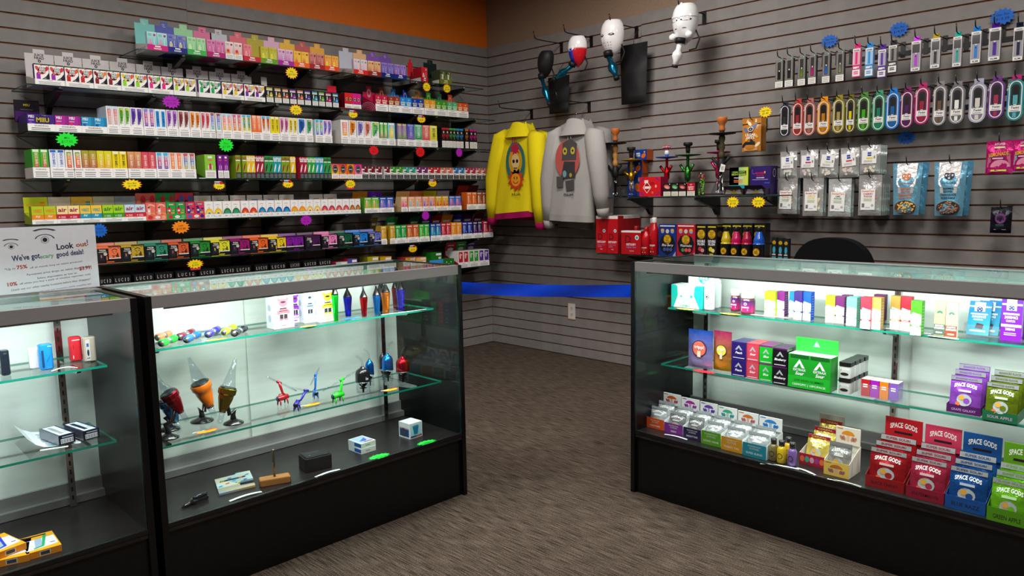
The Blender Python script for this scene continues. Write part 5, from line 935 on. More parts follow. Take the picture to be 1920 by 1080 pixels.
for k, (a, b_, t, q, tc_, fl) in enumerate(((1672.7, 1729, 305.6, 403, 'd06a2c', 'CARAMEL'), (1750, 1812, 303, 405, '1c1f3c', 'CHOCOLATE'))):
    d = .19; y0, w_, zb, h = rr(a, b_, t, q, d)
    m = pouch(w_, h, '7ab4d0', .022, FOIL, taper=.16, crimp=.12); f = FB(m, w_, h); rd = random.Random(40 + k)
    m.P(f, [(w_ * (.5 + x), h * y) for x, y in ((-.34, .99), (.34, .99), (.32, .6), (.26, .54), (-.26, .54), (-.32, .6))], 'd8d2d2', 1, FOIL); m.P(f, [(w_ * (.5 + x), h * y) for x, y in ((-.26, .53), (.26, .53), (.25, .42), (-.25, .42))], 'd4ced0', 1, FOIL)
    m.E(f, w_ * .5, h * .75, w_ * .155, w_ * .155, tc_, 2, n=18); m.R(f, w_ * .47, h * .75 - w_ * .12, w_ * .53, h * .75 + w_ * .12, 'd8d2d2', 3); m.R(f, w_ * .38, h * .75 - w_ * .03, w_ * .62, h * .75 + w_ * .03, 'd8d2d2', 3); m.E(f, w_ * .5, h * .75, w_ * .07, w_ * .07, tc_, 4, n=12); m.T(f, 'C', w_ * .5, h * .75 - w_ * .035, w_ * .07, 'd8d2d2', 5, bold=1)
    m.T(f, 'CannaAid', w_ * .5, h * .6, h * .032, tc_, 2, w=w_ * .44); m.T(f, '200MG', w_ * .5, h * .49, h * .035, tc_, 2, w=w_ * .34, bold=1); m.lines(f, w_ * .32, h * .435, w_ * .68, h * .475, 2, tc_, 2); m.T(f, fl, w_ * .5, h * .375, h * .036, tc_, 2, w=w_ * .48, bold=1); m.T(f, 'POPCORN', w_ * .5, h * .315, h * .036, tc_, 2, w=w_ * .42, bold=1)
    m.E(f, w_ * .5, h * .15, w_ * .36, h * .13, '5a3210' if k == 0 else '4a2c1c', 2, n=20)
    o = obj('popcorn_pouch', m, loc=(-d, y0, zb), rz=RW); tag(o, f'light blue popcorn pouch, {("caramel", "chocolate")[k]} kind with a round window', 'beside the fudge pouches', 'snack pouch', 'popcorn pouches', -y0)
    m = MB()
    for j in range(46):
        r_ = math.sqrt(rd.random()) * .92; t_ = rd.random() * 2 * PI; p = f.p(w_ * .5 + w_ * .34 * r_ * math.cos(t_), h * .15 + h * .12 * r_ * math.sin(t_)); s = w_ * .034 * rd.uniform(.8, 1.25); cc = mix('d8a03c' if k == 0 else '7a4a2c', 'f0d080' if k == 0 else 'b88a6c', rd.random() * .6)
        m.lathe([(0, -s), (s * .8, -s * .6), (s, 0), (s * .8, s * .6), (0, s)], 6, cc, GLOSS, o=p, ax=(rd.random(), rd.random(), 1))
    obj('popcorn_kernels', m, o)['kind'] = 'stuff'
    hang(o, y0, w_, zb, h, d, 'of the popcorn pouches', .965)
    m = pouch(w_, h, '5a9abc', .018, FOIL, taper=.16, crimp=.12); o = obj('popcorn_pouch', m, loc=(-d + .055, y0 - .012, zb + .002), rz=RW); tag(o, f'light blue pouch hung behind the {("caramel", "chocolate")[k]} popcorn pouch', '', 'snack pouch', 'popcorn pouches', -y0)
for k, (a, b_, t, q) in enumerate(((1849, 1900, 264, 325.5), (1899, 1944, 261, 320))):
    d = .16; y0, w_, zb, h = rr(a, b_, t, q, d); m = pouch(w_, h, 'c0146c', .008, FOIL); f = FB(m, w_, h)
    m.P(f, [(w_ * .06, h * .2), (w_ * .94, h * .2), (w_ * .9, h * .6), (w_ * .1, h * .6)], 'd87090' if k == 0 else 'a8a8b4', 1, FOIL); m.E(f, w_ * .55, h * .2, w_ * .36, h * .22, 'e08aa4', 2, n=14, a0=0, a1=PI)
    m.T(f, 'LOOPER', w_ * .5, h * .87, h * .07, 'e8c0d8', 2, w=w_ * .38, bold=1); m.T(f, 'LEMONADE', w_ * .48, h * .53, h * .12, '5a1c5c', 2, w=w_ * .76, bold=1, rot=6); m.T(f, 'LEMONADE', w_ * .48, h * .54, h * .11, 'e8a01c', 3, w=w_ * .73, bold=1, rot=6); m.R(f, w_ * .2, h * .43, w_ * .7, h * .5, '4a1c54', 2); m.lines(f, w_ * .25, h * .43, w_ * .66, h * .5, 1, 'e0b0c8', 4, .6); m.R(f, w_ * .1, h * .04, w_ * .9, h * .15, 'd01c78', 1, FOIL); m.lines(f, w_ * .2, h * .06, w_ * .8, h * .12, 1, 'c8d83c', 2, .8); m.lines(f, w_ * .3, h * .76, w_ * .7, h * .83, 1, 'c8d0a0', 2, .7)
    o = obj('gummy_pouch', m, loc=(-d, y0, zb), rz=RW); tag(o, ('hot pink lemonade gummy pouch', 'pink and grey gummy pouch cut by the frame')[k], 'below the capsule blister packs', 'gummy pouch', 'pink gummy pouches', -y0); hang(o, y0, w_, zb, h, d, 'of the pink gummy pouches', .95)
d = .16; y0, w_, zb, h = rr(1857, 1897, 388, 437, d); m = pouch(w_, h, '14141f', .012, FOIL); f = FB(m, w_, h); m.E(f, w_ * .5, h * .56, w_ * .26, h * .2, '6a2c6c', 1, n=12); m.T(f, 'KOI', w_ * .5, h * .5, h * .12, '2a1430', 2, w=w_ * .34, bold=1); m.lines(f, w_ * .25, h * .26, w_ * .75, h * .36, 2, '3c5a54', 1); m.lines(f, w_ * .2, h * .12, w_ * .8, h * .16, 1, '8a8890', 1)
o = obj('gummy_pouch', m, loc=(-d, y0, zb), rz=RW); tag(o, 'small crinkled black gummy pouch hanging alone', 'low on the right slatwall', 'gummy pouch', None, -y0); hang(o, y0, w_, zb, h, d, 'of the lone black pouch', .95)
d = .17; y0, w_, zb, h = rr(1392, 1427, 221, 284, d); m = pouch(w_, h, 'c07a2c', .012, GLOSS); f = FB(m, w_, h)
for k in range(9): m.E(f, w_ * (.14 + .09 * k), h * (.2 + .09 * ((k * 5) % 8)), w_ * .16, h * .045, ('1c1c24', '4a74a8', 'e8a02c', 'e8d8b0', '5a2c14')[k % 5], 1 + k % 3, n=9, tilt=.8 * (-1) ** k)
m.R(f, 0.002, h * .8, w_ - .002, h * .83, '14141c', 5); m.E(f, w_ * .5, h * .66, w_ * .15, h * .075, 'e8e4e0', 5, n=14); m.E(f, w_ * .5, h * .66, w_ * .12, h * .055, '1c1c20', 6, n=14); m.T(f, 'ec', w_ * .5, h * .645, h * .035, 'W', 7, bold=1); m.T(f, 'LEGAL', w_ * .5, h * .46, h * .075, 'f0ece4', 6, w=w_ * .56, bold=1); m.T(f, 'HITS', w_ * .5, h * .37, h * .075, 'f0ece4', 6, w=w_ * .44, bold=1); m.R(f, w_ * .2, h * .2, w_ * .74, h * .29, '14141c', 5); m.R(f, w_ * .14, h * .03, w_ * .86, h * .12, 'd89a6c', 5)
for a_, s_ in ((.28, -.4), (.76, .4)): m.T(f, '8', w_ * a_, h * .86, h * .1, 'f0e0b8', 6, bold=1, rot=s_ * 30)
o = obj('gummy_pouch', m, loc=(-d, y0, zb), rz=RW); tag(o, 'black and orange swirl-print pouch hanging alone', 'above the rainbow gummy boxes', 'gummy pouch', None, -y0); hang(o, y0, w_, zb, h, d, 'of the swirl-print pouch', .955)
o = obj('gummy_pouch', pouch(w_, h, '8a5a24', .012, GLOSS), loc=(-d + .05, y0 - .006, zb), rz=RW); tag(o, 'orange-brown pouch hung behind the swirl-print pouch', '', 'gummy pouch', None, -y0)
for px, py, w_, h, c, a, b_, n_, wh, dd in ((1555, 77, 29, 22, BL, 'Slim Pen', '$19.99', 'blue', 'above the grey pen packs', .012), (1685.5, 55, 31, 25, BL, 'Slim Pen', '$14.99', 'blue', 'above the black boxed pens', .012), (1879.5, 31, 38, 28, BL, 'Slim Pen', '$19.99', 'blue', 'above the violet and navy pens', .03), (1699, 258, 31, 22, BL, 'Twist', '$24.99', 'blue', 'in shade under the plum blister pack', .003),
                                      (1435, 210, 24, 19, YL, 'Legal Hits', '$1.99', 'yellow', 'above the swirl-print pouch', .12), (1374, 379, 23, 19, YL, 'Gummies', '$7.50', 'yellow', 'below the rainbow gummy box', .315), (1422, 379, 25, 19, YL, 'Gummies', '$1.50', 'yellow', 'below the purple gummy box', .315)):
    price_star(px, py, w_, h, c, a, b_, f'{n_} starburst price tag', wh, rim='e8841c' if c == YL else None, tc='14285c' if c == BL else '3a3410', right=True, grp='starburst price tags on the pouch wall', d=dd)
# --- shelves of the right wall
for z, y0, y1, br, n_ in ((1.2165, -1.415, -2.70, (-1.62, -2.13, -2.58), 'hookah'), (0.838, -1.385, -2.76, (-1.62, -2.1, -2.62), 'detox drink')):
    s_ = empty('wall_shelf', (0, y0, z - .007), RW); obj('glass_panel', glass_slab(0, y0 - y1, -.305, -.004, 0, .006), s_, [M_SHELFGLASS, M_EDGE2])
    for b_ in br: bracket_at(s_, (y0 - b_, 0, 0), 0)
    tag(s_, f'glass shelf on black brackets under the {n_} row', '', 'shelf', 'glass shelves of the pouch wall', -y0)
ZK, ZD = 1.2172, 0.8387
def on(px0, px1, py0, z, d):            # stands on a right-wall shelf: world y of the two sides and its height
    pm = (px0 + px1) / 2; y0, y1 = YR(px0, -d, z), YR(px1, -d, z); return y0, y0 - y1, ZP(py0, -d, (y0 + y1) / 2) - z
def lathe_thing(parts, name, loc, desc, where, cat, grp, key):
    c = empty(name, loc, RW)
    for pn, fn in parts: m = MB(); fn(m); obj(pn, m, c)
    tag(c, desc, where, cat, grp, key); return c
def hookah(px, wv, pts, d, bowl, plate, stem, body, glass, desc, bowlc, platec, stemc, bodyc, pw=1.0, wood=False, s=1.0, tagc=None):
    """glass vase, coloured stem with hose ports, ash plate and bowl; pts = picture rows of bowl top, plate, stem foot, vase top"""
    y = YR(px, -d, ZK); H = [ZP(p, -d, y) - ZK for p in pts]; bt, pz, sf, vt = H; R_ = wv
    def f_vase(m): m.lathe([(R_ * .9, .0), (R_, .006), (R_ * .98, .02), (R_ * .7, vt * .38), (R_ * .36, vt * .74), (R_ * .3, vt * .94), (R_ * .36, vt), (R_ * .3, vt), (R_ * .25, vt * .94), (R_ * .3, vt * .74), (R_ * .64, vt * .38), (R_ * .9, .022), (R_ * .86, .008), (0, .007)], 24, 'f4f4f6', GLASS)
    def f_body(m):
        m.lathe([(R_ * .26, vt * .9), (R_ * .38, vt + .001), (R_ * .42, vt + (sf - vt) * .4), (R_ * .3, sf), (R_ * .2, sf + .004)], 16, bodyc, METAL if body == 'm' else MATTE)
        for sg in (-1, 1): m.tube([(0, 0, vt + (sf - vt) * .35), (sg * R_ * .5, -.006, vt + (sf - vt) * .7), (sg * R_ * .95, -.012, vt + (sf - vt) * 1.15)], [.006, .008, .0095], 10, bodyc, METAL if body == 'm' else MATTE)
        m.tube([(0, 0, vt * .95), (0, 0, .025)], .0045, 8, bodyc, METAL)
    def f_stem(m):
        n = 9; L_ = pz - sf; pr = []
        for k in range(n + 1): pr.append((R_ * (.2 + (.13 * abs(math.sin(k * PI / 3)) if wood else .0)), sf + L_ * k / n))
        m.lathe(pr, 14, stemc, MATTE if wood else METAL)
    def f_plate(m): m.lathe([(R_ * .22, pz - .006), (R_ * 1.1 * pw, pz + .002), (R_ * 1.16 * pw, pz + .007), (R_ * 1.06 * pw, pz + .005), (R_ * .26, pz + .003), (R_ * .22, pz + .016), (R_ * .2, pz + .02)], 24, platec, MATTE)
    def f_bowl(m):
        hb = bt - pz - .018; z0 = pz + .018; q = R_ * .5
        if bowl == 'clay': m.lathe([(q * .5, z0), (q * .66, z0 + hb * .12), (q * .5, z0 + hb * .3), (q * .56, z0 + hb * .5), (q * .98, z0 + hb * .68), (q, z0 + hb * .92), (q * .9, z0 + hb), (q * .6, z0 + hb * .97), (q * .5, z0 + hb * .7), (0, z0 + hb * .66)], 18, bowlc, MATTE)
        elif bowl == 'cup': m.lathe([(q * .5, z0), (q * .6, z0 + hb * .35), (q * .62, z0 + hb * .62), (q * 1.15, z0 + hb * .72), (q * 1.15, z0 + hb * .98), (q, z0 + hb), (q * .8, z0 + hb * .8), (0, z0 + hb * .78)], 18, bowlc, MATTE)
        else:
            m.lathe([(q * .5, z0), (q * .72, z0 + hb * .12), (q * .68, z0 + hb * .4), (q * .5, z0 + hb * .55)], 16, 'ece8e4', GLOSS); m.lathe([(q * .5, z0 + hb * .54), (q * 1.1, z0 + hb * .74), (q * 1.16, z0 + hb * .92), (q * 1.0, z0 + hb), (q * .8, z0 + hb * .9), (0, z0 + hb * .88)], 18, 'c01c1c', GLOSS)
            for k in range(7):
                t_ = -PI * (k + .5) / 7; P = Vector((math.cos(t_) * q * 1.17, math.sin(t_) * q * 1.17, z0 + hb * .84)); m.lathe([(0, -.001), (.0045, 0), (0, .0012)], 8, 'f0ece8', GLOSS, o=P, ax=(math.cos(t_), math.sin(t_), .1))
    parts = [('glass_vase', f_vase), ('hose_port_body', f_body), ('stem', f_stem), ('ash_plate', f_plate), ('bowl', f_bowl)]
    if tagc: parts.append(('paper_tag', lambda m: m.poly([(R_ * .1, -R_ * .6, vt - .012), (R_ * .66, -R_ * .66, vt - .016), (R_ * .8, -R_ * .66, vt + .024), (R_ * .3, -R_ * .6, vt + .034)], 'e8e4e0').lines(F((R_ * .3, -R_ * .645, vt - .01)), 0, .005, R_ * .36, .03, 4, 'a8a4a4', 3)))
    return lathe_thing(parts, 'hookah', (-d, y, ZK), desc, 'on the hookah shelf', 'hookah', 'hookahs on the right wall shelf', -y)
hookah(1154, .058, (241, 270, 313, 329), .2, 'clay', 1, 1, 'p', 1, 'hookah with clay bowl and turned wooden stem', 'b8642c', '141416', 'b8803c', '121214', 1.15, True)
hookah(1183.5, .05, (276, 301, 324, 335), .14, 'cup', 1, 1, 'm', 1, 'hookah with black bowl and yellow stem', '19191b', 'a87814', 'c89414', 'd89a14', 1.2)
hookah(1250, .045, (273.5, 296, 314, 334), .16, 'toad', 1, 1, 'm', 1, 'hookah with a red white-dotted bowl', 'c01c1c', '1c4cb0', 'b4101c', 'b4101c', 1.4)
hookah(1289, .05, (267, 292, 312, 336), .14, 'cup', 1, 1, 'm', 1, 'hookah with black bowl and green stem', '161618', '2c5a24', '2c7a2c', '3c8a34', 1.4)
hookah(1346, .042, (262, 287, 306, 330), .09, 'cup', 1, 1, 'm', 1, 'hookah with a magenta stem half hidden behind', '161618', '9a1450', 'b01c5c', 'd02c6c', 1.5)
hookah(1352, .062, (219.5, 252, 298, 318), .2, 'clay', 1, 1, 'p', 1, 'tall hookah with clay bowl and paper tag', 'c06a30', '121214', '4a4028', '141416', 1.15, True, tagc=1)
def rbox_thing(px0, px1, py, z, d, dep, body, draw, name, desc, where, cat, grp=None, mat=PRINT, side=None, top=None, dz=0.0006):
    y0, w_, h = on(px0, px1, py, z, d); m = MB(); m.box(0, w_, 0, dep, 0, h, body, mat, side=side, top=top); draw(m, F((0, 0, 0)), w_, h)
    o = obj(name, m, loc=(-d, y0, z + dz), rz=RW); tag(o, desc, where, cat, grp, -y0); return o
WK = 'on the hookah shelf'
def d_coco(m, f, w_, h):
    m.R(f, 0, 0, w_, h, '14368a', 1); m.E(f, w_ * .3, h * .5, w_ * .22, h * .3, '3c6ac8', 2, n=12); m.lines(f, w_ * .1, h * .32, w_ * .48, h * .7, 2, 'e8e0d0', 3, .7); m.E(f, w_ * .72, h * .4, w_ * .2, h * .2, 'd8641c', 2, n=10, tilt=.6); m.E(f, w_ * .8, h * .75, w_ * .06, h * .1, 'c8b08c', 3, n=8)
rbox_thing(1177, 1203, 326, ZK, .075, .07, '14368a', d_coco, 'charcoal_box', 'blue coconut charcoal box with an orange side, lowest of the stack', WK, 'box', 'charcoal boxes', side='b0501c')
zc = ZK + on(1177, 1203, 326, ZK, .075)[2] + .0006
for px0, px1, py, n_ in ((1177, 1204, 301, 'middle of the stack'), (1190, 1213, 280.5, 'topmost of the stack')):
    y0, w_ = YR(px0, -.075, zc), YR(px0, -.075, zc) - YR(px1, -.075, zc); h = ZP(py, -.075, y0 - w_ / 2) - zc; m = MB(); m.box(0, w_, 0, .07, 0, h, '14368a', side='b0501c'); d_coco(m, F((0, 0, 0)), w_, h); o = obj('charcoal_box', m, loc=(-.075, y0, zc + .0006), rz=RW); tag(o, f'blue coconut charcoal box with an orange side, {n_}', WK, 'box', 'charcoal boxes', -y0); zc += h + .0008
def d_redbox(m, f, w_, h):
    m.R(f, 0, 0, w_, h, 'd0101c', 1)
    for x, y, s in ((.04, .04, 1), (.96, .04, -1), (.04, .96, 1), (.96, .96, -1)):
        t_ = .16 * (1 if y < .5 else -1); m.P(f, [(w_ * (x), h * (y + t_ * 1.4)), (w_ * (x), h * (y + t_)), (w_ * (x + s * .14), h * y), (w_ * (x + s * .2), h * y)], '2c2c9a', 2)
    m.P(f, [(w_ * .36, h * .16), (w_ * .56, h * .46), (w_ * .36, h * .8), (w_ * .16, h * .46)], 'e8e0d0', 2); m.P(f, [(w_ * .36, h * .2), (w_ * .53, h * .46), (w_ * .36, h * .75), (w_ * .19, h * .46)], 'b01018', 3); m.R(f, w_ * .24, h * .4, w_ * .5, h * .52, 'e8e0d0', 4); m.R(f, w_ * .24, h * .68, w_ * .42, h * .84, 'e8dcd0', 4); m.E(f, w_ * .78, h * .52, w_ * .04, h * .08, 'e0b0a0', 2, n=8); m.E(f, w_ * .62, h * .2, w_ * .05, h * .06, 'c87060', 2, n=8); m.E(f, w_ * .6, h * .66, w_ * .12, h * .08, '9a0c18', 2, n=8)
rbox_thing(1199, 1238.5, 332, ZK, .27, .085, 'c40e1c', d_redbox, 'playing_card_box', 'large red box with blue corner bars', WK, 'box', side='a81040')
for px0, px1, c1, n_ in ((1243.5, 1257.5, 'd8604c', 'watermelon'), (1258.5, 1271.5, '3c9a3c', 'green melon'), (1272.5, 1286, 'b82c1c', 'red pepper'), (1288, 1303, 'b0142c', 'wine red')):
    def dd(m, f, w_, h, c1=c1, n_=n_):
        m.R(f, 0, 0, w_, h, '17161a', 1); m.R(f, w_ * .03, 0.001, w_ * .97, h * .36, 'e4dccc', 2); m.lines(f, w_ * .1, h * .05, w_ * .9, h * .32, 4, '9a928a', 3, .35)
        if n_ == 'wine red': m.R(f, 0, h * .37, w_, h, c1, 2); m.T(f, 'BERRY', w_ / 2, h * .62, h * .11, 'f0e0d8', 3, w=w_ * .7, bold=1); m.T(f, 'BLISS', w_ / 2, h * .47, h * .11, 'f0e0d8', 3, w=w_ * .6, bold=1); m.E(f, w_ / 2, h * .86, w_ * .16, h * .06, 'e08a8a', 3, n=8)
        else: m.E(f, w_ * .5, h * .72, w_ * .42, h * .16, c1, 2, n=12, tilt=-.25); m.E(f, w_ * .5, h * .68, w_ * .3, h * .09, mix(c1, 'W', .3), 3, n=10, tilt=-.25); m.E(f, w_ * .86, h * .93, w_ * .06, h * .04, 'e8e4e0', 3, n=8)
    rbox_thing(px0, px1, 343 if n_ == 'wine red' else 344, ZK, .27, .03, '17161a', dd, 'flavour_box', f'small black box with {n_} picture and warning label' if n_ != 'wine red' else 'small wine-red box with warning label', WK, 'box', 'small flavour boxes')
y0, w_, h = on(1309, 1321.5, 323, ZK, .22)
def f_jar(m): m.lathe([(w_ * .48, 0), (w_ * .5, .004), (w_ * .5, h * .95), (w_ * .42, h)], 16, 'f4f4f4', GLASS)
def f_fill(m):
    rd = random.Random(5)
    for k in range(34):
        z = h * (.06 + .84 * k / 34); t_ = rd.random() * 6.28; r_ = w_ * .3; m.lathe([(0, -.006), (.008, 0), (0, .006)], 6, 'b82c2c' if z > h * .72 else ('6ab41c', '8ac83c', '4c9a14')[k % 3], GLOSS, o=(r_ * math.cos(t_), r_ * math.sin(t_), z), ax=(rd.random(), rd.random(), 1))
c = lathe_thing([('jar_glass', f_jar), ('candy_filling', f_fill)], 'candy_jar', (-.22, y0 - w_ / 2, ZK + .0006), 'clear jar of green and red pieces', WK, 'jar', None, 0); c.children[1]['kind'] = 'stuff'
def d_legal(m, f, w_, h):
    m.R(f, 0, 0, w_ * .5, h, '1c94b4', 1); m.add([f.p(0, 0, LAY), f.p(w_, 0, LAY), f.p(w_, h, LAY), f.p(0, h, LAY)], [(0, 1, 2, 3)], ['1c8ac0', 'd8dc2c', 'c8d834', '1c94b0'], PRINT)
    m.R(f, w_ * .1, h * .54, w_ * .9, h * .8, '14141a', 2); m.T(f, 'LEGAL LIMITS', w_ / 2, h * .69, h * .09, '8ac83c', 3, w=w_ * .66, bold=1); m.T(f, 'DELTA 9 GUMMIES', w_ / 2, h * .56, h * .09, 'c8d834', 3, w=w_ * .74, bold=1); m.T(f, 'STRAWBERRY', w_ / 2, h * .38, h * .06, 'f0ece8', 2, w=w_ * .5, bold=1); m.lines(f, w_ * .2, h * .14, w_ * .8, h * .32, 2, 'e8703c', 2, .5)
def d_snooze(m, f, w_, h):
    m.R(f, 0, 0, w_, h, '2a1260', 1); m.E(f, w_ * .18, h * .72, w_ * .1, h * .16, '6a3ca8', 2, n=12, a0=2.2, a1=5.4, inner=.7); m.T(f, 'snooze', w_ * .5, h * .58, h * .13, 'c01450', 2, w=w_ * .5, bold=1); m.T(f, 'berry', w_ * .5, h * .46, h * .1, 'b01448', 2, w=w_ * .36, bold=1); m.T(f, 'z', w_ * .72, h * .62, h * .14, 'e8d82c', 3, bold=1); m.T(f, 'GUMMIES', w_ / 2, h * .34, h * .06, 'e8e0f0', 2, w=w_ * .4, bold=1); m.lines(f, w_ * .1, h * .24, w_ * .9, h * .3, 1, 'a894c8', 2); m.R(f, w_ * .7, h * .06, w_ * .96, h * .11, '1c5cc0', 2)
for px0, px1, py, dr, body, sd, n_, trc in ((1367, 1402, 314, d_legal, '1c94b4', '6a8a2c', 'rainbow', '3c2c1c'), (1406, 1444, 311.5, d_snooze, '2a1260', '241050', 'purple', '20142c')):
    y0, w_, h = on(px0, px1, py, ZK, .24); c = empty('gummy_display_box', (-.24, y0, ZK + .0006), RW)
    m = MB(); m.box(0, w_, 0, .085, 0, h, body, side=sd); dr(m, F((0, 0, h * .36)), w_, h * .64); m.R(F((w_, 0, 0), (0, 1, 0)), .02, h * .4, .065, h * .9, mix(sd, 'K', .3), 1); m.E(F((w_, 0, 0), (0, 1, 0)), .045, h * .76, .016, .024, 'd8d0e0', 2, n=14, inner=.86); obj('box_body', m, c)
    m = MB(); m.box(-.004, w_ * .96, -.05, -.001, .002, h * .24, trc); m.P(F((0, -.0505, 0)), [(w_ * .02, h * .05), (w_ * .9, h * .05), (w_ * .8, h * .22), (w_ * .5, h * .12), (w_ * .1, h * .22)], mix(trc, 'W', .25), 1); m.P(F((0, -.051, 0)), [(w_ * .3, h * .06), (w_ * .66, h * .06), (w_ * .5, h * .2)], mix(trc, 'Y', .25), 2)
    m.poly([(-.006, -.0512, h * .2), (w_ * .98, -.0512, h * .2), (w_ * .9, -.075, h * .33), (.004, -.075, h * .33)], mix(trc, 'K', .2)); obj('open_lid', m, c)
    tag(c, f'{n_} gummy display box with its lid folded open', WK, 'display box', 'gummy display boxes', -y0)
# --- detox drinks shelf
WD = 'on the detox drink shelf'
def d_detox(m, f, w_, h):
    m.R(f, 0, 0, w_, h, 'b80c18', 1); m.R(f, 0, h * .92, w_, h, 'e8dcd8', 2); m.E(f, w_ * .74, h * .6, w_ * .13, w_ * .13, 'e8eeee', 2, n=12); m.E(f, w_ * .74, h * .6, w_ * .08, w_ * .08, '3c9aa8', 3, n=10); m.T(f, 'D', w_ * .38, h * .36, h * .17, '6e0a1c', 2, wmax=w_ * .5, bold=1); m.T(f, 'DETOXIFY', w_ * .5, h * .27, h * .055, 'f0dcd8', 3, w=w_ * .8, bold=1); m.T(f, 'mega clean', w_ * .48, h * .21, h * .035, 'a06ac0', 3, w=w_ * .7); m.lines(f, w_ * .1, h * .15, w_ * .6, h * .2, 2, 'c06a7c', 3); m.lines(f, w_ * .35, h * .08, w_ * .65, h * .12, 2, 'd89a98', 3)
for k, (px0, px1) in enumerate(((1118, 1138), (1138.7, 1158.5))):
    rbox_thing(px0, px1, 405, ZD, .27, .062, 'a80c16', d_detox, 'drink_carton', 'tall red detox carton with white top', WD, 'carton', 'red detox cartons', side='a00a14')
    for j in range(3):
        y0, w_, h = on(px0, px1, 405, ZD, .27); m = MB(); m.box(0, w_, 0, .062, 0, h * .92, '9a0a14'); m.box(0, w_, 0, .062, h * .92, h, 'd8ccc8')
        o = obj('drink_carton', m, loc=(-.27 + .064 * (j + 1), y0, ZD + .0006), rz=RW); tag(o, f'plain-backed tall red carton in the {("second", "third", "rearmost")[j]} rank', WD, 'carton', 'red detox cartons', -y0)
y0, w_, h = on(1165.5, 1202, 433, ZD, .285); m = MB(); m.box(0, w_, 0, .05, 0, h, 'b00c18', side='a00a14', top='e0d4d0'); f = F((0, 0, 0)); m.R(f, 0, h * .93, w_, h, 'e8dcd8', 1); m.T(f, 'D', w_ * .34, h * .48, h * .34, '6e0a1c', 1, bold=1, wmax=w_ * .4); m.E(f, w_ * .8, h * .72, w_ * .1, w_ * .1, 'e8eeee', 1, n=12); m.E(f, w_ * .8, h * .72, w_ * .065, w_ * .065, '3c9aa8', 2, n=10); m.T(f, 'DETOXIFY', w_ * .5, h * .38, h * .09, 'f0dcd8', 2, w=w_ * .48, bold=1); m.T(f, 'mighty clean', w_ * .52, h * .28, h * .065, 'a06ac0', 2, w=w_ * .52, bold=1); m.lines(f, w_ * .4, h * .12, w_ * .7, h * .18, 2, 'd89a98', 2)
o = obj('drink_carton', m, loc=(-.288, y0, ZD + .0006), rz=RW); tag(o, 'square red detox carton with white lid edge', WD, 'carton', 'red detox cartons', -y0)
def bottle(px0, px1, py, d, col, cap, lab, desc, shape=0, grp='drink bottles on the lower shelf', capc='a80c14', fo=None, z=None):
    y0, w_, h = on(px0, px1, py, ZD, d); r_ = w_ / 2; c = empty('drink_bottle', (-d, y0 - r_, ZD + .0008), RW); m = MB()
    if shape == 0: m.lathe([(r_ * .9, 0), (r_, .004), (r_, h * .62), (r_ * .86, h * .72), (r_ * .5, h * .83), (r_ * .46, h * .88)], 18, col, GLOSS)
    else: m.lathe([(r_ * .9, 0), (r_, .004), (r_, h * .5), (r_ * .84, h * .53), (r_ * .96, h * .56), (r_ * .8, h * .66), (r_ * .5, h * .82), (r_ * .44, h * .87)], 18, col, GLOSS)
    obj('bottle_body', m, c); m = MB(); m.lathe([(r_ * .52, h * .86), (r_ * .54, h * .87), (r_ * .54, h * .985), (r_ * .48, h)], 16, capc, GLOSS); obj('cap', m, c)
    m = MB(); lab(m, r_, h); obj('label', m, c); tag(c, desc, WD, 'bottle', grp, -y0); return c
class FC:                               # print frame wrapped round a cylinder
    def __init__(s, r): s.r = r
    def p(s, x, y, hh=0.0): a = x / s.r; return Vector(((s.r + .0006 + hh) * math.sin(a), -(s.r + .0006 + hh) * math.cos(a), y))
def lab_detox(m, r_, h):
    f = FC(r_); m.T(f, 'D', -r_ * .3, h * .3, h * .13, '780a20', 1, bold=1, wmax=r_ * .8); m.T(f, 'DETOXIFY', 0, h * .24, h * .045, 'f0dcd8', 1, w=r_ * 1.5, bold=1); m.lines(f, -r_ * .6, h * .15, r_ * .3, h * .22, 2, 'e8841c', 1, .6); m.R(f, -r_ * .3, h * .08, r_ * .4, h * .11, 'e8dcd8', 1)
bottle(1204.5, 1218.5, 426, .26, 'b80c18', 0, lab_detox, 'short red detox bottle in front', 0, capc='b00c18'); bottle(1186, 1200, 424, .2, 'a80c16', 0, lab_detox, 'short red detox bottle behind the square carton', 0, capc='980a14'); bottle(1206, 1219, 425, .19, 'a80c16', 0, lab_detox, 'short red detox bottle hidden in second rank', 0, capc='980a14')
bottle(1219.5, 1234, 408, .25, 'b80c18', 0, lab_detox, 'tall red detox bottle with white cap', 0, capc='e8e0dc'); bottle(1216, 1231, 409, .17, 'a80c16', 0, lab_detox, 'tall red detox bottle in second rank', 0, capc='b8b0ac')
def burst(m, f, cx, cy2, r_):
    m.E(f, cx, cy2, r_, r_ * 1.05, 'b07814', 3, n=14); m.E(f, cx, cy2, r_ * .8, r_ * .85, 'd8b41c', 4, n=12)
    for k in range(5): m.R(f, cx - r_ * (.6 - .1 * (k % 2)), cy2 + r_ * (.5 - .3 * k) - r_ * .06, cx + r_ * (.6 - .1 * (k % 3)), cy2 + r_ * (.5 - .3 * k) + r_ * .06, '4a3208', 5)
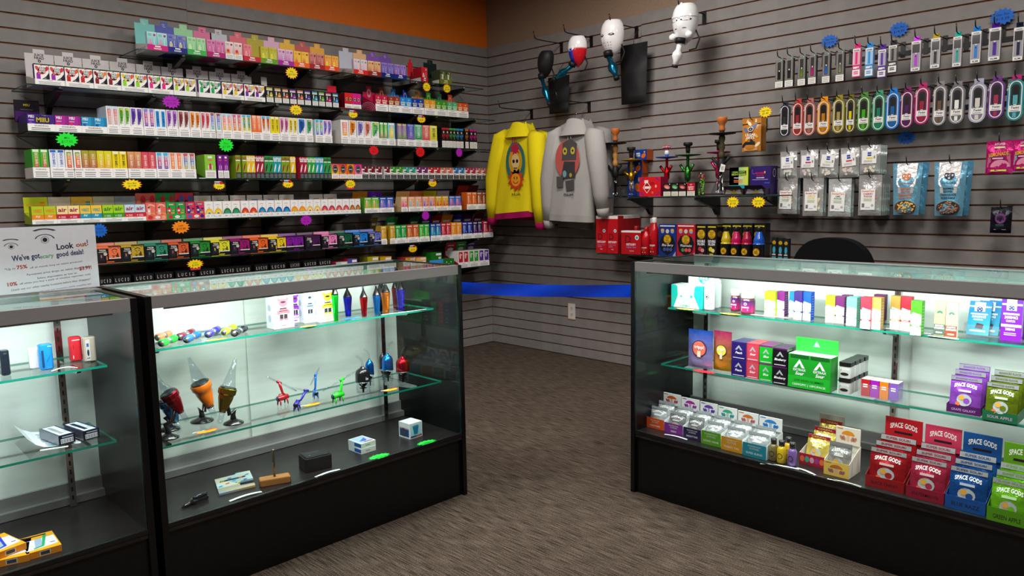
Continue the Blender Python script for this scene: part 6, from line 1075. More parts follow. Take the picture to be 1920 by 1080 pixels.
for px0, px1, c1, fl, n_ in ((1235, 1267.5, '16307c', 'Blue Berry', 'blue berry'), (1268.5, 1303, 'b0182c', 'Watermelon', 'watermelon red')):
    y0, w_, h = on(px0, px1, 420.5, ZD, .27); m = MB(); m.box(0, w_, 0, .045, 0, h, c1, GLOSS, side=mix(c1, 'K', .4)); f = F((0, 0, 0)); m.P(f, [(w_ * .04, h * .42), (w_ * .14, h * .16), (w_ * .5, h * .02), (w_ * .86, h * .16), (w_ * .96, h * .42), (w_ * .8, h * .62), (w_ * .5, h * .7), (w_ * .2, h * .62)], '101018', 1)
    m.lines(f, w_ * .06, h * .92, w_ * .94, h * .96, 1, 'e8e4e8', 2, .8); burst(m, f, w_ * .5, h * .53, w_ * .22); m.T(f, fl, w_ / 2, h * .31, h * .08, 'e8e4f0', 4, w=w_ * .64, shear=.3)
    for q in (.22, .5, .78): m.E(f, w_ * q, h * .78, w_ * .1, h * .07, 'c8bcb0' if q == .5 else '8a98c8', 2, n=8); m.E(f, w_ * q, h * .82, w_ * .1, h * .04, 'e0a024', 3, n=8) if q != .5 else 0
    for q in (.34, .52, .7): m.E(f, w_ * q, h * .21, w_ * .09, h * .06, ('3c8a34' if q < .4 else 'd84a50') if 'red' in n_ else '3c4c8a', 3, n=9)
    m.P(f, [(w_ * .8, 0.001), (w_ * .98, 0.001), (w_ * .98, h * .16)], mix(c1, 'W', .35), 2); o = obj('drink_mix_pouch', m, loc=(-.27, y0, ZD + .0006), rz=RW); tag(o, f'{n_} flush drink box with a gold emblem', WD, 'box', 'flush drink boxes', -y0)
for px0, px1, c1, n_ in ((1305, 1323.5, 'b8303c', 'red fruit'), (1325, 1343, 'd8c414', 'yellow fruit')):
    y0, w_, h = on(px0, px1, 420.5, ZD, .26); m = MB(); m.box(0, w_, 0, .06, 0, h, '131214', GLOSS, side='221a1a'); f = F((0, 0, 0)); burst(m, f, w_ * .5, h * .7, w_ * .4); m.R(f, w_ * .1, h * .9, w_ * .9, h * .935, 'd8c414', 2); m.T(f, 'DOUBLE', w_ / 2, h * .46, h * .075, 'e8e8ec', 3, w=w_ * .78, bold=1); m.T(f, 'FLUSH', w_ / 2, h * .37, h * .075, 'e8e8ec', 3, w=w_ * .7, bold=1); m.E(f, w_ * .4, h * .26, w_ * .2, h * .07, c1, 3, n=9); m.E(f, w_ * .65, h * .22, w_ * .18, h * .06, mix(c1, 'W', .25), 4, n=9); m.lines(f, w_ * .25, h * .07, w_ * .75, h * .13, 2, c1, 3, .7)
    o = obj('drink_mix_box', m, loc=(-.26, y0, ZD + .0006), rz=RW); tag(o, f'black double-flush box with {n_}', WD, 'box', 'flush drink boxes', -y0)
for px0, px1, c1, n_ in ((1352, 1370, 'c8b01c', 'yellow'), (1371, 1389, 'c0145c', 'pink'), (1390.5, 1409, 'a8143c', 'cranberry'), (1412, 1433, '1c5cc4', 'blue')):
    def lb(m, r_, h):
        f = FC(r_); m.grid(lambda u, v: f.p((u - .5) * r_ * 5.6, .003 + v * h * .46, .0004), 18, 2, '131216', GLOSS); burst(m, FC(r_ + .002), 0, h * .26, r_ * .62); m.lines(f, -r_ * .4, h * .04, r_ * .4, h * .09, 1, 'd8d4d0', 12, .6)
    bottle(px0, px1, 425, .26, c1, 0, lb, f'{n_} flush drink bottle with a black label', 1, capc='141416')
    y0, w_, h = on(px0 + 1, px1 + 1, 419, ZD, .19); m = MB(); m.box(0, w_, 0, .06, 0, h, '131214', GLOSS); f = F((0, 0, 0)); m.R(f, w_ * .05, h * .9, w_ * .9, h * .94, 'd8c414', 1); burst(m, f, w_ * .3, h * .68, w_ * .3); o = obj('drink_mix_box', m, loc=(-.19, y0, ZD + .0006), rz=RW); tag(o, f'black flush box behind the {n_} bottle', WD, 'box', 'flush drink boxes', -y0)
y0, w_, h = on(1345, 1352, 420.5, ZD, .2); m = MB().box(0, w_, 0, .06, 0, h, '1c1618', GLOSS); m.R(F((0, 0, 0)), w_ * .1, h * .8, w_ * .9, h * .94, 'a8402c', 1); m.lines(F((0, 0, 0)), w_ * .15, h * .2, w_ * .85, h * .74, 8, '8a8488', 1, .3); o = obj('drink_mix_box', m, loc=(-.2, y0, ZD + .0006), rz=RW); tag(o, 'narrow black box with fine print', WD, 'box', 'flush drink boxes', -y0)
for k, (px0, px1) in enumerate(((1446, 1455.5), (1457.5, 1467.5), (1468.3, 1477.5))):
    def dn(m, f, w_, h): burst(m, f, w_ / 2, h * .8, w_ * .36); m.E(f, w_ / 2, h * .48, w_ * .28, h * .16, '3c9ab0', 2, n=9); m.R(f, w_ * .1, h * .04, w_ * .9, h * .2, '3c8a9a', 2); m.lines(f, w_ * .15, h * .24, w_ * .85, h * .32, 1, 'd8b0a8', 3, .7)
    rbox_thing(px0, px1, 446 + k, ZD, .25 - .01 * (k == 0), .03, '101318', dn, 'shot_box', 'small black and teal shot box', WD, 'box', 'small shot boxes')
# ---------------------------------------------------------------- goods inside the cases
def fb(side, pl, yl, pr, pt, z, push=0.0):
    """front-bottom-left pixel, right pixel column, top pixel row, shelf height -> (location, width, height, turn)"""
    p = at(pl, yl, 2, z)
    if side == 'R':
        p.x += push; y0 = YR(pl, p.x, z); return (p.x, y0, z + .0006), y0 - YR(pr, p.x, z), ZP(pt, p.x, y0) - z, RW
    p.y += push; x0 = XL(pl, p.y, z); return (x0, p.y, z + .0006), XL(pr, p.y, z) - x0, ZP(pt, x0, p.y) - z, 0.0
SA1, SA2, SAD = 'on the upper pipe-case shelf', 'on the lower pipe-case shelf', 'on the pipe-case floor'
SR1, SR2, SRD = 'on the top gummy-case shelf', 'on the middle gummy-case shelf', 'on the gummy-case floor'
SC1, SC2, SCD = 'on the upper sign-case shelf', 'on the lower sign-case shelf', 'on the sign-case floor'
ZA1, ZA2, ZB1, ZB2, ZR1, ZR2, ZF = S1[0], S2[0], S1b[0], S2b[0], S3[0], S4[0], 0.262
def flat_star(px, py, w_, h, z, col, desc, where, side, l2=None, rim=None):
    p = at(px, py, 2, z); m = MB(); f = F((0, 0, 0.0004), (1, 0, 0), (0, 1, 0)); m.star(f, 0, 0, w_ / 2, w_ / 2 * .76, 13, rim or col, 1)
    if rim: m.star(f, 0, 0, w_ / 2 * .9, w_ / 2 * .68, 13, col, 2)
    m.v = [(x, y * h / w_, q) for x, y, q in m.v]
    m.lines(f, -w_ * .2, -h * .16, w_ * .2, h * .16, 2, mix(col, 'K', .5), 3, .4)
    if l2: m.E(f, w_ * .2, h * .36, w_ * .24, h * .12, 'd81c34', 3, n=10); m.R(f, -w_ * .5, h * .28, w_ * .1, h * .46, 'e0d8dc', 3); m.T(f, 'New!', -w_ * .2, h * .3, h * .13, '5a2c6a', 4, bold=1)
    o = obj('price_star', m, loc=(p.x, p.y, z + .0003), rz=RW if side == 'R' else 0); tag(o, desc, where, 'price tag', 'price stars lying in the cases', -p.x - p.y); return o
def strip(px0, py0, px1, py1, z, desc, where, wd=.012, bend=0.0):
    a, b_ = at(px0, py0, 2, z), at(px1, py1, 2, z); n = 7; m = MB(); d = (b_ - a); s = Vector((-d.y, d.x, 0)).normalized() * wd; c = (a + b_) / 2
    pts = [a + d * (k / (n - 1)) + Vector((0, 0, .0006 + bend * math.sin(PI * k / (n - 1)))) - c for k in range(n)]; P = [p for p in pts] + [p + s for p in pts]; P += [p - Vector((0, 0, .0005)) for p in P]
    m.add(P, [(k, k + 1, n + k + 1, n + k) for k in range(n - 1)] + [(2 * n + k, 3 * n + k, 3 * n + k + 1, 2 * n + k + 1) for k in range(n - 1)] + [(k, 2 * n + k, 2 * n + k + 1, k + 1) for k in range(n - 1)] + [(n + k, n + k + 1, 3 * n + k + 1, 3 * n + k) for k in range(n - 1)], 'f2f2f4')
    o = obj('price_strip', m, loc=c + Vector((0, 0, .0004))); tag(o, desc, where, 'price tag', 'white paper price strips', -c.x - c.y); return o
# --- pipe case, upper shelf: hand pipes lying in a row
for px, py, qx, qy, c1, n_ in ((297, 637, 319, 626, 'f08a5c', 'orange'), (304, 648, 329, 634, '2cd83c', 'neon green'), (338, 636, 362, 622, '7a1c2c', 'maroon'), (351, 641, 375, 625, '1c6ac8', 'blue'), (391, 631, 413, 615, '3a2ca8', 'indigo'), (421, 627, 442, 612, 'd4e81c', 'lime yellow'), (440, 629, 464, 613, '1c1c28', 'black')):
    a = at(px, py + 3, 2, ZA1); b_ = at(qx, qy + 7, 2, ZA1); r_ = .0125; d = Vector((b_.x - a.x, b_.y - a.y, 0)); L_ = max(.05, min(.1, d.length)); d.normalize()
    c = empty('hand_pipe', (a.x, a.y, ZA1 + r_ + .0008)); ax = d
    m = MB(); m.lathe([(r_ * .5, -.004), (r_ * .98, -.003), (r_, 0), (r_, L_ * .3), (r_ * .8, L_ * .36), (r_ * .8, L_ * .6), (r_, L_ * .66), (r_, L_ * .96), (r_ * .8, L_)], 14, c1, GLOSS, ax=ax); obj('pipe_body', m, c)
    m = MB(); m.lathe([(r_ * .82, L_ * .38), (r_ * .82, L_ * .58)], 12, 'd8e0e8', METAL, ax=ax); obj('metal_band', m, c); m = MB(); m.lathe([(r_ * .72, -.0055), (r_ * .72, -.0042)], 12, 'c8ccd4', METAL, ax=ax); obj('end_ring', m, c)
    tag(c, f'{n_} capped hand pipe lying down', SA1, 'pipe', 'hand pipes in the pipe case', -a.x)
flat_star(407, 637, .075, .03, ZA1, 'f0d01c', 'red and yellow price star by the hand pipes', SA1, 'L', 1, 'e03c4c')
# --- boxed bear figures
def bear(m, f, w_, h, c1):
    x = w_ / 2; k = '26242c'
    for s in (-1, 1): m.E(f, x + s * w_ * .2, h * .87, w_ * .085, w_ * .085, c1, 1, n=10); m.R(f, x + s * w_ * .24 - w_ * .07, h * .42, x + s * w_ * .24 + w_ * .07, h * .54, c1, 1); m.R(f, x + s * w_ * .1 - w_ * .09, h * .27, x + s * w_ * .1 + w_ * .09, h * .42, k, 1); m.E(f, x + s * w_ * .12, h * .26, w_ * .12, h * .03, c1, 2, n=9)
    m.E(f, x, h * .77, w_ * .22, h * .13, c1, 2, n=14); m.E(f, x, h * .79, w_ * .13, h * .035, k, 3, n=10); m.P(f, [(x - w_ * .16, h * .62), (x + w_ * .16, h * .62), (x + w_ * .3, h * .44), (x - w_ * .3, h * .44)], c1, 2); m.R(f, x - w_ * .17, h * .58, x + w_ * .17, h * .62, k, 3); m.R(f, x - w_ * .22, h * .51, x + w_ * .22, h * .535, k, 3); m.T(f, 'BEAR', x, h * .14, h * .07, c1, 1, w=w_ * .5, bold=1); m.lines(f, x - w_ * .13, h * .05, x + w_ * .13, h * .1, 1, c1, 1, .7)
for pl, yl, pr, pt, c1, n_, ps in ((514, 618, 552, 556, 'f0606c', 'coral pink', 0), (543, 609, 567, 549, '8a2cb8', 'purple', .02), (571, 606.5, 594.5, 547, '8aa8e0', 'pale blue', 0), (599, 605, 632.5, 545.5, 'c0e01c', 'lime', 0)):
    loc, w_, h, rz = fb('L', pl, yl, pr, pt, ZA1, ps); m = MB(); m.box(0, w_, 0, .055, 0, h, 'f4f4f6', GLOSS, side='e4e6ec'); bear(m, F((0, 0, 0)), w_, h, c1); fs = F((0, .055, 0), (0, -1, 0)); m.E(fs, .027, h * .62, .012, .012, 'a8b0c4', 1, n=10); m.E(fs, .027, h * .3, .011, .014, 'a8b0c4', 1, n=10)
    o = obj('bear_box', m, loc=loc, rz=rz); tag(o, f'white box picturing a {n_} toy bear', SA1, 'box', 'bear figure boxes', -loc[0])
# --- faceted flask-shaped vaporizers
for px, py, pt, wp, c1, n_, tx in ((630, 602, 553, 13, '1ce03c', 'bright green', 0), (653, 593, 557, 16.5, '2c2cc8', 'deep blue', 0), (683, 593.5, 558, 15, 'a8101c', 'dark red', 0), (707, 590, 554, 15, '1c84e0', 'sky blue', 0), (724, 586.5, 548, 18, 'f4861c', 'orange', 1), (713, 584, 549, 13, '1a1a20', 'black', 0), (741, 578, 541, 11, 'a0141c', 'red', 0), (752, 581.5, 543, 17, '3c34d8', 'violet blue', 1)):
    p = at(px, py, 2, ZA1); x = XL(px, p.y, ZA1); h = ZP(pt, x, p.y) - ZA1; r_ = wp / FOC * (p - CP).dot(CF) / 2; c = empty('vaporizer', (x, p.y, ZA1 + .0006)); m = MB()
    m.lathe([(r_ * .62, 0), (r_ * .64, .002), (r_ * .8, h * .5), (r_, h * .92), (r_ * 1.0, h)], 8, c1, METAL, smooth=False); obj('flask_body', m, c)
    m = MB(); m.lathe([(r_ * .98, h), (r_ * .94, h * 1.04), (r_ * .5, h * 1.26), (r_ * .34, h * 1.34), (r_ * .3, h * 1.36)], 10, '2a2628', METAL); obj('chrome_shoulder', m, c); m = MB(); m.lathe([(r_ * .24, h * 1.36), (r_ * .24, h * 1.56), (r_ * .16, h * 1.57)], 8, '3a3a3e' if not tx else 'c8ccd0', METAL); obj('mouthpiece', m, c)
    if tx: m = MB(); m.T(F((0, -r_ * .9, 0), u=(0, -.05, 1)), 'LOOKAH', 0, h * .5, r_ * .42, mix(c1, 'K', .35), 1, rot=90, w=h * .6); obj('lettering', m, c)
    tag(c, f'{n_} flask-shaped vaporizer with a black neck', SA1, 'vaporizer', 'flask vaporizers', -x)
flat_star(659, 597, .09, .035, ZA1, '2c84e8', 'blue price star in front of the vaporizers', SA1, 'L'); flat_star(578, 612, .075, .03, ZA1, 'f0a84c', 'orange price star in front of the bear boxes', SA1, 'L')
strip(715, 591, 800, 580, ZA1, 'thin white price strip near the glass edge', SA1, .006)
# --- pipe case, lower shelf: cone devices on horn stands
for bx, by, top, mid, low, c1, n_, hr in ((379, 790, (354, 671), (374, 719), (394, 762), 'f47a14', 'orange', 1), (438, 794, (441.7, 671), (431, 728), (417, 772), '8a7424', 'gold chrome', 1), (318, 806, (292, 700), (309, 752), (329, 790), '1c84c8', 'blue', 0), (316, 822, (298, 712), (322, 733), (339, 772), 'b0142c', 'red', 0)):
    p = at(bx, by, 2, ZA2); y = p.y; c = empty('cone_vaporizer', (p.x, y, ZA2 + .0006)); q = [at(*t, 1, y) - Vector((p.x, y, ZA2)) for t in (top, mid, low)]; t0, m0, l0 = q
    ax = (t0 - l0).normalized(); s = (m0 - l0).length; rr_ = s * .36
    m = MB(); m.lathe([(s * .42, 0), (s * .4, .004), (s * .2, .012), (.008, .018)], 22, '141418', GLOSS); m.tube([(0, 0, .014), (0, 0, .03), (l0.x * .1 - (.03 if c1 != '8a7424' else -.03) * .4, 0, .045), (m0.x * .2 + l0.x * .3, .0, l0.z * .7), (m0.x * .5 + l0.x * .5, 0.0, (m0.z + l0.z) / 2)], [.011, .0085, .0085, .008, .006], 10, '141418', GLOSS); obj('horn_stand', m, c)
    m = MB(); m.lathe([(rr_ * .36, 0), (rr_ * .5, s * .1), (rr_ * .84, s * .55), (rr_ * .86, s * .7), (rr_ * 1.02, s * .76), (rr_ * 1.04, s * .96), (rr_ * .9, s)], 12, c1, METAL if c1 != 'f47a14' else GLOSS, o=l0, ax=ax, smooth=c1 == 'f47a14'); obj('device_body', m, c); m = MB(); m.lathe([(rr_ * .92, s * .985), (rr_ * .94, s * 1.03), (rr_ * .84, s * 1.04)], 14, '141418', GLOSS, o=l0, ax=ax); m.lathe([(rr_ * .4, -s * .03), (rr_ * .38, 0.001)], 10, '141418', GLOSS, o=l0, ax=ax); obj('black_collar', m, c)
    L_ = (t0 - l0).length; g = rr_ * .82
    m = MB(); m.lathe([(g, s * 1.03), (g * .6, s + (L_ - s) * .45), (g * .2, L_), (g * .14, L_), (g * .52, s + (L_ - s) * .45), (g * .9, s * 1.04)], 18, 'f6f6fa', GLASS, o=l0, ax=ax); obj('glass_cone', m, c)
    m = MB(); dn = (Vector((0, 0, -1)) - ax * .35).normalized(); m.lathe([(rr_ * .34, 0), (rr_ * .34, s * .4), (rr_ * .24, s * .48), (0, s * .5), (0, s * .47), (rr_ * .26, s * .38), (rr_ * .27, 0)], 12, 'f6f6fa', GLASS, o=l0 + ax * -.003, ax=-ax); obj('glass_tube', m, c)
    tag(c, f'{n_} cone vaporizer with glass cone and horn stand', SA2, 'vaporizer', 'cone vaporizers', -p.x)
def animal(px, py, wpx, c1, tube_px, n_, turn, cap='1a1a2a'):
    p = at(px, py, 2, ZA2); k = (p - CP).dot(CF) / FOC; w_ = wpx * k; y = p.y; o0 = Vector((p.x, y, ZA2)); c = empty('animal_pipe', o0 + Vector((0, 0, .0006))); r_ = w_ * .2; zb = w_ * .52
    dx = Vector((math.cos(turn), math.sin(turn), 0)); dy = Vector((-dx.y, dx.x, 0)); m = MB(); Z = Vector((0, 0, 1))
    m.lathe([(r_ * .8, -w_ * .46), (r_, -w_ * .42), (r_, w_ * .42), (r_ * .8, w_ * .46)], 16, c1, GLOSS, o=Z * zb, ax=dx)
    for sx in (-1, 1):
        for sy in (-1, 1): m.tube([dx * (sx * w_ * .3) + dy * (sy * r_ * .55) + Z * (zb - r_ * .4), dx * (sx * w_ * .33) + dy * (sy * r_ * .8) + Z * (zb * .3), dx * (sx * w_ * .34) + dy * (sy * r_ * .85)], [r_ * .36, r_ * .28, r_ * .12], 8, c1, GLOSS)
    m.tube([dx * (-w_ * .3) + Z * (zb + r_ * .7), dx * (-w_ * .32) + Z * (zb + r_ * 1.5), dx * (w_ * .1) + Z * (zb + r_ * 1.5), dx * (w_ * .14) + Z * (zb + r_ * .8)], r_ * .18, 7, c1, GLOSS); hd = dx * (w_ * .28)
    a, b_ = [at(*t, 1, y) - o0 for t in tube_px]; ax = (b_ - a).normalized(); nk = a + (b_ - a) * .42; m.tube([hd + Z * (zb + r_ * .4), hd * .9 + (nk - hd) * .4 + Z * (zb * .3), nk], [r_ * .55, r_ * .4, r_ * .55], 10, c1, GLOSS); obj('ceramic_body', m, c)
    m = MB(); m.lathe([(r_ * .5, -w_ * .2), (r_ * .52, w_ * .16)], 10, c1, GLOSS, o=nk, ax=ax); obj('head_sleeve', m, c)
    m = MB(); L_ = (b_ - a).length; m.lathe([(r_ * .16, 0), (r_ * .34, L_ * .12), (r_ * .36, L_ * .4), (r_ * .4, L_ * .7), (r_ * .3, L_), (r_ * .22, L_), (r_ * .3, L_ * .7), (r_ * .26, L_ * .4), (r_ * .24, L_ * .12), (r_ * .1, 0.002)], 12, 'f4f4f8', GLASS, o=a, ax=ax); obj('glass_tube', m, c); m = MB(); m.lathe([(r_ * .86, -w_ * .475), (r_ * .86, -w_ * .461)], 14, cap, GLOSS, ax=dx, o=Z * zb); m.lathe([(r_ * .86, w_ * .461), (r_ * .86, w_ * .475)], 14, cap, GLOSS, ax=dx, o=Z * zb); obj('end_cap', m, c)
    tag(c, f'{n_} four-legged animal pipe with a glass tube', SA2, 'pipe', 'animal-shaped pipes', -p.x)
animal(530.5, 759, 26, 'a8101c', ((499, 706), (556, 733)), 'dark red', .25, '14284a'); animal(557, 770, 25, '3428a8', ((592, 736), (548, 727)), 'indigo', .9); animal(592, 747, 22, '1c6ac0', ((599, 689), (582, 722)), 'blue', 1.2); animal(634, 755, 27, '2cd82c', ((666, 697), (605, 733)), 'bright green', .2, '1c3a5c')
for px, py, pt, wp, c1, c2, n_, st in ((681.5, 738, 690, 28, '16161a', '16161a', 'black', (668, 668)), (694.5, 726, 676, 16, '1c6ac8', '1c6ac8', 'blue', (683, 655)), (718.5, 716, 664, 13, '16161a', '16161a', 'black side-can', None), (728, 718, 666, 21, '1c78d8', '1c78d8', 'bright blue', (736, 641)), (756, 719, 671, 25, 'b0101c', 'b0101c', 'red', (763, 650))):
    p = at(px, py, 2, ZA2); x = XL(px, p.y, ZA2); h = ZP(pt, x, p.y) - ZA2; r_ = wp / FOC * (p - CP).dot(CF) / 2; c = empty('jug_vaporizer', (x, p.y, ZA2 + .0006)); m = MB()
    m.lathe([(r_ * .7, h * .0), (r_ * .9, h * .05), (r_ * .92, h * .46), (r_ * .84, h * .47), (r_ * .82, h * .08), (0, h * .05)], 18, '8a8a88', GLASS); obj('glass_jar', m, c); m = MB(); m.lathe([(r_ * .12, h * .05), (r_ * .16, h * .2), (r_ * .5, h * .22), (r_ * .16, h * .24), (r_ * .6, h * .38), (r_ * .16, h * .4), (r_ * .3, h * .46)], 12, '3a3836', METAL); obj('percolator', m, c)
    m = MB(); m.lathe([(r_, h * .47), (r_, h * .52), (r_ * .98, h * .8), (r_ * .86, h * .9), (r_ * .5, h * .98), (r_ * .3, h), (r_ * .28, h * 1.05)], 20, c1, METAL if c1 != '16161a' else GLOSS); obj('metal_cap', m, c); m = MB(); m.lathe([(r_ * 1.02, h * .465), (r_ * 1.02, h * .485)], 20, 'a8a8ac', METAL); obj('silver_ring', m, c)
    if n_ == 'black': m = MB(); m.T(F((0, -r_ * 1.005, 0)), 'lo', 0, h * .58, h * .11, 'd8d8dc', 1, bold=1); obj('emblem', m, c)
    if st:
        e = at(*st, 1, p.y) - Vector((x, p.y, ZA2)); z0 = h * 1.04; m = MB(); m.tube([(0, 0, z0), (0, 0, z0 + (e.z - z0) * .4), (e.x * .35, 0, z0 + (e.z - z0) * .75), (e.x, 0, e.z)], r_ * .13 + .001, 8, 'f0f0f4', GLASS); obj('glass_straw', m, c)
    tag(c, f'{n_} capped jug vaporizer over a clear jar', SA2, 'vaporizer', 'jug vaporizers', -x)
flat_star(388, 809, .085, .035, ZA2, 'f0b01c', 'orange price star by the cone vaporizers', SA2, 'L', 1, 'e8442c'); flat_star(585, 759, .08, .033, ZA2, 'f0c01c', 'yellow price star by the indigo animal pipe', SA2, 'L', 1, 'e8642c'); flat_star(733, 731, .08, .033, ZA2, 'f0c01c', 'yellow price star by the jug vaporizers', SA2, 'L', 1, 'e8442c')
# --- pipe case floor
p = at(372, 941, 2, ZF); c = empty('hand_grinder', (p.x, p.y, ZF + .0006), .25); m = MB(); m.rbox(-.028, .034, -.016, .016, 0, .016, .012, '101014', GLOSS, 4, .004); obj('grinder_body', m, c); m = MB(); m.tube([(-.026, 0, .008), (-.05, -.002, .005), (-.064, -.003, .0025)], [.011, .006, .0015], 8, '141418', GLOSS); obj('pointed_tip', m, c); m = MB(); m.tube([(-.02, -.006, .018), (.0, -.004, .022), (.03, -.002, .019)], .006, 8, '1c1c22', GLOSS); m.lathe([(0, 0), (.006, .001), (0, .003)], 8, '7a9ae0', GLOSS, o=(-.014, -.004, .0225)); obj('ridge', m, c)
tag(c, 'small glossy black pointed grinder lying flat', SAD, 'grinder', None)
a, b_, e = at(411, 930, 2, ZF), at(479, 913, 2, ZF), at(402, 902, 2, ZF); X, Y = b_ - a, e - a; c = empty('card_tool', a + Vector((0, 0, .0006))); W_, H_ = X.length, Y.length * .98; fz = lambda z: F((0, 0, z), X, Y)
m = MB()
for pts, z0, z1, cc in (([(0, 0), (1, 0), (1.0, .16), (.62, .2), (.62, .3), (0, .3)], 0, .007, ('5c8ab0', 'c8a04c', '8a8a3c')), ([(0, .3), (.62, .3), (.5, .44), (1.02, .44), (1.02, 1), (.62, 1.04), (.58, .96), (0, .94)], .001, .008, ('a8c8d8', 'd8d0b8', '5cacb8'))):
    P0 = [Vector((0, 0, 0)) + X * u + Y * v for u, v in pts]; k = len(P0); cl = [mix(cc[i % 3], 'W', .15) for i in range(k)]
    m.add([q + Vector((0, 0, z0)) for q in P0] + [q + Vector((0, 0, z1)) for q in P0], [tuple(range(k - 1, -1, -1)), tuple(range(k, 2 * k))] + [(i, (i + 1) % k, k + (i + 1) % k, k + i) for i in range(k)], cl + cl, GLOSS)
m2 = F((0, 0, .0085), X, Y); m.R(m2, W_ * .12, H_ * .66, W_ * .84, H_ * .74, '1c1c20', 1)
for k in range(9): m.E(m2, W_ * (.1 + .1 * k), H_ * (.4 + .5 * ((k * 3) % 5) / 5), W_ * .07, H_ * .04, ('3c9ac0', 'c8c83c', 'd86a3c', '4c6ab0')[k % 4], 1, n=7, tilt=.4)
obj('etched_card', m, c); tag(c, 'marbled blue and gold slotted card tool', SAD, 'card tool', None)
a, b_ = at(488, 915, 2, ZF), at(546, 905, 2, ZF); X = (b_ - a); L_ = X.length; c = empty('dugout_pipe', a + Vector((0, 0, .0006)), math.atan2(X.y, X.x)); m = MB(); m.rbox(0, L_, 0, .04, 0, .024, .004, 'a8703c', MATTE, 2, .003); m.R(F((L_, 0, 0), (0, 1, 0)), 0, 0, .04, .023, '5a2c18', 1); obj('wooden_block', m, c)
zt = ZP(846, a.x + X.x * .5, a.y + X.y * .5) - ZF; m = MB(); m.lathe([(.0042, .024), (.0042, zt * .6), (.005, zt * .62), (.0042, zt * .64), (.0042, zt * .94), (.0052, zt * .96), (.0052, zt)], 10, '8a7c68', METAL, o=(L_ * .5, .02, 0)); obj('metal_rod', m, c); tag(c, 'brown wooden block with an upright metal rod', SAD, 'pipe', None)
a, b_, e = at(574, 888, 2, ZF), at(624, 876, 2, ZF), at(555, 875, 2, ZF); c = empty('storage_case', a + Vector((0, 0, .0006)), math.atan2((b_ - a).y, (b_ - a).x)); W_ = (b_ - a).length; D_ = .075; h = ZP(862, a.x, a.y) - ZF
m = MB(); m.rbox(0, W_, 0, D_, 0, h * .98, .008, '141416', MATTE, 3, .002); obj('case_body', m, c); m = MB(); m.rbox(.006, W_ - .006, .006, D_ - .006, h * .98, h * 1.06, .008, '202024', MATTE, 3, .002); f = F((0, 0, h * 1.061), (1, 0, 0), (0, 1, 0)); m.lines(f, W_ * .2, D_ * .62, W_ * .7, D_ * .72, 1, '5a5a5e', 1); m.E(f, W_ * .8, D_ * .6, .008, .005, '0a0a0c', 1, n=10); m.P(f, [(W_ * .2, D_ * .28), (W_ * .25, D_ * .38), (W_ * .3, D_ * .3)], '8a7a3c', 1); obj('case_lid', m, c); tag(c, 'black rounded storage case with lid', SAD, 'case', None)
a, b_ = at(678, 852.5, 2, ZF), at(705, 844, 2, ZF); ang = math.atan2((b_ - a).y, (b_ - a).x); W_ = (b_ - a).length; h = .02
for k in range(2):
    m = MB(); m.box(0, W_, 0, .085, 0, h, 'e4eae8', side='dfe6ea'); f = F((0, 0, h), (1, 0, 0), (0, 1, 0)); m.R(f, W_ * .08, .006, W_ * .92, .08, 'a8c0e8', 1); m.P(f, [(W_ * .2, .03), (W_ * .5, .045), (W_ * .8, .06), (W_ * .7, .03), (W_ * .5, .02)], '4c6ab8', 2); m.R(f, W_ * .3, .007, W_ * .92, .015, 'b84838', 2); m.R(F((0, .085, 0), (0, -1, 0)), .04, .003, .082, h - .003, '1c5cac', 1); m.lines(F((0, 0, 0)), W_ * .3, h * .3, W_ * .6, h * .7, 1, '8aa0a0', 1)
    o = obj('flat_box', m, loc=(a.x + .002 * k, a.y + .001 * k, ZF + .0006 + k * (h + .0006)), rz=ang + .03 * k); tag(o, f'flat white box with a blue picture, {("lower", "upper")[k]} of two stacked', SAD, 'box', 'flat white boxes')
loc, w_, h, rz = fb('L', 769, 824.5, 793, 796, ZF); m = MB(); m.box(0, w_, 0, .07, 0, h, 'eceef0', side='e6e8ec', top='f4f4f4'); f = F((0, 0, 0)); m.R(f, w_ * .06, h * .06, w_ * .94, h * .9, '9ad0e8', 1, top='c0e4f0'); m.P(f, [(w_ * .34, h * .24), (w_ * .62, h * .24), (w_ * .72, h * .78), (w_ * .22, h * .78)], '1c7aa8', 2); m.E(f, w_ * .47, h * .78, w_ * .25, h * .06, '2c94c0', 3, n=12); m.R(f, w_ * .06, h * .06, w_ * .94, h * .17, '28406c', 3); m.R(f, w_ * .5, h * .07, w_ * .86, h * .16, 'd0642c', 4)
f = F((0, .07, 0), (0, -1, 0)); m.R(f, .006, h * .1, .064, h * .6, '1c4490', 1); m.R(f, .006, h * .62, .064, h * .66, 'd05c5c', 1); m.E(f, .03, h * .36, .018, .018, '3a4450', 2, n=10); o = obj('cube_box', m, loc=loc, rz=.05); tag(o, 'white cube box picturing a blue cup', SAD, 'box', None)
flat_star(711, 856, .095, .05, ZF, '2cf04c', 'neon green price star by the flat boxes', SAD, 'L'); flat_star(800, 830, .095, .05, ZF, '2cf04c', 'neon green price star by the cube box', SAD, 'L')
strip(432, 941, 492, 923, ZF, 'white price strip by the card tool', SAD, .012, .004); strip(593, 896, 640, 881, ZF, 'white price strip by the storage case', SAD, .012, .004)
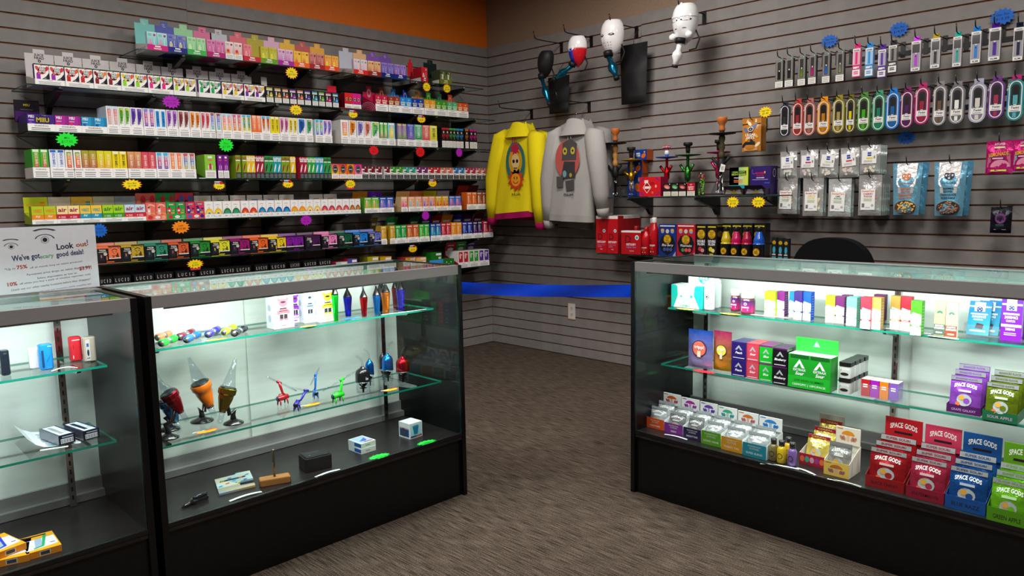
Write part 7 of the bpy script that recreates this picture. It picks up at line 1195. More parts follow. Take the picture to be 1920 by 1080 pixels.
# --- case under the sign
def mod(pl, yl, pr, pt, c1, n_, dep, face):
    loc, w_, h, rz = fb('L', pl, yl, pr, pt, ZB1); c = empty('vape_device', loc); m = MB(); m.rbox(0, w_, 0, dep, 0, h, min(w_, dep) * .32, c1, GLOSS if n_ != 'red' else MATTE, 4, .003); obj('device_body', m, c); m = MB(); face(m, F((0, -.0004, 0)), w_, h); obj('control_face', m, c); tag(c, f'{n_} upright vape device', SC1, 'vape device', 'upright vape devices', -loc[0])
mod(4, 706, 22, 659, '1c222c', 'dark grey', .03, lambda m, f, w_, h: (m.R(f, w_ * .3, h * .7, w_ * .7, h * .84, '0e1218', 1), m.R(f, w_ * .34, h * .86, w_ * .66, h * .9, '3a4450', 1)))
mod(77, 696, 103, 648, '1c7cc4', 'bright blue', .03, lambda m, f, w_, h: (m.R(f, w_ * .02 + .004, h * .1, w_ * .3, h * .78, '14365c', 1), m.R(f, w_ * .6, h * .9, w_ * .9, h * .93, 'b8c8d8', 1), m.P(f, [(w_ * .5, h * .3), (w_ * .8, h * .56), (w_ * .8, h * .6), (w_ * .46, h * .34)], '125c98', 1)))
mod(135, 679, 157, 634, 'd0202c', 'red', .034, lambda m, f, w_, h: (m.R(f, .004, h * .86, w_ * .8, h * .9, 'd8c0c0', 1), m.R(f, w_ * .14, h * .12, w_ * .2, h * .26, 'e8d8d8', 1), m.R(f, w_ * .2, h * .52, w_ * .24, h * .7, '7a0c14', 1)))
mod(161, 680, 184, 634, 'a89a8c', 'champagne', .034, lambda m, f, w_, h: (m.R(f, .003, h * .06, w_ * .44, h * .92, 'c8bcb0', 1), m.R(f, w_ * .16, h * .62, w_ * .34, h * .76, '1c5c9a', 2), m.E(f, w_ * .26, h * .38, w_ * .09, h * .14, '14284a', 2, n=12), m.E(f, w_ * .2, h * .16, .002, .002, '14284a', 2, n=7), m.E(f, w_ * .33, h * .16, .002, .002, '14284a', 2, n=7)))
p = at(80, 692, 2, ZB1); m = MB(); m.rbox(-.022, .022, 0, .02, 0, .062, .008, 'e8e8ee', GLOSS, 3, .003); o = obj('vape_device', m, loc=(p.x - .005, p.y + .02, ZB1 + .0006)); tag(o, 'white vape device behind the bright blue one', SC1, 'vape device', 'upright vape devices')
strip(97, 697, 146, 690, ZB1, 'curved white price strip', SC1, .01, .006)
a, b_, e, g = at(54, 843, 2, ZB2), at(152, 831, 2, ZB2), at(140, 806, 2, ZB2), at(26, 814, 2, ZB2); m = MB(); n = 8; cz = (a + b_ + e + g) / 4
P = []
for j in range(2):
    for i in range(n):
        u = i / (n - 1); q = (a.lerp(b_, u)).lerp(g.lerp(e, u), j); P.append(q - cz + Vector((0, 0, .001 + .03 * max(0, .35 - u) ** 2 * 8)))
m.add(P + [q - Vector((0, 0, .0006)) for q in P], [(i, i + 1, n + i + 1, n + i) for i in range(n - 1)] + [(2 * n + i, 3 * n + i, 3 * n + i + 1, 2 * n + i + 1) for i in range(n - 1)] + [(i, 2 * n + i, 2 * n + i + 1, i + 1) for i in range(n - 1)], 'eef0f8'); f = F(a - cz + Vector((0, 0, .0025)), b_ - a, g - a); Wp = (b_ - a).length; m.lines(f, Wp * .34, .012, Wp * .62, (g - a).length * .8, 8, '8a94b0', 1, .35); m.R(f, Wp * .36, .004, Wp * .56, .010, '7ad0c8', 1)
o = obj('instruction_sheet', m, loc=cz + Vector((0, 0, .0004))); tag(o, 'curled printed paper sheet under the device boxes', SC2, 'paper', None)
for k, (pl, yl, pr, pyr, bx, by, n_) in enumerate(((111, 836, 142, 828, 79, 800, 'grey'), (157, 827, 187, 819, 133, 792, 'black'))):
    zz = ZB2 + (.0062 if k == 0 else .0062); a, b_, e = at(pl, yl, 2, zz), at(pr, pyr, 2, zz), at(bx, by, 2, zz); c = empty('device_box', a + Vector((0, 0, .0004)), math.atan2((b_ - a).y, (b_ - a).x)); W_, D_, h = (b_ - a).length, .13, .028
    m = MB(); m.box(0, W_, 0, D_, 0, h, '1a2036', GLOSS, top='14204a', side='3a3c48'); f = F((0, 0, h), (1, 0, 0), (0, 1, 0)); m.R(f, .006, .006, W_ - .006, D_ - .006, 'dfe4f2', 1); m.P(f, [(W_ * .3, D_ * .16), (W_ * .56, D_ * .16), (W_ * .56, D_ * .86), (W_ * .3, D_ * .9)], '9a9aa4' if k == 0 else '1c2638', 2); m.lines(f, W_ * .64, D_ * .2, W_ * .86, D_ * .4, 3, '7a86b0', 2, .4)
    f = F((0, 0, 0)); m.R(f, W_ * .12, h * .12, W_ * .88, h * .62, 'e8eaf2', 1); [m.R(f, W_ * (.16 + .055 * j), h * .18, W_ * (.16 + .055 * j) + W_ * (.012 + .018 * (j % 3 == 0)), h * .54, '14142a', 2) for j in range(13)]; m.lines(f, W_ * .2, h * .7, W_ * .9, h * .9, 1, 'b8bccc', 1, .6); obj('carton', m, c); tag(c, f'dark blue device box with a white top picturing a {n_} device', SC2, 'box', 'device boxes', -a.x)
strip(75, 846, 128, 838, ZB2, 'white price strip at the shelf front', SC2, .012)
for k, (pl, yl, pr, pyr, zz, n_) in enumerate(((-14, 1067, 37, 1056, ZF, 'lower blue-device'), (-12, 1052, 39, 1041, ZF + .0196, 'upper blue-device'), (51, 1052, 84, 1042.5, ZF, 'green-device'))):
    if k == 1: a = at(-12, 1067, 2, ZF) + Vector((.001, .002, .0196)); b_ = a + Vector((.085, .02, 0))
    else: a, b_ = at(pl, yl, 2, zz), at(pr, pyr, 2, zz)
    W_ = .085; D_, h = .125, .019; m = MB(); m.box(0, W_, 0, D_, 0, h, 'd8801c', top='f2a81c', side='2c4cc0' if k == 2 else 'd8881c'); f = F((0, 0, h), (1, 0, 0), (0, 1, 0)); m.P(f, [(.003, .012), (W_ - .003, .024), (W_ - .003, D_ * .74), (.003, D_ * .7)], 'eceaf2', 1); m.P(f, [(W_ * .3, D_ * .2), (W_ * .52, D_ * .24), (W_ * .6, D_ * .72), (W_ * .4, D_ * .72)], 'a8b4d0' if k == 2 else 'a8b0b8', 2)
    m.P(f, [(W_ * .24, D_ * .14), (W_ * .56, D_ * .2), (W_ * .78, D_ * .86), (W_ * .68, D_ * .86), (W_ * .5, D_ * .26), (W_ * .26, D_ * .2)], '1ca86c' if k == 2 else '1c3cc8', 3); m.lines(f, W_ * .12, D_ * .86, W_ * .8, D_ * .94, 1, '2c2418', 2, .8); m.R(f, W_ * .76, D_ * .3, W_ * .9, D_ * .34, '3c4a8a', 2); f = F((0, 0, 0)); m.R(f, W_ * .36, h * .14, W_ * .68, h * .86, 'c8c0b0', 1); m.R(f, W_ * .39, h * .24, W_ * .65, h * .76, '3a3c48', 2)
    o = obj('device_box', m, loc=a + Vector((0, 0, .0006)), rz=math.atan2((b_ - a).y, (b_ - a).x)); tag(o, f'orange and white {n_} box lying flat', SCD, 'box', 'orange device boxes')
# --- gummy case, top shelf
loc, w_, h, rz = fb('R', 1258.5, 574.5, 1316, 533, ZR1); c = empty('display_carton', loc, rz); m = MB(); m.box(0, w_, 0, .08, 0, h, 'eef4f2', side='18b8ac', top='f2f6f4'); f = F((0, 0, 0)); g = '18b4a8'
m.P(f, [(0, 0), (w_ * .08, 0), (w_ * .22, h * .54), (w_ * .2, h * .94), (w_ * .14, h), (0, h)], g, 1); m.P(f, [(w_, 0), (w_ * .92, 0), (w_ * .74, h * .56), (w_ * .76, h * .92), (w_ * .82, h), (w_, h)], g, 1); m.R(f, w_ * .3, h * .46, w_ * .68, h * .9, 'd0d8dc', 1); m.E(f, w_ * .42, h * .66, w_ * .1, h * .22, 'f4f6f8', 2, n=12); m.E(f, w_ * .62, h * .7, w_ * .08, h * .18, 'e4eaee', 2, n=12); m.R(f, w_ * .3, h * .46, w_ * .36, h * .54, g, 3); m.R(f, w_ * .62, h * .46, w_ * .7, h * .56, g, 3)
m.T(f, 'Delta 9', w_ * .46, h * .33, h * .1, g, 2, w=w_ * .3); m.T(f, 'Shot', w_ * .46, h * .21, h * .1, g, 2, w=w_ * .2); m.T(f, '100MG', w_ * .46, h * .04, h * .1, '1cc078', 2, w=w_ * .32, bold=1); obj('tray', m, c); hz = h + .052
m = MB(); m.box(w_ * .22, w_ * 1.2, .081, .083, 0, hz, 'f0f4f4'); f = F((w_ * .72, .081, hz - .034)); m.E(f, 0, .006, .024, .024, g, 1, n=22); m.R(f, -.006, -.014, .006, .028, 'f0f4f4', 2); m.R(f, -.018, .0, .018, .012, 'f0f4f4', 2); m.E(f, 0, .006, .009, .009, g, 3, n=14); m.E(f, 0, .006, .005, .005, 'f0f4f4', 4, n=12); m.T(f, 'CannaAid', 0, -.028, .011, '4cc4bc', 1, w=.06); obj('header_card', m, c); tag(c, 'teal and white delta shot carton with a round emblem header', SR1, 'display carton', None)
for pl, yl, pr, pt, n_, ps in ((1316, 580.5, 1334, 526, 'first', 0), (1333.5, 578, 1347.5, 524, 'second', .025)):
    loc, w_, h, rz = fb('R', pl, yl, pr, pt, ZR1, ps); r_ = w_ / 2; c = empty('shot_bottle', (loc[0] + r_, loc[1] - r_, loc[2]), RW); m = MB(); m.lathe([(r_ * .94, 0), (r_, .003), (r_, h * .84), (r_ * .97, h * .85)], 20, 'f2f4f6', GLOSS); obj('bottle_body', m, c); m = MB(); m.lathe([(r_ * .9, h * .85), (r_ * .9, h * .93), (r_ * .66, h * .985), (r_ * .3, h)], 20, 'f8f8fa', GLOSS); obj('cap', m, c); m = MB(); f = FC(r_)
    m.E(f, 0, h * .45, r_ * .42, r_ * .48, '1c2440', 1, n=6, inner=.72); m.E(f, 0, h * .45, r_ * .2, r_ * .2, '1c2440', 1, n=6); m.lines(f, -r_ * .55, h * .22, r_ * .55, h * .28, 1, '8a90a8', 1); m.R(f, -r_ * .2, h * .08, r_ * .5, h * .16, '9adce4', 1); obj('label', m, c); tag(c, f'white shot bottle with a hexagon emblem, {n_} beside the teal carton', SR1, 'bottle', 'white shot bottles')
for pl, yl, pr, pt, n_ in ((1366, 583.5, 1383.5, 541.5, 'rear'), (1384, 588.5, 1408, 546.5, 'front')):
    loc, w_, h, rz = fb('R', pl, yl, pr, pt, ZR1); r_ = w_ / 2; c = empty('gummy_jar', (loc[0] + r_, loc[1] - r_, loc[2]), RW); m = MB(); m.lathe([(r_ * .9, 0), (r_ * .97, .003), (r_ * .97, h * .66), (r_ * .86, h * .7)], 20, '6a2c34', GLOSS); obj('jar_body', m, c); m = MB(); m.lathe([(r_ * .9, h * .7), (r_, h * .71), (r_, h * .97), (r_ * .92, h)], 22, 'f4f4f6', GLOSS); obj('lid', m, c)
    m = MB(); f = FC(r_ * .985); m.grid(lambda u, v: f.p((u - .5) * r_ * 4.6, h * (.1 + .5 * v)), 16, 3, '4a2c98', GLOSS, True, lambda u, v: mix('c01c6a', '2c2468', v)); f = FC(r_ + .0006); m.E(f, r_ * .1, h * .46, r_ * .22, r_ * .22, 'e8e8f0', 1, n=10, inner=.6); m.T(f, '500MG', 0, h * .28, h * .06, 'f0ecf4', 1, w=r_ * 1.2, bold=1); m.lines(f, -r_ * .7, h * .16, r_ * .7, h * .25, 2, 'f0d0e0', 1, .5); obj('label', m, c); tag(c, f'purple and pink gummy jar with white lid, {n_} of the pair', SR1, 'jar', 'gummy jars')
flat_star(1286, 580, .1, .04, ZR1, 'f4e07c', 'yellow price star before the teal carton', SR1, 'R'); flat_star(1369, 589, .1, .04, ZR1, 'f8e45c', 'yellow price star before the gummy jars', SR1, 'R')
def d_cbd(m, f, w_, h, c1):
    m.R(f, 0, 0, w_, h * .62, 'f2f2f2', 1); m.R(f, 0, h * .6, w_, h, c1, 1); m.P(f, [(w_ * .1, h * .62), (w_ * .2, h * .67), (w_ * .32, h * .66), (w_ * .5, h * .64), (w_ * .8, h * .62)], 'f0f0f0', 2); m.lines(f, w_ * .1, h * .4, w_ * .86, h * .5, 2, '9aa0a8', 2, .35); m.R(f, 0, h * .25, w_, h * .31, c1, 2); m.lines(f, w_ * .14, h * .26, w_ * .86, h * .3, 1, 'f0f0f0', 3, .6); m.lines(f, w_ * .1, h * .05, w_ * .8, h * .16, 3, 'd0d4d8', 2, .3)
for pl, yl, pr, pt, c1, n_ in ((1433, 591.5, 1453, 546, 'b0d81c', 'lime'), (1454.3, 592.5, 1470, 546.5, '7a1c74', 'plum'), (1479, 595, 1488, 546.5, '1c7cd0', 'light blue'), (1488, 599, 1503, 546, '341c68', 'navy purple'), (1503.4, 600, 1519.5, 547.5, '0c50d0', 'royal blue'), (1547, 604, 1564, 554, 'b0d81c', 'lime'), (1564.5, 605.5, 1582, 556, '6a1c60', 'plum'), (1586, 610, 1605, 557, '6cd0b4', 'mint'), (1605.5, 607, 1612, 556, '1c64c8', 'blue'),
                               (1612.5, 616, 1631, 557, 'e0283c', 'red'), (1631.5, 617, 1650, 558, 'b88e48', 'tan'), (1668, 617, 1686, 555, 'a07c34', 'tan'), (1686.5, 618.5, 1705.5, 556.5, 'd01c30', 'red'), (1706, 628, 1726, 564, '3c9a14', 'green')):
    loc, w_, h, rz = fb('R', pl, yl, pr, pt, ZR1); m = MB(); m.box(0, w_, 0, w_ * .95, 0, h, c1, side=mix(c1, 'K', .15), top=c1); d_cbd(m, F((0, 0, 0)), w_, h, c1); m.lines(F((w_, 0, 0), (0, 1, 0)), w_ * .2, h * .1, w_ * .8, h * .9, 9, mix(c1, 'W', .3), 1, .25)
    o = obj('drops_box', m, loc=loc, rz=rz); tag(o, f'white dropper box with a {n_} top', SR1, 'box', 'dropper boxes', -loc[1])
for pl, yl, pr, pt, c1, n_ in ((1577, 600, 1593, 553, '6a1c60', 'behind the first plum box'), (1637, 603, 1657, 552, '6a1c50', 'behind the tan box')):
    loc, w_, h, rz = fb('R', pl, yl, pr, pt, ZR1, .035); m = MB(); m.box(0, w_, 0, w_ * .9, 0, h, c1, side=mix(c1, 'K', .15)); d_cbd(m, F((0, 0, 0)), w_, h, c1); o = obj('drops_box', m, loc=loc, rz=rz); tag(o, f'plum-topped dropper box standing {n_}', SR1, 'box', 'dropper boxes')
for pl, yl, pr, pt, c1, c2, n_ in ((1750, 628.5, 1770.5, 565, 'b0b484', '5a6458', 'sage'), (1771.5, 632.5, 1793, 567, 'ccb484', '8a3c24', 'sand')):
    loc, w_, h, rz = fb('R', pl, yl, pr, pt, ZR1); m = MB(); m.box(0, w_, 0, w_ * .5, 0, h, c1, side='e4e0d4'); f = F((0, 0, 0)); m.R(f, 0, h * .02, w_, h * .34, c2, 1)
    for j in range(7): t_ = PI * (.05 + .15 * j); m.E(f, w_ / 2 + math.cos(t_) * w_ * .2, h * .66 + math.sin(t_) * w_ * .2, w_ * .13, w_ * .045, '1c6a5c', 1, n=7, tilt=t_)
    m.T(f, 'EARTH', w_ / 2, h * .53, h * .06, '6a9a84', 1, w=w_ * .7); m.R(f, w_ * .05, h * .2, w_ * .95, h * .25, 'c8d0d0', 2); m.lines(f, w_ * .1, h * .26, w_ * .9, h * .33, 1, 'f0e8e0', 2, .6); m.lines(f, w_ * .2, h * .06, w_ * .8, h * .14, 1, 'e8e0d8', 2, .5); o = obj('capsule_box', m, loc=loc, rz=rz); tag(o, f'slim {n_}-coloured box with a leaf fan', SR1, 'box', 'leaf fan boxes', -loc[1])
strip(1739, 630, 1796, 637, ZR1, 'white price strip before the leaf fan boxes', SR1, .012); strip(1407, 590, 1478, 597, ZR1, 'white price strip before the lime-topped box', SR1, .012); strip(1660, 616, 1745, 627, ZR1, 'white price strip before the green-topped box', SR1, .008)
def d_bar(m, f, w_, h, c1, c2, choc):
    m.R(f, 0, 0, w_, h, c2, 1, top=c1); m.R(f, w_ * .24, h * .7, w_ * .72, h * .97, 'eef0f4', 2); m.R(f, w_ * .02, h * .82, w_ * .98, h * .86, 'e0e6f0', 3); m.E(f, w_ * .48, h * .76, w_ * .15, w_ * .14, '2c3478', 4, n=14); m.R(f, w_ * .45, h * .76 - w_ * .1, w_ * .51, h * .76 + w_ * .1, 'eef0f4', 5); m.R(f, w_ * .37, h * .755, w_ * .59, h * .775, 'eef0f4', 5); m.E(f, w_ * .48, h * .765, w_ * .06, w_ * .06, '2c3478', 6, n=10)
    m.R(f, w_ * .1, h * .6, w_ * .86, h * .64, 'eef0f4', 2); m.T(f, '300MG', w_ * .48, h * .51, h * .065, 'f4f4f8', 2, w=w_ * .64, bold=1); m.lines(f, w_ * .2, h * .43, w_ * .76, h * .49, 2, 'd8e0f0', 2, .4)
    if choc: m.P(f, [(w_ * .36, h * .2), (w_ * .7, h * .18), (w_ * .74, h * .32), (w_ * .42, h * .36)], '3c2430', 2); m.R(f, w_ * .14, h * .1, w_ * .84, h * .15, 'eef0f4', 2)
    else: m.R(f, w_ * .02, h * .32, w_ * .98, h * .38, 'eef0f4', 2); m.T(f, '300MG', w_ * .46, h * .24, h * .055, 'f0f0f8', 2, w=w_ * .46, bold=1); m.lines(f, w_ * .12, h * .12, w_ * .86, h * .2, 2, 'e0c8f0', 2, .4)
p = at(1806, 628, 2, ZR1); c = empty('acrylic_tray', (p.x, p.y, ZR1 + .0006), RW); tw_ = p.y - YR(1874, p.x, ZR1); m = MB()
for bx in ((0, tw_, 0, .002, 0, .036), (0, tw_, .1, .102, 0, .05), (0, .002, .002, .1, 0, .04), (tw_ - .002, tw_, .002, .1, 0, .04), (.002, tw_ - .002, .002, .1, 0, .002)): m.box(*bx, 'W', CLEAR)
obj('clear_tray', m, c); tag(c, 'clear acrylic tray holding blue chocolate bars', SR1, 'tray', None); bw = tw_ * .62; bh = .112
for k in range(3):
    m = MB(); m.box(0, bw, 0, .012, 0, bh, '0c8aa8', GLOSS, side='0c6a8c', top='d0d4dc'); d_bar(m, F((0, 0, 0)), bw, bh, '0c6ab0', '10a0b8', 1); o = obj('chocolate_bar', m); o.location = (p.x + .006 + .024 * k, p.y - .006 - .022 * k, ZR1 + .0035); o.rotation_euler = (-.3, 0, RW); tag(o, f'blue 300 mg chocolate bar, {("front", "middle", "rear")[k]} in the acrylic tray', SR1, 'chocolate bar', 'blue chocolate bars')
loc, w_, h, rz = fb('R', 1874.5, 637.5, 1914, 557, ZR1); m = MB(); m.box(0, w_, 0, .03, 0, h, '6a0f9c', GLOSS, side='5a0f88', top='b8bcc8'); d_bar(m, F((0, 0, 0)), w_, h, '5a1a98', '7a0fa4', 0); o = obj('chocolate_bar', m, loc=loc, rz=rz); tag(o, 'purple 300 mg chocolate bar box standing upright', SR1, 'chocolate bar', None)
m = MB(); m.box(0, w_, 0, .03, 0, h * 1.04, '5c0f8a', GLOSS); o = obj('chocolate_bar', m, loc=(loc[0] + .045, loc[1] - .006, loc[2]), rz=rz); tag(o, 'purple chocolate bar box standing behind the front one', SR1, 'chocolate bar', None)
# ---------------------------------------------------------------- gummy case: middle shelf and floor
def gummy(loc, w_, h, c1, silver, title, sub, desc, where, lean=0.12, arc=.006):
    m = pouch(w_, h, c1, .012, FOIL, crimp=.14); f = FB(m, w_, h); m.R(f, .001, h * .88, w_ - .001, h * .99, silver, 1, FOIL); m.T(f, sub, w_ / 2, h * .91, h * .05, mix(c1, 'K', .4), 2, w=w_ * .7, bold=1)
    m.T(f, title, w_ / 2, h * .68, h * .1, 'f4f0f0', 4, w=w_ * .72, bold=1, arc=arc); m.R(f, w_ * .3, h * .58, w_ * .7, h * .64, mix(c1, 'W', .45), 2); m.E(f, w_ * .5, h * .36, w_ * .24, h * .17, 'b0b4b8', 2, n=14); m.E(f, w_ * .42, h * .42, w_ * .09, h * .07, 'e0a03c', 3, n=10); m.E(f, w_ * .58, h * .34, w_ * .1, h * .08, mix(c1, 'K', .2), 3, n=10); m.E(f, w_ * .3, h * .24, w_ * .08, h * .06, 'e8703c', 3, n=8)
    o = obj('gummy_pouch', m, loc=loc); o.rotation_euler = (-lean, 0, RW); tag(o, desc, where, 'gummy pouch', 'gummy pouches in the case', -loc[1]); return o
def open_carton(pl, yl, pr, yt, z, dep, c1, inner, hh, head, where, desc, fp=None, hp=None, hcol=None):
    loc, w_, h, rz = fb('R', pl, yl, pr, yt, z); c = empty('display_carton', loc, rz); m = MB(); t = .001; m.box(0, w_, 0, t, 0, h, c1); m.box(t, w_ - t, t, dep, 0, t, inner); m.box(0, w_, dep, dep + t, 0, max(h, hh * .6), inner)
    for x in (0, w_ - t): P = [(x, t, 0), (x, dep, 0), (x, dep, hh * .6), (x, t, h)]; m.add(P + [(a + t, b_, q) for a, b_, q in P], [(3, 2, 1, 0), (4, 5, 6, 7), (0, 1, 5, 4), (1, 2, 6, 5), (2, 3, 7, 6), (3, 0, 4, 7)], inner)
    if fp: fp(m, F((0, 0, 0)), w_, h)
    obj('tray', m, c); m = MB(); m.box(.001, w_ - .001, dep - .006, dep - .002, hh * .6, hh, hcol or head)
    if hp: hp(m, F((0, dep - .006, hh * .6)), w_, hh * .4)
    obj('header_card', m, c); tag(c, desc, where, 'display carton', 'gummy display cartons', -loc[1]); return loc, w_, h
def shroom(c1): return lambda m, f, w_, h: (m.E(f, w_ * .5, h * .55, w_ * .26, h * .26, c1, 1, n=12, a0=0, a1=PI), m.R(f, w_ * .44, h * .2, w_ * .56, h * .56, mix(c1, 'W', .4), 1), [m.E(f, w_ * q, h * .35, w_ * .06, h * .16, mix(c1, 'B', .3), 2, n=7, tilt=(q - .5) * -2) for q in (.24, .34, .68, .78)], m.lines(f, w_ * .06, h * .84, w_ * .3, h * .94, 1, c1, 1, .7))
def lip2(a, b_, cw): return lambda m, f, w_, h: (m.T(f, a, w_ / 2, h * .74, h * .13, cw, 1, wmax=w_ * .8), m.T(f, 'GUMMIES', w_ / 2, h * .56, h * .13, cw, 1, wmax=w_ * .7), m.T(f, b_, w_ / 2, h * .22, h * .15, cw, 1, wmax=w_ * .84, bold=1))
for pl, yl, pr, yt, c1, hc, fl, n_ in ((1211, 800, 1245, 781, 'd8501c', 'e0641c', 'CORDYCEPS', 'orange'), (1245.5, 811, 1280, 791, '7a2c88', 'b02ca0', 'REISHI', 'violet'), (1281, 821, 1314, 800, '241a48', '6a3cb0', 'NIGHTTIME', 'navy'), (1314.8, 831, 1351, 806, '5a9a1c', '3cae8a', "LION'S MANE", 'green'), (1352, 842, 1391, 817, 'd89414', 'e0701c', 'TURKEY TAIL', 'mustard'), (1392, 853, 1436, 828, '1c8aa0', '2c8ad8', 'SUPER BLEND', 'teal')):
    loc, w_, h = open_carton(pl, yl, pr, yt, ZF, .13, c1, 'eef0f2', .125, 'f2f2f2', SRD, f'{n_} mushroom gummy carton', lip2('MUSHROOM', fl, mix(c1, 'W', .65)), shroom(hc))
    for k in range(2):
        o = gummy((loc[0] + .02 + .05 * k, loc[1] - .006, loc[2] + .002), w_ - .012, .085 + .012 * k, 'dfe4ea' if n_ not in ('violet', 'navy') or k else '9a989c', 'c4c8cc', 'cilled', 'MUSHROOM', f'pale pouch in the {n_} mushroom carton', SRD, .2)
for px, py, pt, c1, n_ in ((1450, 863, 822, '7a6a3c', 'brown'), (1465, 868, 826, 'd8b414', 'yellow'), (1485, 873.5, 830, '7a5aa0', 'lilac'), (1478, 860, 820, 'd8a414', 'amber')):
    p = at(px, py, 2, ZF); h = ZP(pt, p.x, p.y) - ZF; r_ = .016; c = empty('shot_bottle', (p.x, p.y, ZF + .0006), RW); m = MB(); m.lathe([(r_ * .9, 0), (r_, .004), (r_, h * .62), (r_ * .6, h * .76)], 16, c1, GLOSS); m.E(FC(r_), 0, h * .34, r_ * .6, r_ * .7, '2a2430', 1, n=12, inner=.8); obj('bottle_body', m, c); obj('cap', MB().lathe([(r_ * .66, h * .76), (r_ * .66, h), (r_ * .5, h)], 14, '1c1a1c', GLOSS), c); tag(c, f'small {n_} shot bottle with a black cap', SRD, 'bottle', 'small shot bottles', -p.y)
loc, w_, h = open_carton(1498, 868, 1546, 848, ZF, .17, 'b01c3c', 'e8e0d8', .15, 'cfc6bc', SRD, 'pink candy carton with a torn cardboard back', lambda m, f, w_, h: [m.E(f, w_ * (.12 + .19 * k), h * .5, w_ * .09, h * .28, ('e8703c', '4cae8a', 'e8a0b8', 'a03c8a')[k % 4], 1, n=9) for k in range(5)])
for k in range(3): gummy((loc[0] + .03 + .045 * k, loc[1] - .008, loc[2] + .002), w_ * .86, .1 + .018 * k, 'e0c85c', 'b81c3c', 'Wunder', 'CEREAL', f'rainbow candy pouch, {("front", "middle", "rear")[k]} in the pink carton', SRD, .3)
loc, w_, h = open_carton(1544, 888, 1591, 862, ZF, .1, 'f0c85c', 'f2ece0', .15, 'f4e8d8', SRD, 'white and yellow mushroom carton', shroom('c8702c'), shroom('f0941c')); gummy((loc[0] + .02, loc[1] - .004, loc[2] + .002), w_ * .9, .11, 'b0acaa', 'a0a0a4', 'cilled', 'MUSHROOM', 'grey pouch in the white and yellow carton', SRD, .15)
for pl, yl, pr, yt, c1, hc, fl, n_ in ((1622, 909, 1694, 889, 'a0101c', 'c01424', 'BLACK CHERRY', 'dark red'), (1698, 930, 1769, 909, '9a1434', 'd03458', 'WATERMELON', 'raspberry'), (1771, 950, 1847, 926, '0c50a0', '0c4c90', 'BLUE RAZZ', 'blue'), (1849, 976, 1925, 948, '4c8a14', '5a9014', 'GREEN APPLE', 'green')):
    loc, w_, h = open_carton(pl, yl, pr, yt, ZF, .17, c1, mix(c1, 'K', .2), .2, hc, SRD, f'{n_} space gummy carton with tall header', lambda m, f, w_, h, fl=fl: m.T(f, fl, w_ / 2, h * .3, h * .3, '20101a', 1, w=w_ * .7), lambda m, f, w_, h, fl=fl: (m.T(f, 'SPACE GODS', w_ / 2, h * .5, h * .22, 'f0e8e4', 1, w=w_ * .72, bold=1, arc=.008), m.R(f, w_ * .26, h * .32, w_ * .74, h * .42, '20141a', 1), m.T(f, fl, w_ / 2, h * .1, h * .1, '20141a', 1)), hc)
    for k in range(3): gummy((loc[0] + .016 + .042 * k, loc[1] - .004, loc[2] + .002), w_ - .008, .125 + .012 * k, mix(c1, hc, .5) if n_ != 'green' else '7ac81c', 'c8c8cc', 'SPACE GODS', 'SUPER SOUR!', f'{n_} sour gummy pouch, {("front", "middle", "rear")[k]} in its carton', SRD, .14)
for a in ((1245, 813, 1287, 823), (1425, 868, 1498, 879), (1492, 876, 1527, 890), (1550, 897, 1614, 912)): strip(a[0], a[1] + 2, a[2], a[3] + 2, ZF, 'white paper price strip', SRD, .01, .003)
for k, (pl, yl, pr, pt, c1, n_) in enumerate(((1291, 686, 1336, 616, '3c6ac8', 'blue'), (1338, 692, 1371, 619, 'd0783c', 'pink and gold'))):
    loc, w_, h, rz = fb('R', pl, yl, pr, pt, ZR2); m = pouch(w_, h, c1, .01, FOIL, colf=lambda u, v, k=k: mix(('b8a0d0', 'e8a81c')[k], ('1c5cc8', 'c02c6c')[k], v)); f = FB(m, w_, h); m.E(f, w_ * .5, h * .52, w_ * .3, w_ * .3, '1c1c3c', 2, n=18); m.E(f, w_ * .5, h * .52, w_ * .27, w_ * .27, ('e8705c', 'f0e04c')[k], 3, n=18); m.R(f, w_ * .43, h * .3, w_ * .57, h * .46, 'f0e0c8', 4); m.T(f, 'trippi', w_ / 2, h * .52, h * .09, 'f4f0f4', 5, w=w_ * .4, bold=1)
    o = obj('gummy_pouch', m, loc=loc, rz=rz); tag(o, f'{n_} pouch with a round mushroom emblem', SR2, 'gummy pouch', None)
for k, (pl, yb, pr, c1, c2, fl) in enumerate(((1371, 704, 1397.5, '2c1c6c', '2c1c6c', 'Peach'), (1398.5, 708, 1422, 'd8485c', 'c83c50', 'Sour'), (1423, 713, 1447, '1cb42c', '7a146c', 'Blue'), (1448, 719, 1474.5, '1a141c', '4c1454', 'Blueberry'))):
    loc, w_, hh, rz = fb('R', pl, yb, pr, 640, ZR2); h = .068
    for lv in range(2):
        for dp in range(2):
            m = MB(); m.box(0, w_, 0, .045, 0, h, c1, GLOSS, side=c1, top=c2); f = F((0, 0, 0)); m.P(f, [(w_ * .5, h * .82), (w_ * .76, h * .54), (w_ * .62, h * .54), (w_ * .5, h * .68), (w_ * .38, h * .54), (w_ * .24, h * .54)], 'a8acb4', 1); m.T(f, fl, w_ / 2, h * .32, h * .13, 'f4f0f4', 2, wmax=w_ * .8, shear=.3, bold=1); m.R(f, w_ * .1, h * .06, w_ * .9, h * .1, 'd8d0d8', 1); m.R(f, 0, h * .92, w_, h, c2, 1)
            o = obj('gummy_box', m, loc=(loc[0] + .047 * dp, loc[1], loc[2] + lv * (h + .0008)), rz=rz); tag(o, f'{("indigo", "coral", "bright green", "black")[k]} gummy box, {("bottom", "top")[lv]} {("front", "back")[dp]} of its stack', SR2, 'box', 'stacked gummy boxes')
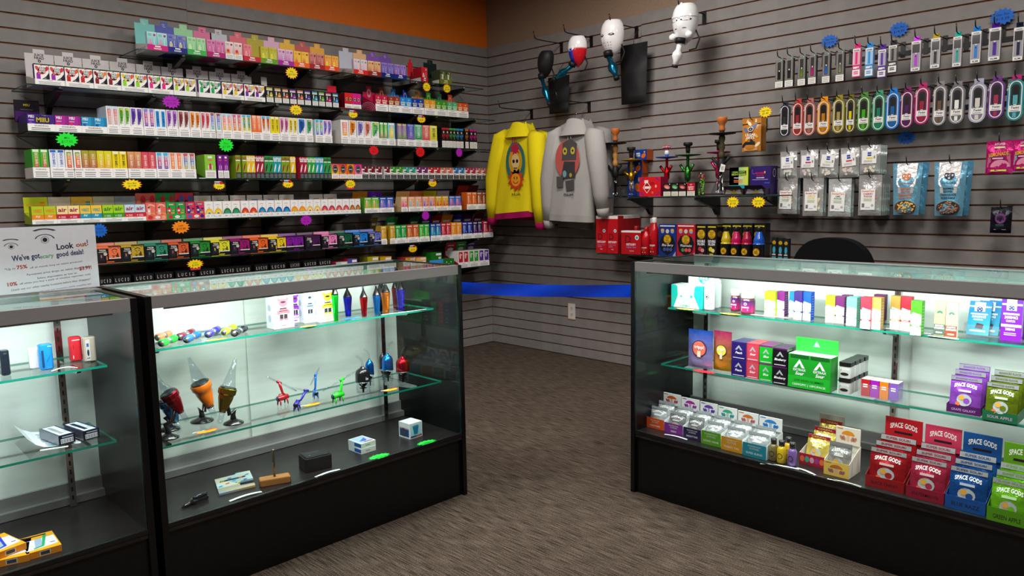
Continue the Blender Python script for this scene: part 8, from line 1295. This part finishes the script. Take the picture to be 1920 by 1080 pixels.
loc, w_, h, rz = fb('R', 1477, 724, 1556, 662, ZR2); c = empty('display_carton', loc, rz); m = MB(); m.box(0, w_, 0, .06, 0, h, '1c9a28', GLOSS, side='148a20', top='f0f0f0'); f = F((0, 0, 0)); m.R(f, 0, 0, w_, h * .36, '1cae2c', 2); m.T(f, 'LIVE RESIN GUMMIES', w_ / 2, h * .2, h * .07, '0c4a14', 3, w=w_ * .7); m.T(f, '120MG/PC | 10PC/PACK', w_ / 2, h * .08, h * .06, 'd8f0d8', 3, w=w_ * .8, bold=1)
for q in (.27, .75): m.R(f, w_ * (q - .22), h * .88, w_ * (q + .22), h * .99, '0c5a1c', 1); m.P(f, [(w_ * q, h * .86), (w_ * (q + .13), h * .6), (w_ * (q + .06), h * .6), (w_ * q, h * .74), (w_ * (q - .07), h * .6), (w_ * (q - .14), h * .6)], 'e8ecec', 2); m.T(f, 'EXTRAX', w_ * q, h * .51, h * .07, 'e8ecec', 2, w=w_ * .3, bold=1); m.T(f, 'Sour', w_ * q, h * .39, h * .1, 'f0f4f0', 2, w=w_ * .2, shear=.3, bold=1)
obj('carton_body', m, c); m = MB(); m.box(0, w_, .0605, .063, 0, h * 1.42, '2cc83c'); m.P(F((0, .0605, 0)), [(w_ * .5, h * 1.36), (w_ * .58, h * 1.18), (w_ * .42, h * 1.18)], 'a0b4b8', 1); obj('header_card', m, c); tag(c, 'big bright green sour gummy carton', SR2, 'display carton', None)
loc, w_, h, rz = fb('R', 1568, 738, 1598, 692, ZR2); w_ *= .92; h = .056
for lv in range(2):
    for dp in range(4):
        c = empty('candy_jar', (loc[0] + .01 + .0465 * dp * .92, loc[1] - .002, loc[2] + lv * (h + .001)), rz); s = .04; m = MB(); m.rbox(0, s, 0, s, 0, h * .74, .006, 'c8c8c4', GLOSS); f = F((0, 0, 0)); m.T(f, 'MOON', s / 2, h * .5, h * .15, 'f4f4f4', 2, w=s * .8, bold=1); m.E(f, s / 2, h * .26, s * .36, h * .1, '241c1c', 2, n=12); obj('jar_body', m, c); m = MB(); m.rbox(-.001, s + .001, -.001, s + .001, h * .745, h, .007, '141416', GLOSS); obj('lid', m, c); tag(c, f'clear black-lidded jar, {("lower", "upper")[lv]} row, {("front", "second", "third", "rear")[dp]}', SR2, 'jar', 'black-lidded candy jars')
loc, w_, h, rz = fb('R', 1607, 745, 1684, 706, ZR2); c = empty('clear_basket', loc, rz); m = MB()
for bx in ((0, w_, 0, .002, 0, .05), (0, w_, .088, .09, 0, .05), (0, .002, .002, .088, 0, .05), (w_ - .002, w_, .002, .088, 0, .05), (.002, w_ - .002, .002, .088, 0, .002)): m.box(*bx, 'W', CLEAR)
obj('basket_body', m, c); tag(c, 'clear plastic basket of small packs', SR2, 'basket', None)
for k, (c1, n_) in enumerate((('c0202c', 'red'), ('a81cb8', 'magenta'), ('f0841c', 'orange'), ('8a5ac0', 'lilac'))): m = MB(); q = (w_ - .012) / 4; m.box(0, q - .002, 0, .05, 0, .06, c1, GLOSS, top='f0ece8'); m.lines(F((0, 0, 0)), q * .15, .03, q * .8, .045, 2, 'f4f0f0', 1, .6); o = obj('gum_pack', m, loc=(loc[0] + .02, loc[1] - .005 - q * k, loc[2] + .0032), rz=rz); tag(o, f'{n_} pack in the clear basket', SR2, 'pack', 'packs in the clear basket')
for pl, yl, pr, yt, c1, pc, n_, fl in ((1774, 771, 1838, 756, '4c1458', '9a4cc8', 'purple', 'GRAPE GALAXY'), (1841, 786, 1907, 768, '14603c', '6a7a14', 'green', 'SOUR APPLE')):
    loc, w_, h = open_carton(pl, yl, pr, yt, ZR2, .14, c1, mix(c1, 'K', .2), .06, c1, SR2, f'{n_} space gummy tray', lambda m, f, w_, h, fl=fl: m.T(f, fl, w_ / 2, h * .3, h * .3, 'c8a0d0', 1, w=w_ * .72))
    for k in range(3): gummy((loc[0] + .012 + .04 * k, loc[1] - .004, loc[2] + .002), w_ - .008, .115 + .012 * k, pc, 'b8b8c0', 'SPACE GODS', 'ENHANCED FLAVOR', f'{n_} flavour gummy pouch, {("front", "middle", "rear")[k]} in its tray', SR2, .1)
flat_star(1320, 697, .11, .04, ZR2, 'f0303c', 'red price star before the blue pouch', SR2, 'R')
# ---------------------------------------------------------------- white sale sign in an acrylic stand
ys = LCY + .3; xa, xb = XL(-60, ys, 1.1), XL(181, ys, 1.1); zt = ZP(421, xb, ys); zb = CASE_H + .0006; c = empty('sale_sign', (xa, ys, zb)); W_, H_ = xb - xa, zt - zb; m = MB(); m.box(0, W_, 0, .0012, .012, H_, 'e4dee4'); f = F((0, 0, 0)); X = lambda px: XL(px, ys, 1.1) - xa; Y = lambda py: ZP(py, xb - .15, ys) - zb; k = W_ / 241
for t, px, py, hp, wp, cc, bd in (('Look', 122, 469, 13, 33, '24243c', 1), ('out', 153, 466, 10, 22, 'b84434', 1), ('!', 165, 464, 13, 3, '24243c', 1), ("We've got", 48, 485, 12, 52, '3a3c60', 1), ('scary', 87, 484, 9, 26, '7ab08a', 1), ('good deals!', 131, 482, 11, 55, '3a3c60', 1), ('*Up to', 16, 502, 5, 20, '5a5868', 0), ('75%', 38.5, 501, 8, 20, 'b03c30', 1), ('off all month long on select products!', 104, 499, 4, 104, '6a6878', 0), ('Permanent price drops on select disposables!', 107, 511, 4.5, 124, '5a5868', 0), ('Select disposables as low as', 103, 520, 4, 78, '5a5868', 0), ('$3.99!', 157, 511, 8, 26, 'b03c30', 1), ('10%', 16.5, 531, 8, 20, 'b03c30', 1), ('off when you buy a pack of nicotine vaporizer coils', 100, 526, 4, 140, '5a5868', 0), ('Check out our other nearby locations before they disappear!', 92, 536, 4.5, 156, '5a5868', 0), ('* Product availability will vary per location, while supplies last', 90, 545, 3, 160, '6a6878', 0)): m.T(f, t, X(px), Y(py), hp * k, cc, 2, w=wp * k, bold=bd, rot=4)
for ex, ey, s in ((22, 460, 9), (86, 450, 13)): ex, ey, s = X(ex), Y(ey), s * k; m.E(f, ex, ey, s * 1.5, s * .95, '2c2c48', 1, n=20, a0=.2, a1=2.9, inner=.88); m.E(f, ex, ey, s * .62, s * .62, '8a8498', 2, n=16, inner=.85); m.E(f, ex, ey, s * .36, s * .36, '20202c', 3, n=12); m.E(f, ex, ey + s * 1.2, s * 2, s * .7, '3a343c', 1, n=16, a0=.5, a1=2.6, inner=.72)
obj('printed_sheet', m, c); m = MB(); m.box(-.004, W_ + .004, -.004, -.0016, .006, H_ + .004, 'W', FILM); m.box(-.004, W_ + .004, -.006, .07, 0, .004, 'W', CLEAR); obj('acrylic_stand', m, c); tag(c, 'white sale sign with drawn eyes in a clear stand', 'on the case top', 'sign', None)
# ---------------------------------------------------------------- hooded sweatshirts on hangers
def hoodie(d, tl, tr, top, hem, slv_l, slv_r, c1, rib, art, desc, hookpx):
    """tl, tr: shoulder pixels; hem: (left px, right px, row); sleeves end at the cuff pixels"""
    Q = lambda px, py, dd=0: at(px, py, 0, -d - dd); o0 = Q((tl[0] + tr[0]) / 2, tl[1]); c = empty('hoodie', o0, RW); L = lambda px, py, dd=0: Vector((-(Q(px, py).y - o0.y), -dd, Q(px, py).z - o0.z)); T_ = .06
    a0, b0, a1, b1 = L(*tl), L(*tr), L(hem[0], hem[2]), L(hem[1], hem[3]); Wf = lambda u, v: a0.lerp(a1, v).lerp(b0.lerp(b1, v), u)
    def body(u, v):
        t = 2 * PI * u; s = .5 - .5 * math.cos(t) if u <= .5 else .5 - .5 * math.cos(t); p = Wf(s, v); y = math.sin(t); return Vector((p.x, -T_ * (.45 + .55 * min(1, v * 2.2)) * math.copysign(abs(y) ** .55, y) + .006 * math.sin(14 * s + 5 * v) * v, p.z))
    m = MB(); m.grid(body, 40, 16, c1, CLOTH, True, closed=True); obj('torso', m, c); m = MB(); m.grid(lambda u, v: (lambda p: Vector((p.x, p.y * 1.03, p.z - v * .045 + .012)))(body(u, 1.0)), 40, 3, rib, CLOTH, True, closed=True); obj('hem_band', m, c)
    for s0, cu in ((tl, slv_l), (tr, slv_r)):
        A, B_ = L(s0[0], s0[1] + 8), L(*cu); md = A.lerp(B_, .5) + Vector(((A.x - (a0.x + b0.x) / 2) * .12, -.02, 0)); m = MB(); m.tube([A + Vector(((a0.x + b0.x) / 2 - A.x, 0, 0)) * .25 + Vector((0, 0, .01)), A, A.lerp(md, .6), md, md.lerp(B_, .6), B_], [.05, .07, .07, .064, .056, .042], 16, c1, CLOTH); s_ = obj('sleeve', m, c); m = MB(); e = (B_ - md).normalized(); m.tube([B_ - e * .004, B_ + e * .05], [.044, .036], 14, rib, CLOTH); obj('cuff', m, s_)
    h0 = L((tl[0] + tr[0]) / 2, top); cx = (a0.x + b0.x) / 2; m = MB(); hz = h0.z; m.grid(lambda u, v: Vector((cx + (.055 + .045 * v) * math.cos(2 * PI * u) * 1.25, (.035 + .03 * v) * math.sin(2 * PI * u) - .012 * v, hz * (1 - v) - .03 * v - .012 * (1 + math.sin(2 * PI * u)) * (1 - v) * (math.sin(2 * PI * u) < 0) * 2)), 26, 7, c1, CLOTH, True, closed=True); obj('hood', m, c)
    for s in (-1, 1): obj('drawstring', MB().tube([(cx + s * .012, -T_ * .62, hz - .07), (cx + s * .013, -T_ * 1.0, hz - .12), (cx + s * .01, -T_ * 1.08, hz - .25)], .003, 6, rib if rib != c1 else '1c1c1e', CLOTH), c)
    if art:
        cz = L(*art[1]); m = MB(); f = F((cz.x, -T_ * 1.02 - .008, cz.z)); art[0](m, f); obj('chest_print', m, c)
    m = MB(); m.tube([(cx - .16, 0, -.04), (cx - .04, 0, .015), (cx, 0, .03), (cx + .04, 0, .015), (cx + .16, 0, -.04)], .008, 8, '121214', GLOSS); m.tube([(cx, 0, .03), (cx, 0, .1), (cx + .012, 0, .115), (cx + .004, 0, .13)], .002, 6, 'a0a0a4', METAL); obj('hanger', m, c); tag(c, desc, 'on the right slatwall', 'hoodie', 'hooded sweatshirts', -o0.y); return c
def art_skull(m, f):
    m.E(f, 0, .05, .1, .15, '2a6a64', 1, n=22); m.E(f, 0, .06, .07, .1, 'c89414', 2, n=18); m.star(f, 0, .15, .06, .03, 9, 'b01c3c', 3); m.E(f, 0, .06, .042, .055, 'd8b87c', 4, n=16); [m.E(f, s * .018, .06, .013, .014, '20141c', 5, n=10) for s in (-1, 1)]; m.R(f, -.02, .0, .02, .022, 'd8b87c', 5); m.lines(f, -.018, .002, .018, .02, 1, '20141c', 6); m.star(f, 0, -.075, .09, .06, 11, 'c83c1c', 2); m.E(f, 0, -.075, .048, .048, 'e8941c', 3, n=18); [m.E(f, s * .014, -.062, .005, .012, '241408', 4, n=9) for s in (-1, 1)]; m.E(f, 0, -.078, .03, .026, '241408', 4, n=12, a0=3.4, a1=6.0, inner=.82); m.T(f, 'PULSAR', 0, -.19, .016, '241c10', 2, w=.09, bold=1)
def art_bot(m, f):
    m.E(f, -.01, .06, .11, .13, 'b8544c', 1, n=24); m.P(f, [(-.06, .05), (.07, .05), (.08, .16), (.02, .2), (-.05, .17)], '4a4646', 2); [m.E(f, x, .115, .02, .026, 'b8a83c', 3, n=12) for x in (-.03, .04)]; [m.E(f, x, .115, .008, .009, '141416', 4, n=8) for x in (-.03, .04)]; m.P(f, [(-.07, -.07), (.06, -.07), (.06, .04), (-.04, .045)], '3a3638', 2); m.P(f, [(-.11, -.13), (-.05, -.13), (-.05, -.06), (-.11, -.055)], '504a4a', 3); m.P(f, [(-.02, -.16), (.05, -.15), (.05, -.08), (-.03, -.09)], '4a4446', 3); m.E(f, -.035, -.04, .018, .024, '6a9aa0', 4, n=10); m.E(f, .02, -.05, .012, .015, 'a8983c', 4, n=10); m.T(f, 'PULSAR', 0, -.19, .016, '1c1a1a', 2, w=.09, bold=1)
hoodie(.16, (951, 248), (1022, 250), 231, (944, 1010, 402, 405), (928, 406), (1024, 412), 'd8c41c', '9a1450', None, 'second yellow hoodie hanging behind the front one', None)
hoodie(.3, (942, 250), (1006, 250), 229, (933, 1000, 404, 398), (924, 408), (1014, 418), 'e4ce1c', '9a1450', (art_skull, (979, 318)), 'yellow hoodie with a skull print and maroon cuffs', None)
hoodie(.16, (1058, 238), (1128, 242), 224, (1052, 1116, 414, 422), (1036, 420), (1138, 400), '8e8a88', '8a8684', None, 'second grey hoodie hanging behind the front one', None)
hoodie(.3, (1044, 246), (1114, 246), 222, (1034, 1112, 404, 408), (1030, 414), (1130, 392), 'a6a29e', '9e9a96', (art_bot, (1078, 315)), 'heather grey hoodie with a robot print', None)
for px, py, ln in ((997, 206, .36), (1105, 191, .36), (1053, 82, .3), (1109, 68, .3), (1194, 51, .3), (1321, 24, .3)): p = at(px, py, 0, 0); c = hook(p.y, gz(p.z), ln, .04, wide=True, name='garment_hook', r=.004); tag(c, 'black faceplate hook with a long arm', 'high on the right slatwall', 'hook', 'long garment hooks', -p.y)
# ---------------------------------------------------------------- face-mask pipes
def mask(px, py, s, d, col, kind, tubec, desc, tubeto, tilt=0.0):
    o0 = at(px, py, 0, -d); c = empty('mask_pipe', o0, RW)
    def shell(u, v):
        a = PI * (u - .5) * 1.06; z = (.5 - v) * 1.25; k = math.sqrt(max(0.02, 1 - abs(2 * v - .86) ** 2.4 * .86)) * (1 - .25 * v * v); return Vector((s * .46 * math.sin(a) * k + tilt * z * s, -s * .42 * math.cos(a) * k * (1 + .1 * math.exp(-((v - .55) / .15) ** 2 - (u - .5) ** 2 * 80)), s * z))
    m = MB(); m.grid(shell, 26, 22, col, GLOSS if kind != 'black' else MATTE, True, (lambda u, v: 'ece8e8' if v < .42 or u < .3 else ('c81420' if u > .55 else '1c2ca8')) if kind == 'tri' else None); obj('face_shell', m, c); m = MB(); P = lambda u, v, r_=1.012: shell(u, v) * r_
    def patch(u, v, ru, rv, cc, n=12): m.add([P(u + ru * math.cos(2 * PI * i / n), v + rv * math.sin(2 * PI * i / n)) for i in range(n)], [tuple(range(n))], cc, GLOSS)
    if kind == 'face': [patch(u, .42, .075, .035, '14141a') for u in (.36, .64)]; [patch(.5 + x, .66 + y, .011, .009, '1c1a1c', 6) for x in (-.12, -.05, .05, .12) for y in (-.04, .03, .1)]
    if kind == 'helm': [patch(u, .42, .13, .032, '101014') for u in (.34, .66)]; [patch(u, .62, .05, .008, '101014') for u in (.38, .62)]; m.grid(lambda u, v: shell(.46 + .08 * u, .38 * v) * (1.05 if .2 < u < .8 else 1.0), 5, 8, 'f2eeee', GLOSS); m.grid(lambda u, v: shell(.05 + .9 * u, .3 + .05 * v) * 1.04, 20, 2, 'e8e4e4', GLOSS); [m.lathe([(0, -s * .14), (s * .1, -s * .08), (s * .13, 0), (s * .08, s * .1), (0, s * .12)], 14, 'eae6e6', GLOSS, o=(q * s * .3, -s * .28, -s * .38), ax=(q, -.4, 0)) for q in (-1, 1)]
    if kind == 'tri': patch(.46, .4, .12, .09, 'f6f6f6', 18)
    obj('face_details', m, c); e = at(*tubeto, 0, -d - .03) - o0; E_ = Vector((-(e.y), -.1 * s - .05, e.z)); A = Vector((tilt * -s * .5, -s * .3, -s * .52)); m = MB(); m.tube([A, A.lerp(E_, .35), A.lerp(E_, .5), A.lerp(E_, .62), A.lerp(E_, .78), E_], [s * .1, s * .085, s * .16, s * .17, s * .1, s * .08], 16, tubec, GLOSS if tubec[0] == 'e' else METAL); obj('acrylic_tube', m, c); m = MB(); m.tube([A + Vector((0, 0, s * .08)), A.lerp(E_, .1)], s * .16, 14, '121214', MATTE); obj('rubber_seal', m, c); m = MB(); m.tube([E_.lerp(A, .06), E_ + (E_ - A) * .04], s * .1, 12, '19191c', MATTE); obj('end_cap', m, c)
    m = MB(); m.tube([(s * .36, 0, -s * .2), (s * .5, .0, -s * .5), (s * .44, -.02, -s * .8), (s * .2, -.02, -s * .82)], .005, 6, '121214', MATTE); obj('head_strap', m, c); m = MB(); m.tube([(0, .0, s * .56), (0, .03, s * .68)], .0035, 6, '121214', MATTE); obj('hanging_loop', m, c); tag(c, desc, 'high on the right slatwall', 'mask', 'mask pipes', -o0.y)
mask(1024, 122, .15, .24, '141416', 'black', '1c6a8a', 'matte black mask pipe with a blue tube', (1036, 196), .12); mask(1084, 98, .165, .24, 'e8e4e4', 'tri', '1c7a9a', 'white, red and blue mask pipe with white disc', (1046, 150)); mask(1149.5, 74, .19, .24, 'e4dede', 'face', '1c6a8c', 'white mask pipe with eye holes and dotted mouth', (1163, 148)); mask(1286, 47, .19, .24, 'e8e6e6', 'helm', 'e8e4e4', 'white helmet-shaped mask pipe with a white tube', (1272, 126))
for a, b_, t, q, n_ in ((1028, 1068, 143, 212, 'under the tricolour mask'), (1163, 1214, 82, 194, 'beside the white dotted mask')):
    y0, w_, zb, h = rr(a, b_, t, q, .1); m = pouch(w_, h, '121214', .03, MATTE, taper=.1, crimp=.2, n=13); o = obj('storage_pouch', m, loc=(-.1, y0, zb), rz=RW); tag(o, 'black drawstring pouch', n_, 'pouch', None, -y0); obj('cord', MB().tube([(w_ / 2, 0, h * .98), (w_ / 2 - .01, .02, h + .05), (w_ / 2, .06, h + .1)], .002, 6, '2a2a2c', MATTE), o)
# ---------------------------------------------------------------- chair, ribbon, outlet
xc = -.75; y0, y1 = YR(1486, xc, .95), YR(1632, xc, .95); zt = ZP(446, xc, (y0 + y1) / 2); W_ = y0 - y1; c = empty('office_chair', (xc, (y0 + y1) / 2, 0), RW); m = MB(); cap = [(W_ * .52 * math.copysign(abs(math.cos(t)) ** .75, math.cos(t)), .2 * abs(math.sin(t)) ** .9) for t in [PI * i / 20 for i in range(21)]]; prism(m, [(x, zt - .2 + z) for x, z in cap] + [(-W_ * .46, zt - .5), (W_ * .46, zt - .5)], 0, .07, '101012', CLOTH); obj('backrest', m, c)
obj('seat', MB().rbox(-.25, .25, .0, .48, .44, .52, .08, '101012', CLOTH, 5, .02), c); obj('gas_column', MB().lathe([(.03, .09), (.03, .44)], 12, '19191b', GLOSS, o=(0, .24, 0)), c); obj('back_bar', MB().box(-.03, .03, .071, .095, .42, zt - .3, '19191b'), c)
for k in range(5): t = 2 * PI * k / 5; L_ = obj('leg', MB().tube([(0, .24, .1), (.27 * math.cos(t), .24 + .27 * math.sin(t), .065)], [.025, .016], 8, '19191b', GLOSS), c); obj('caster', MB().lathe([(.024, -.012), (.024, .012)], 12, '0e0e10', GLOSS, o=(.27 * math.cos(t), .24 + .27 * math.sin(t), .0245), ax=(math.sin(t), -math.cos(t), 0)), L_)
tag(c, 'black round-backed office chair', 'behind the gummy case', 'chair', None)
A, B_ = Vector((-2.353, -2.0, 0)), Vector((-1.60, -2.818, 0)); za, zb2, zc, zd = ZP(524, A.x, A.y), ZP(546, A.x, A.y), ZP(533, B_.x, B_.y), ZP(556, B_.x, B_.y); m = MB(); nrm = Vector((-(B_ - A).y, (B_ - A).x, 0)).normalized()
def rib(u, v): p = A.lerp(B_, u); return p + Vector((0, 0, (za * (1 - u) + zc * u) * (1 - v) + (zb2 * (1 - u) + zd * u) * v - .012 * math.sin(PI * u))) + nrm * (.005 * math.sin(17 * u + 3 * v))
m.grid(rib, 30, 4, '0c3cc0', GLOSS); m.grid(lambda u, v: rib(u, 1 - v) + nrm * .001, 30, 4, '0c3cc0', GLOSS); o = obj('barrier_ribbon', m); tag(o, 'shiny blue ribbon closing the gap', 'between the two cases', 'ribbon', None)
y0, w_, zb, h = rr(1066, 1079, 569, 598, 0); c = empty('wall_outlet', (-.0008, y0, zb), RW); m = MB(); m.box(0, w_, -.004, 0, 0, h, 'e0d8d0', GLOSS); f = F((0, -.004, 0)); [(m.R(f, w_ * x, h * z, w_ * (x + .06), h * (z + .1), '1c1a1a'), m.E(f, w_ * .5, h * (z - .06), w_ * .05, w_ * .05, '1c1a1a', n=8)) for x in (.36, .58) for z in (.26, .66)]; obj('cover_plate', m, c); obj('cut_edge', MB().box(-.008, -.0005, -.002, 0, -.006, h + .006, 'b0703c').box(0, w_, -.002, 0, -.007, -.0005, 'b0703c'), c); tag(c, 'white double power outlet in a cut-out', 'low on the right slatwall', 'outlet', None)
finish_labels()
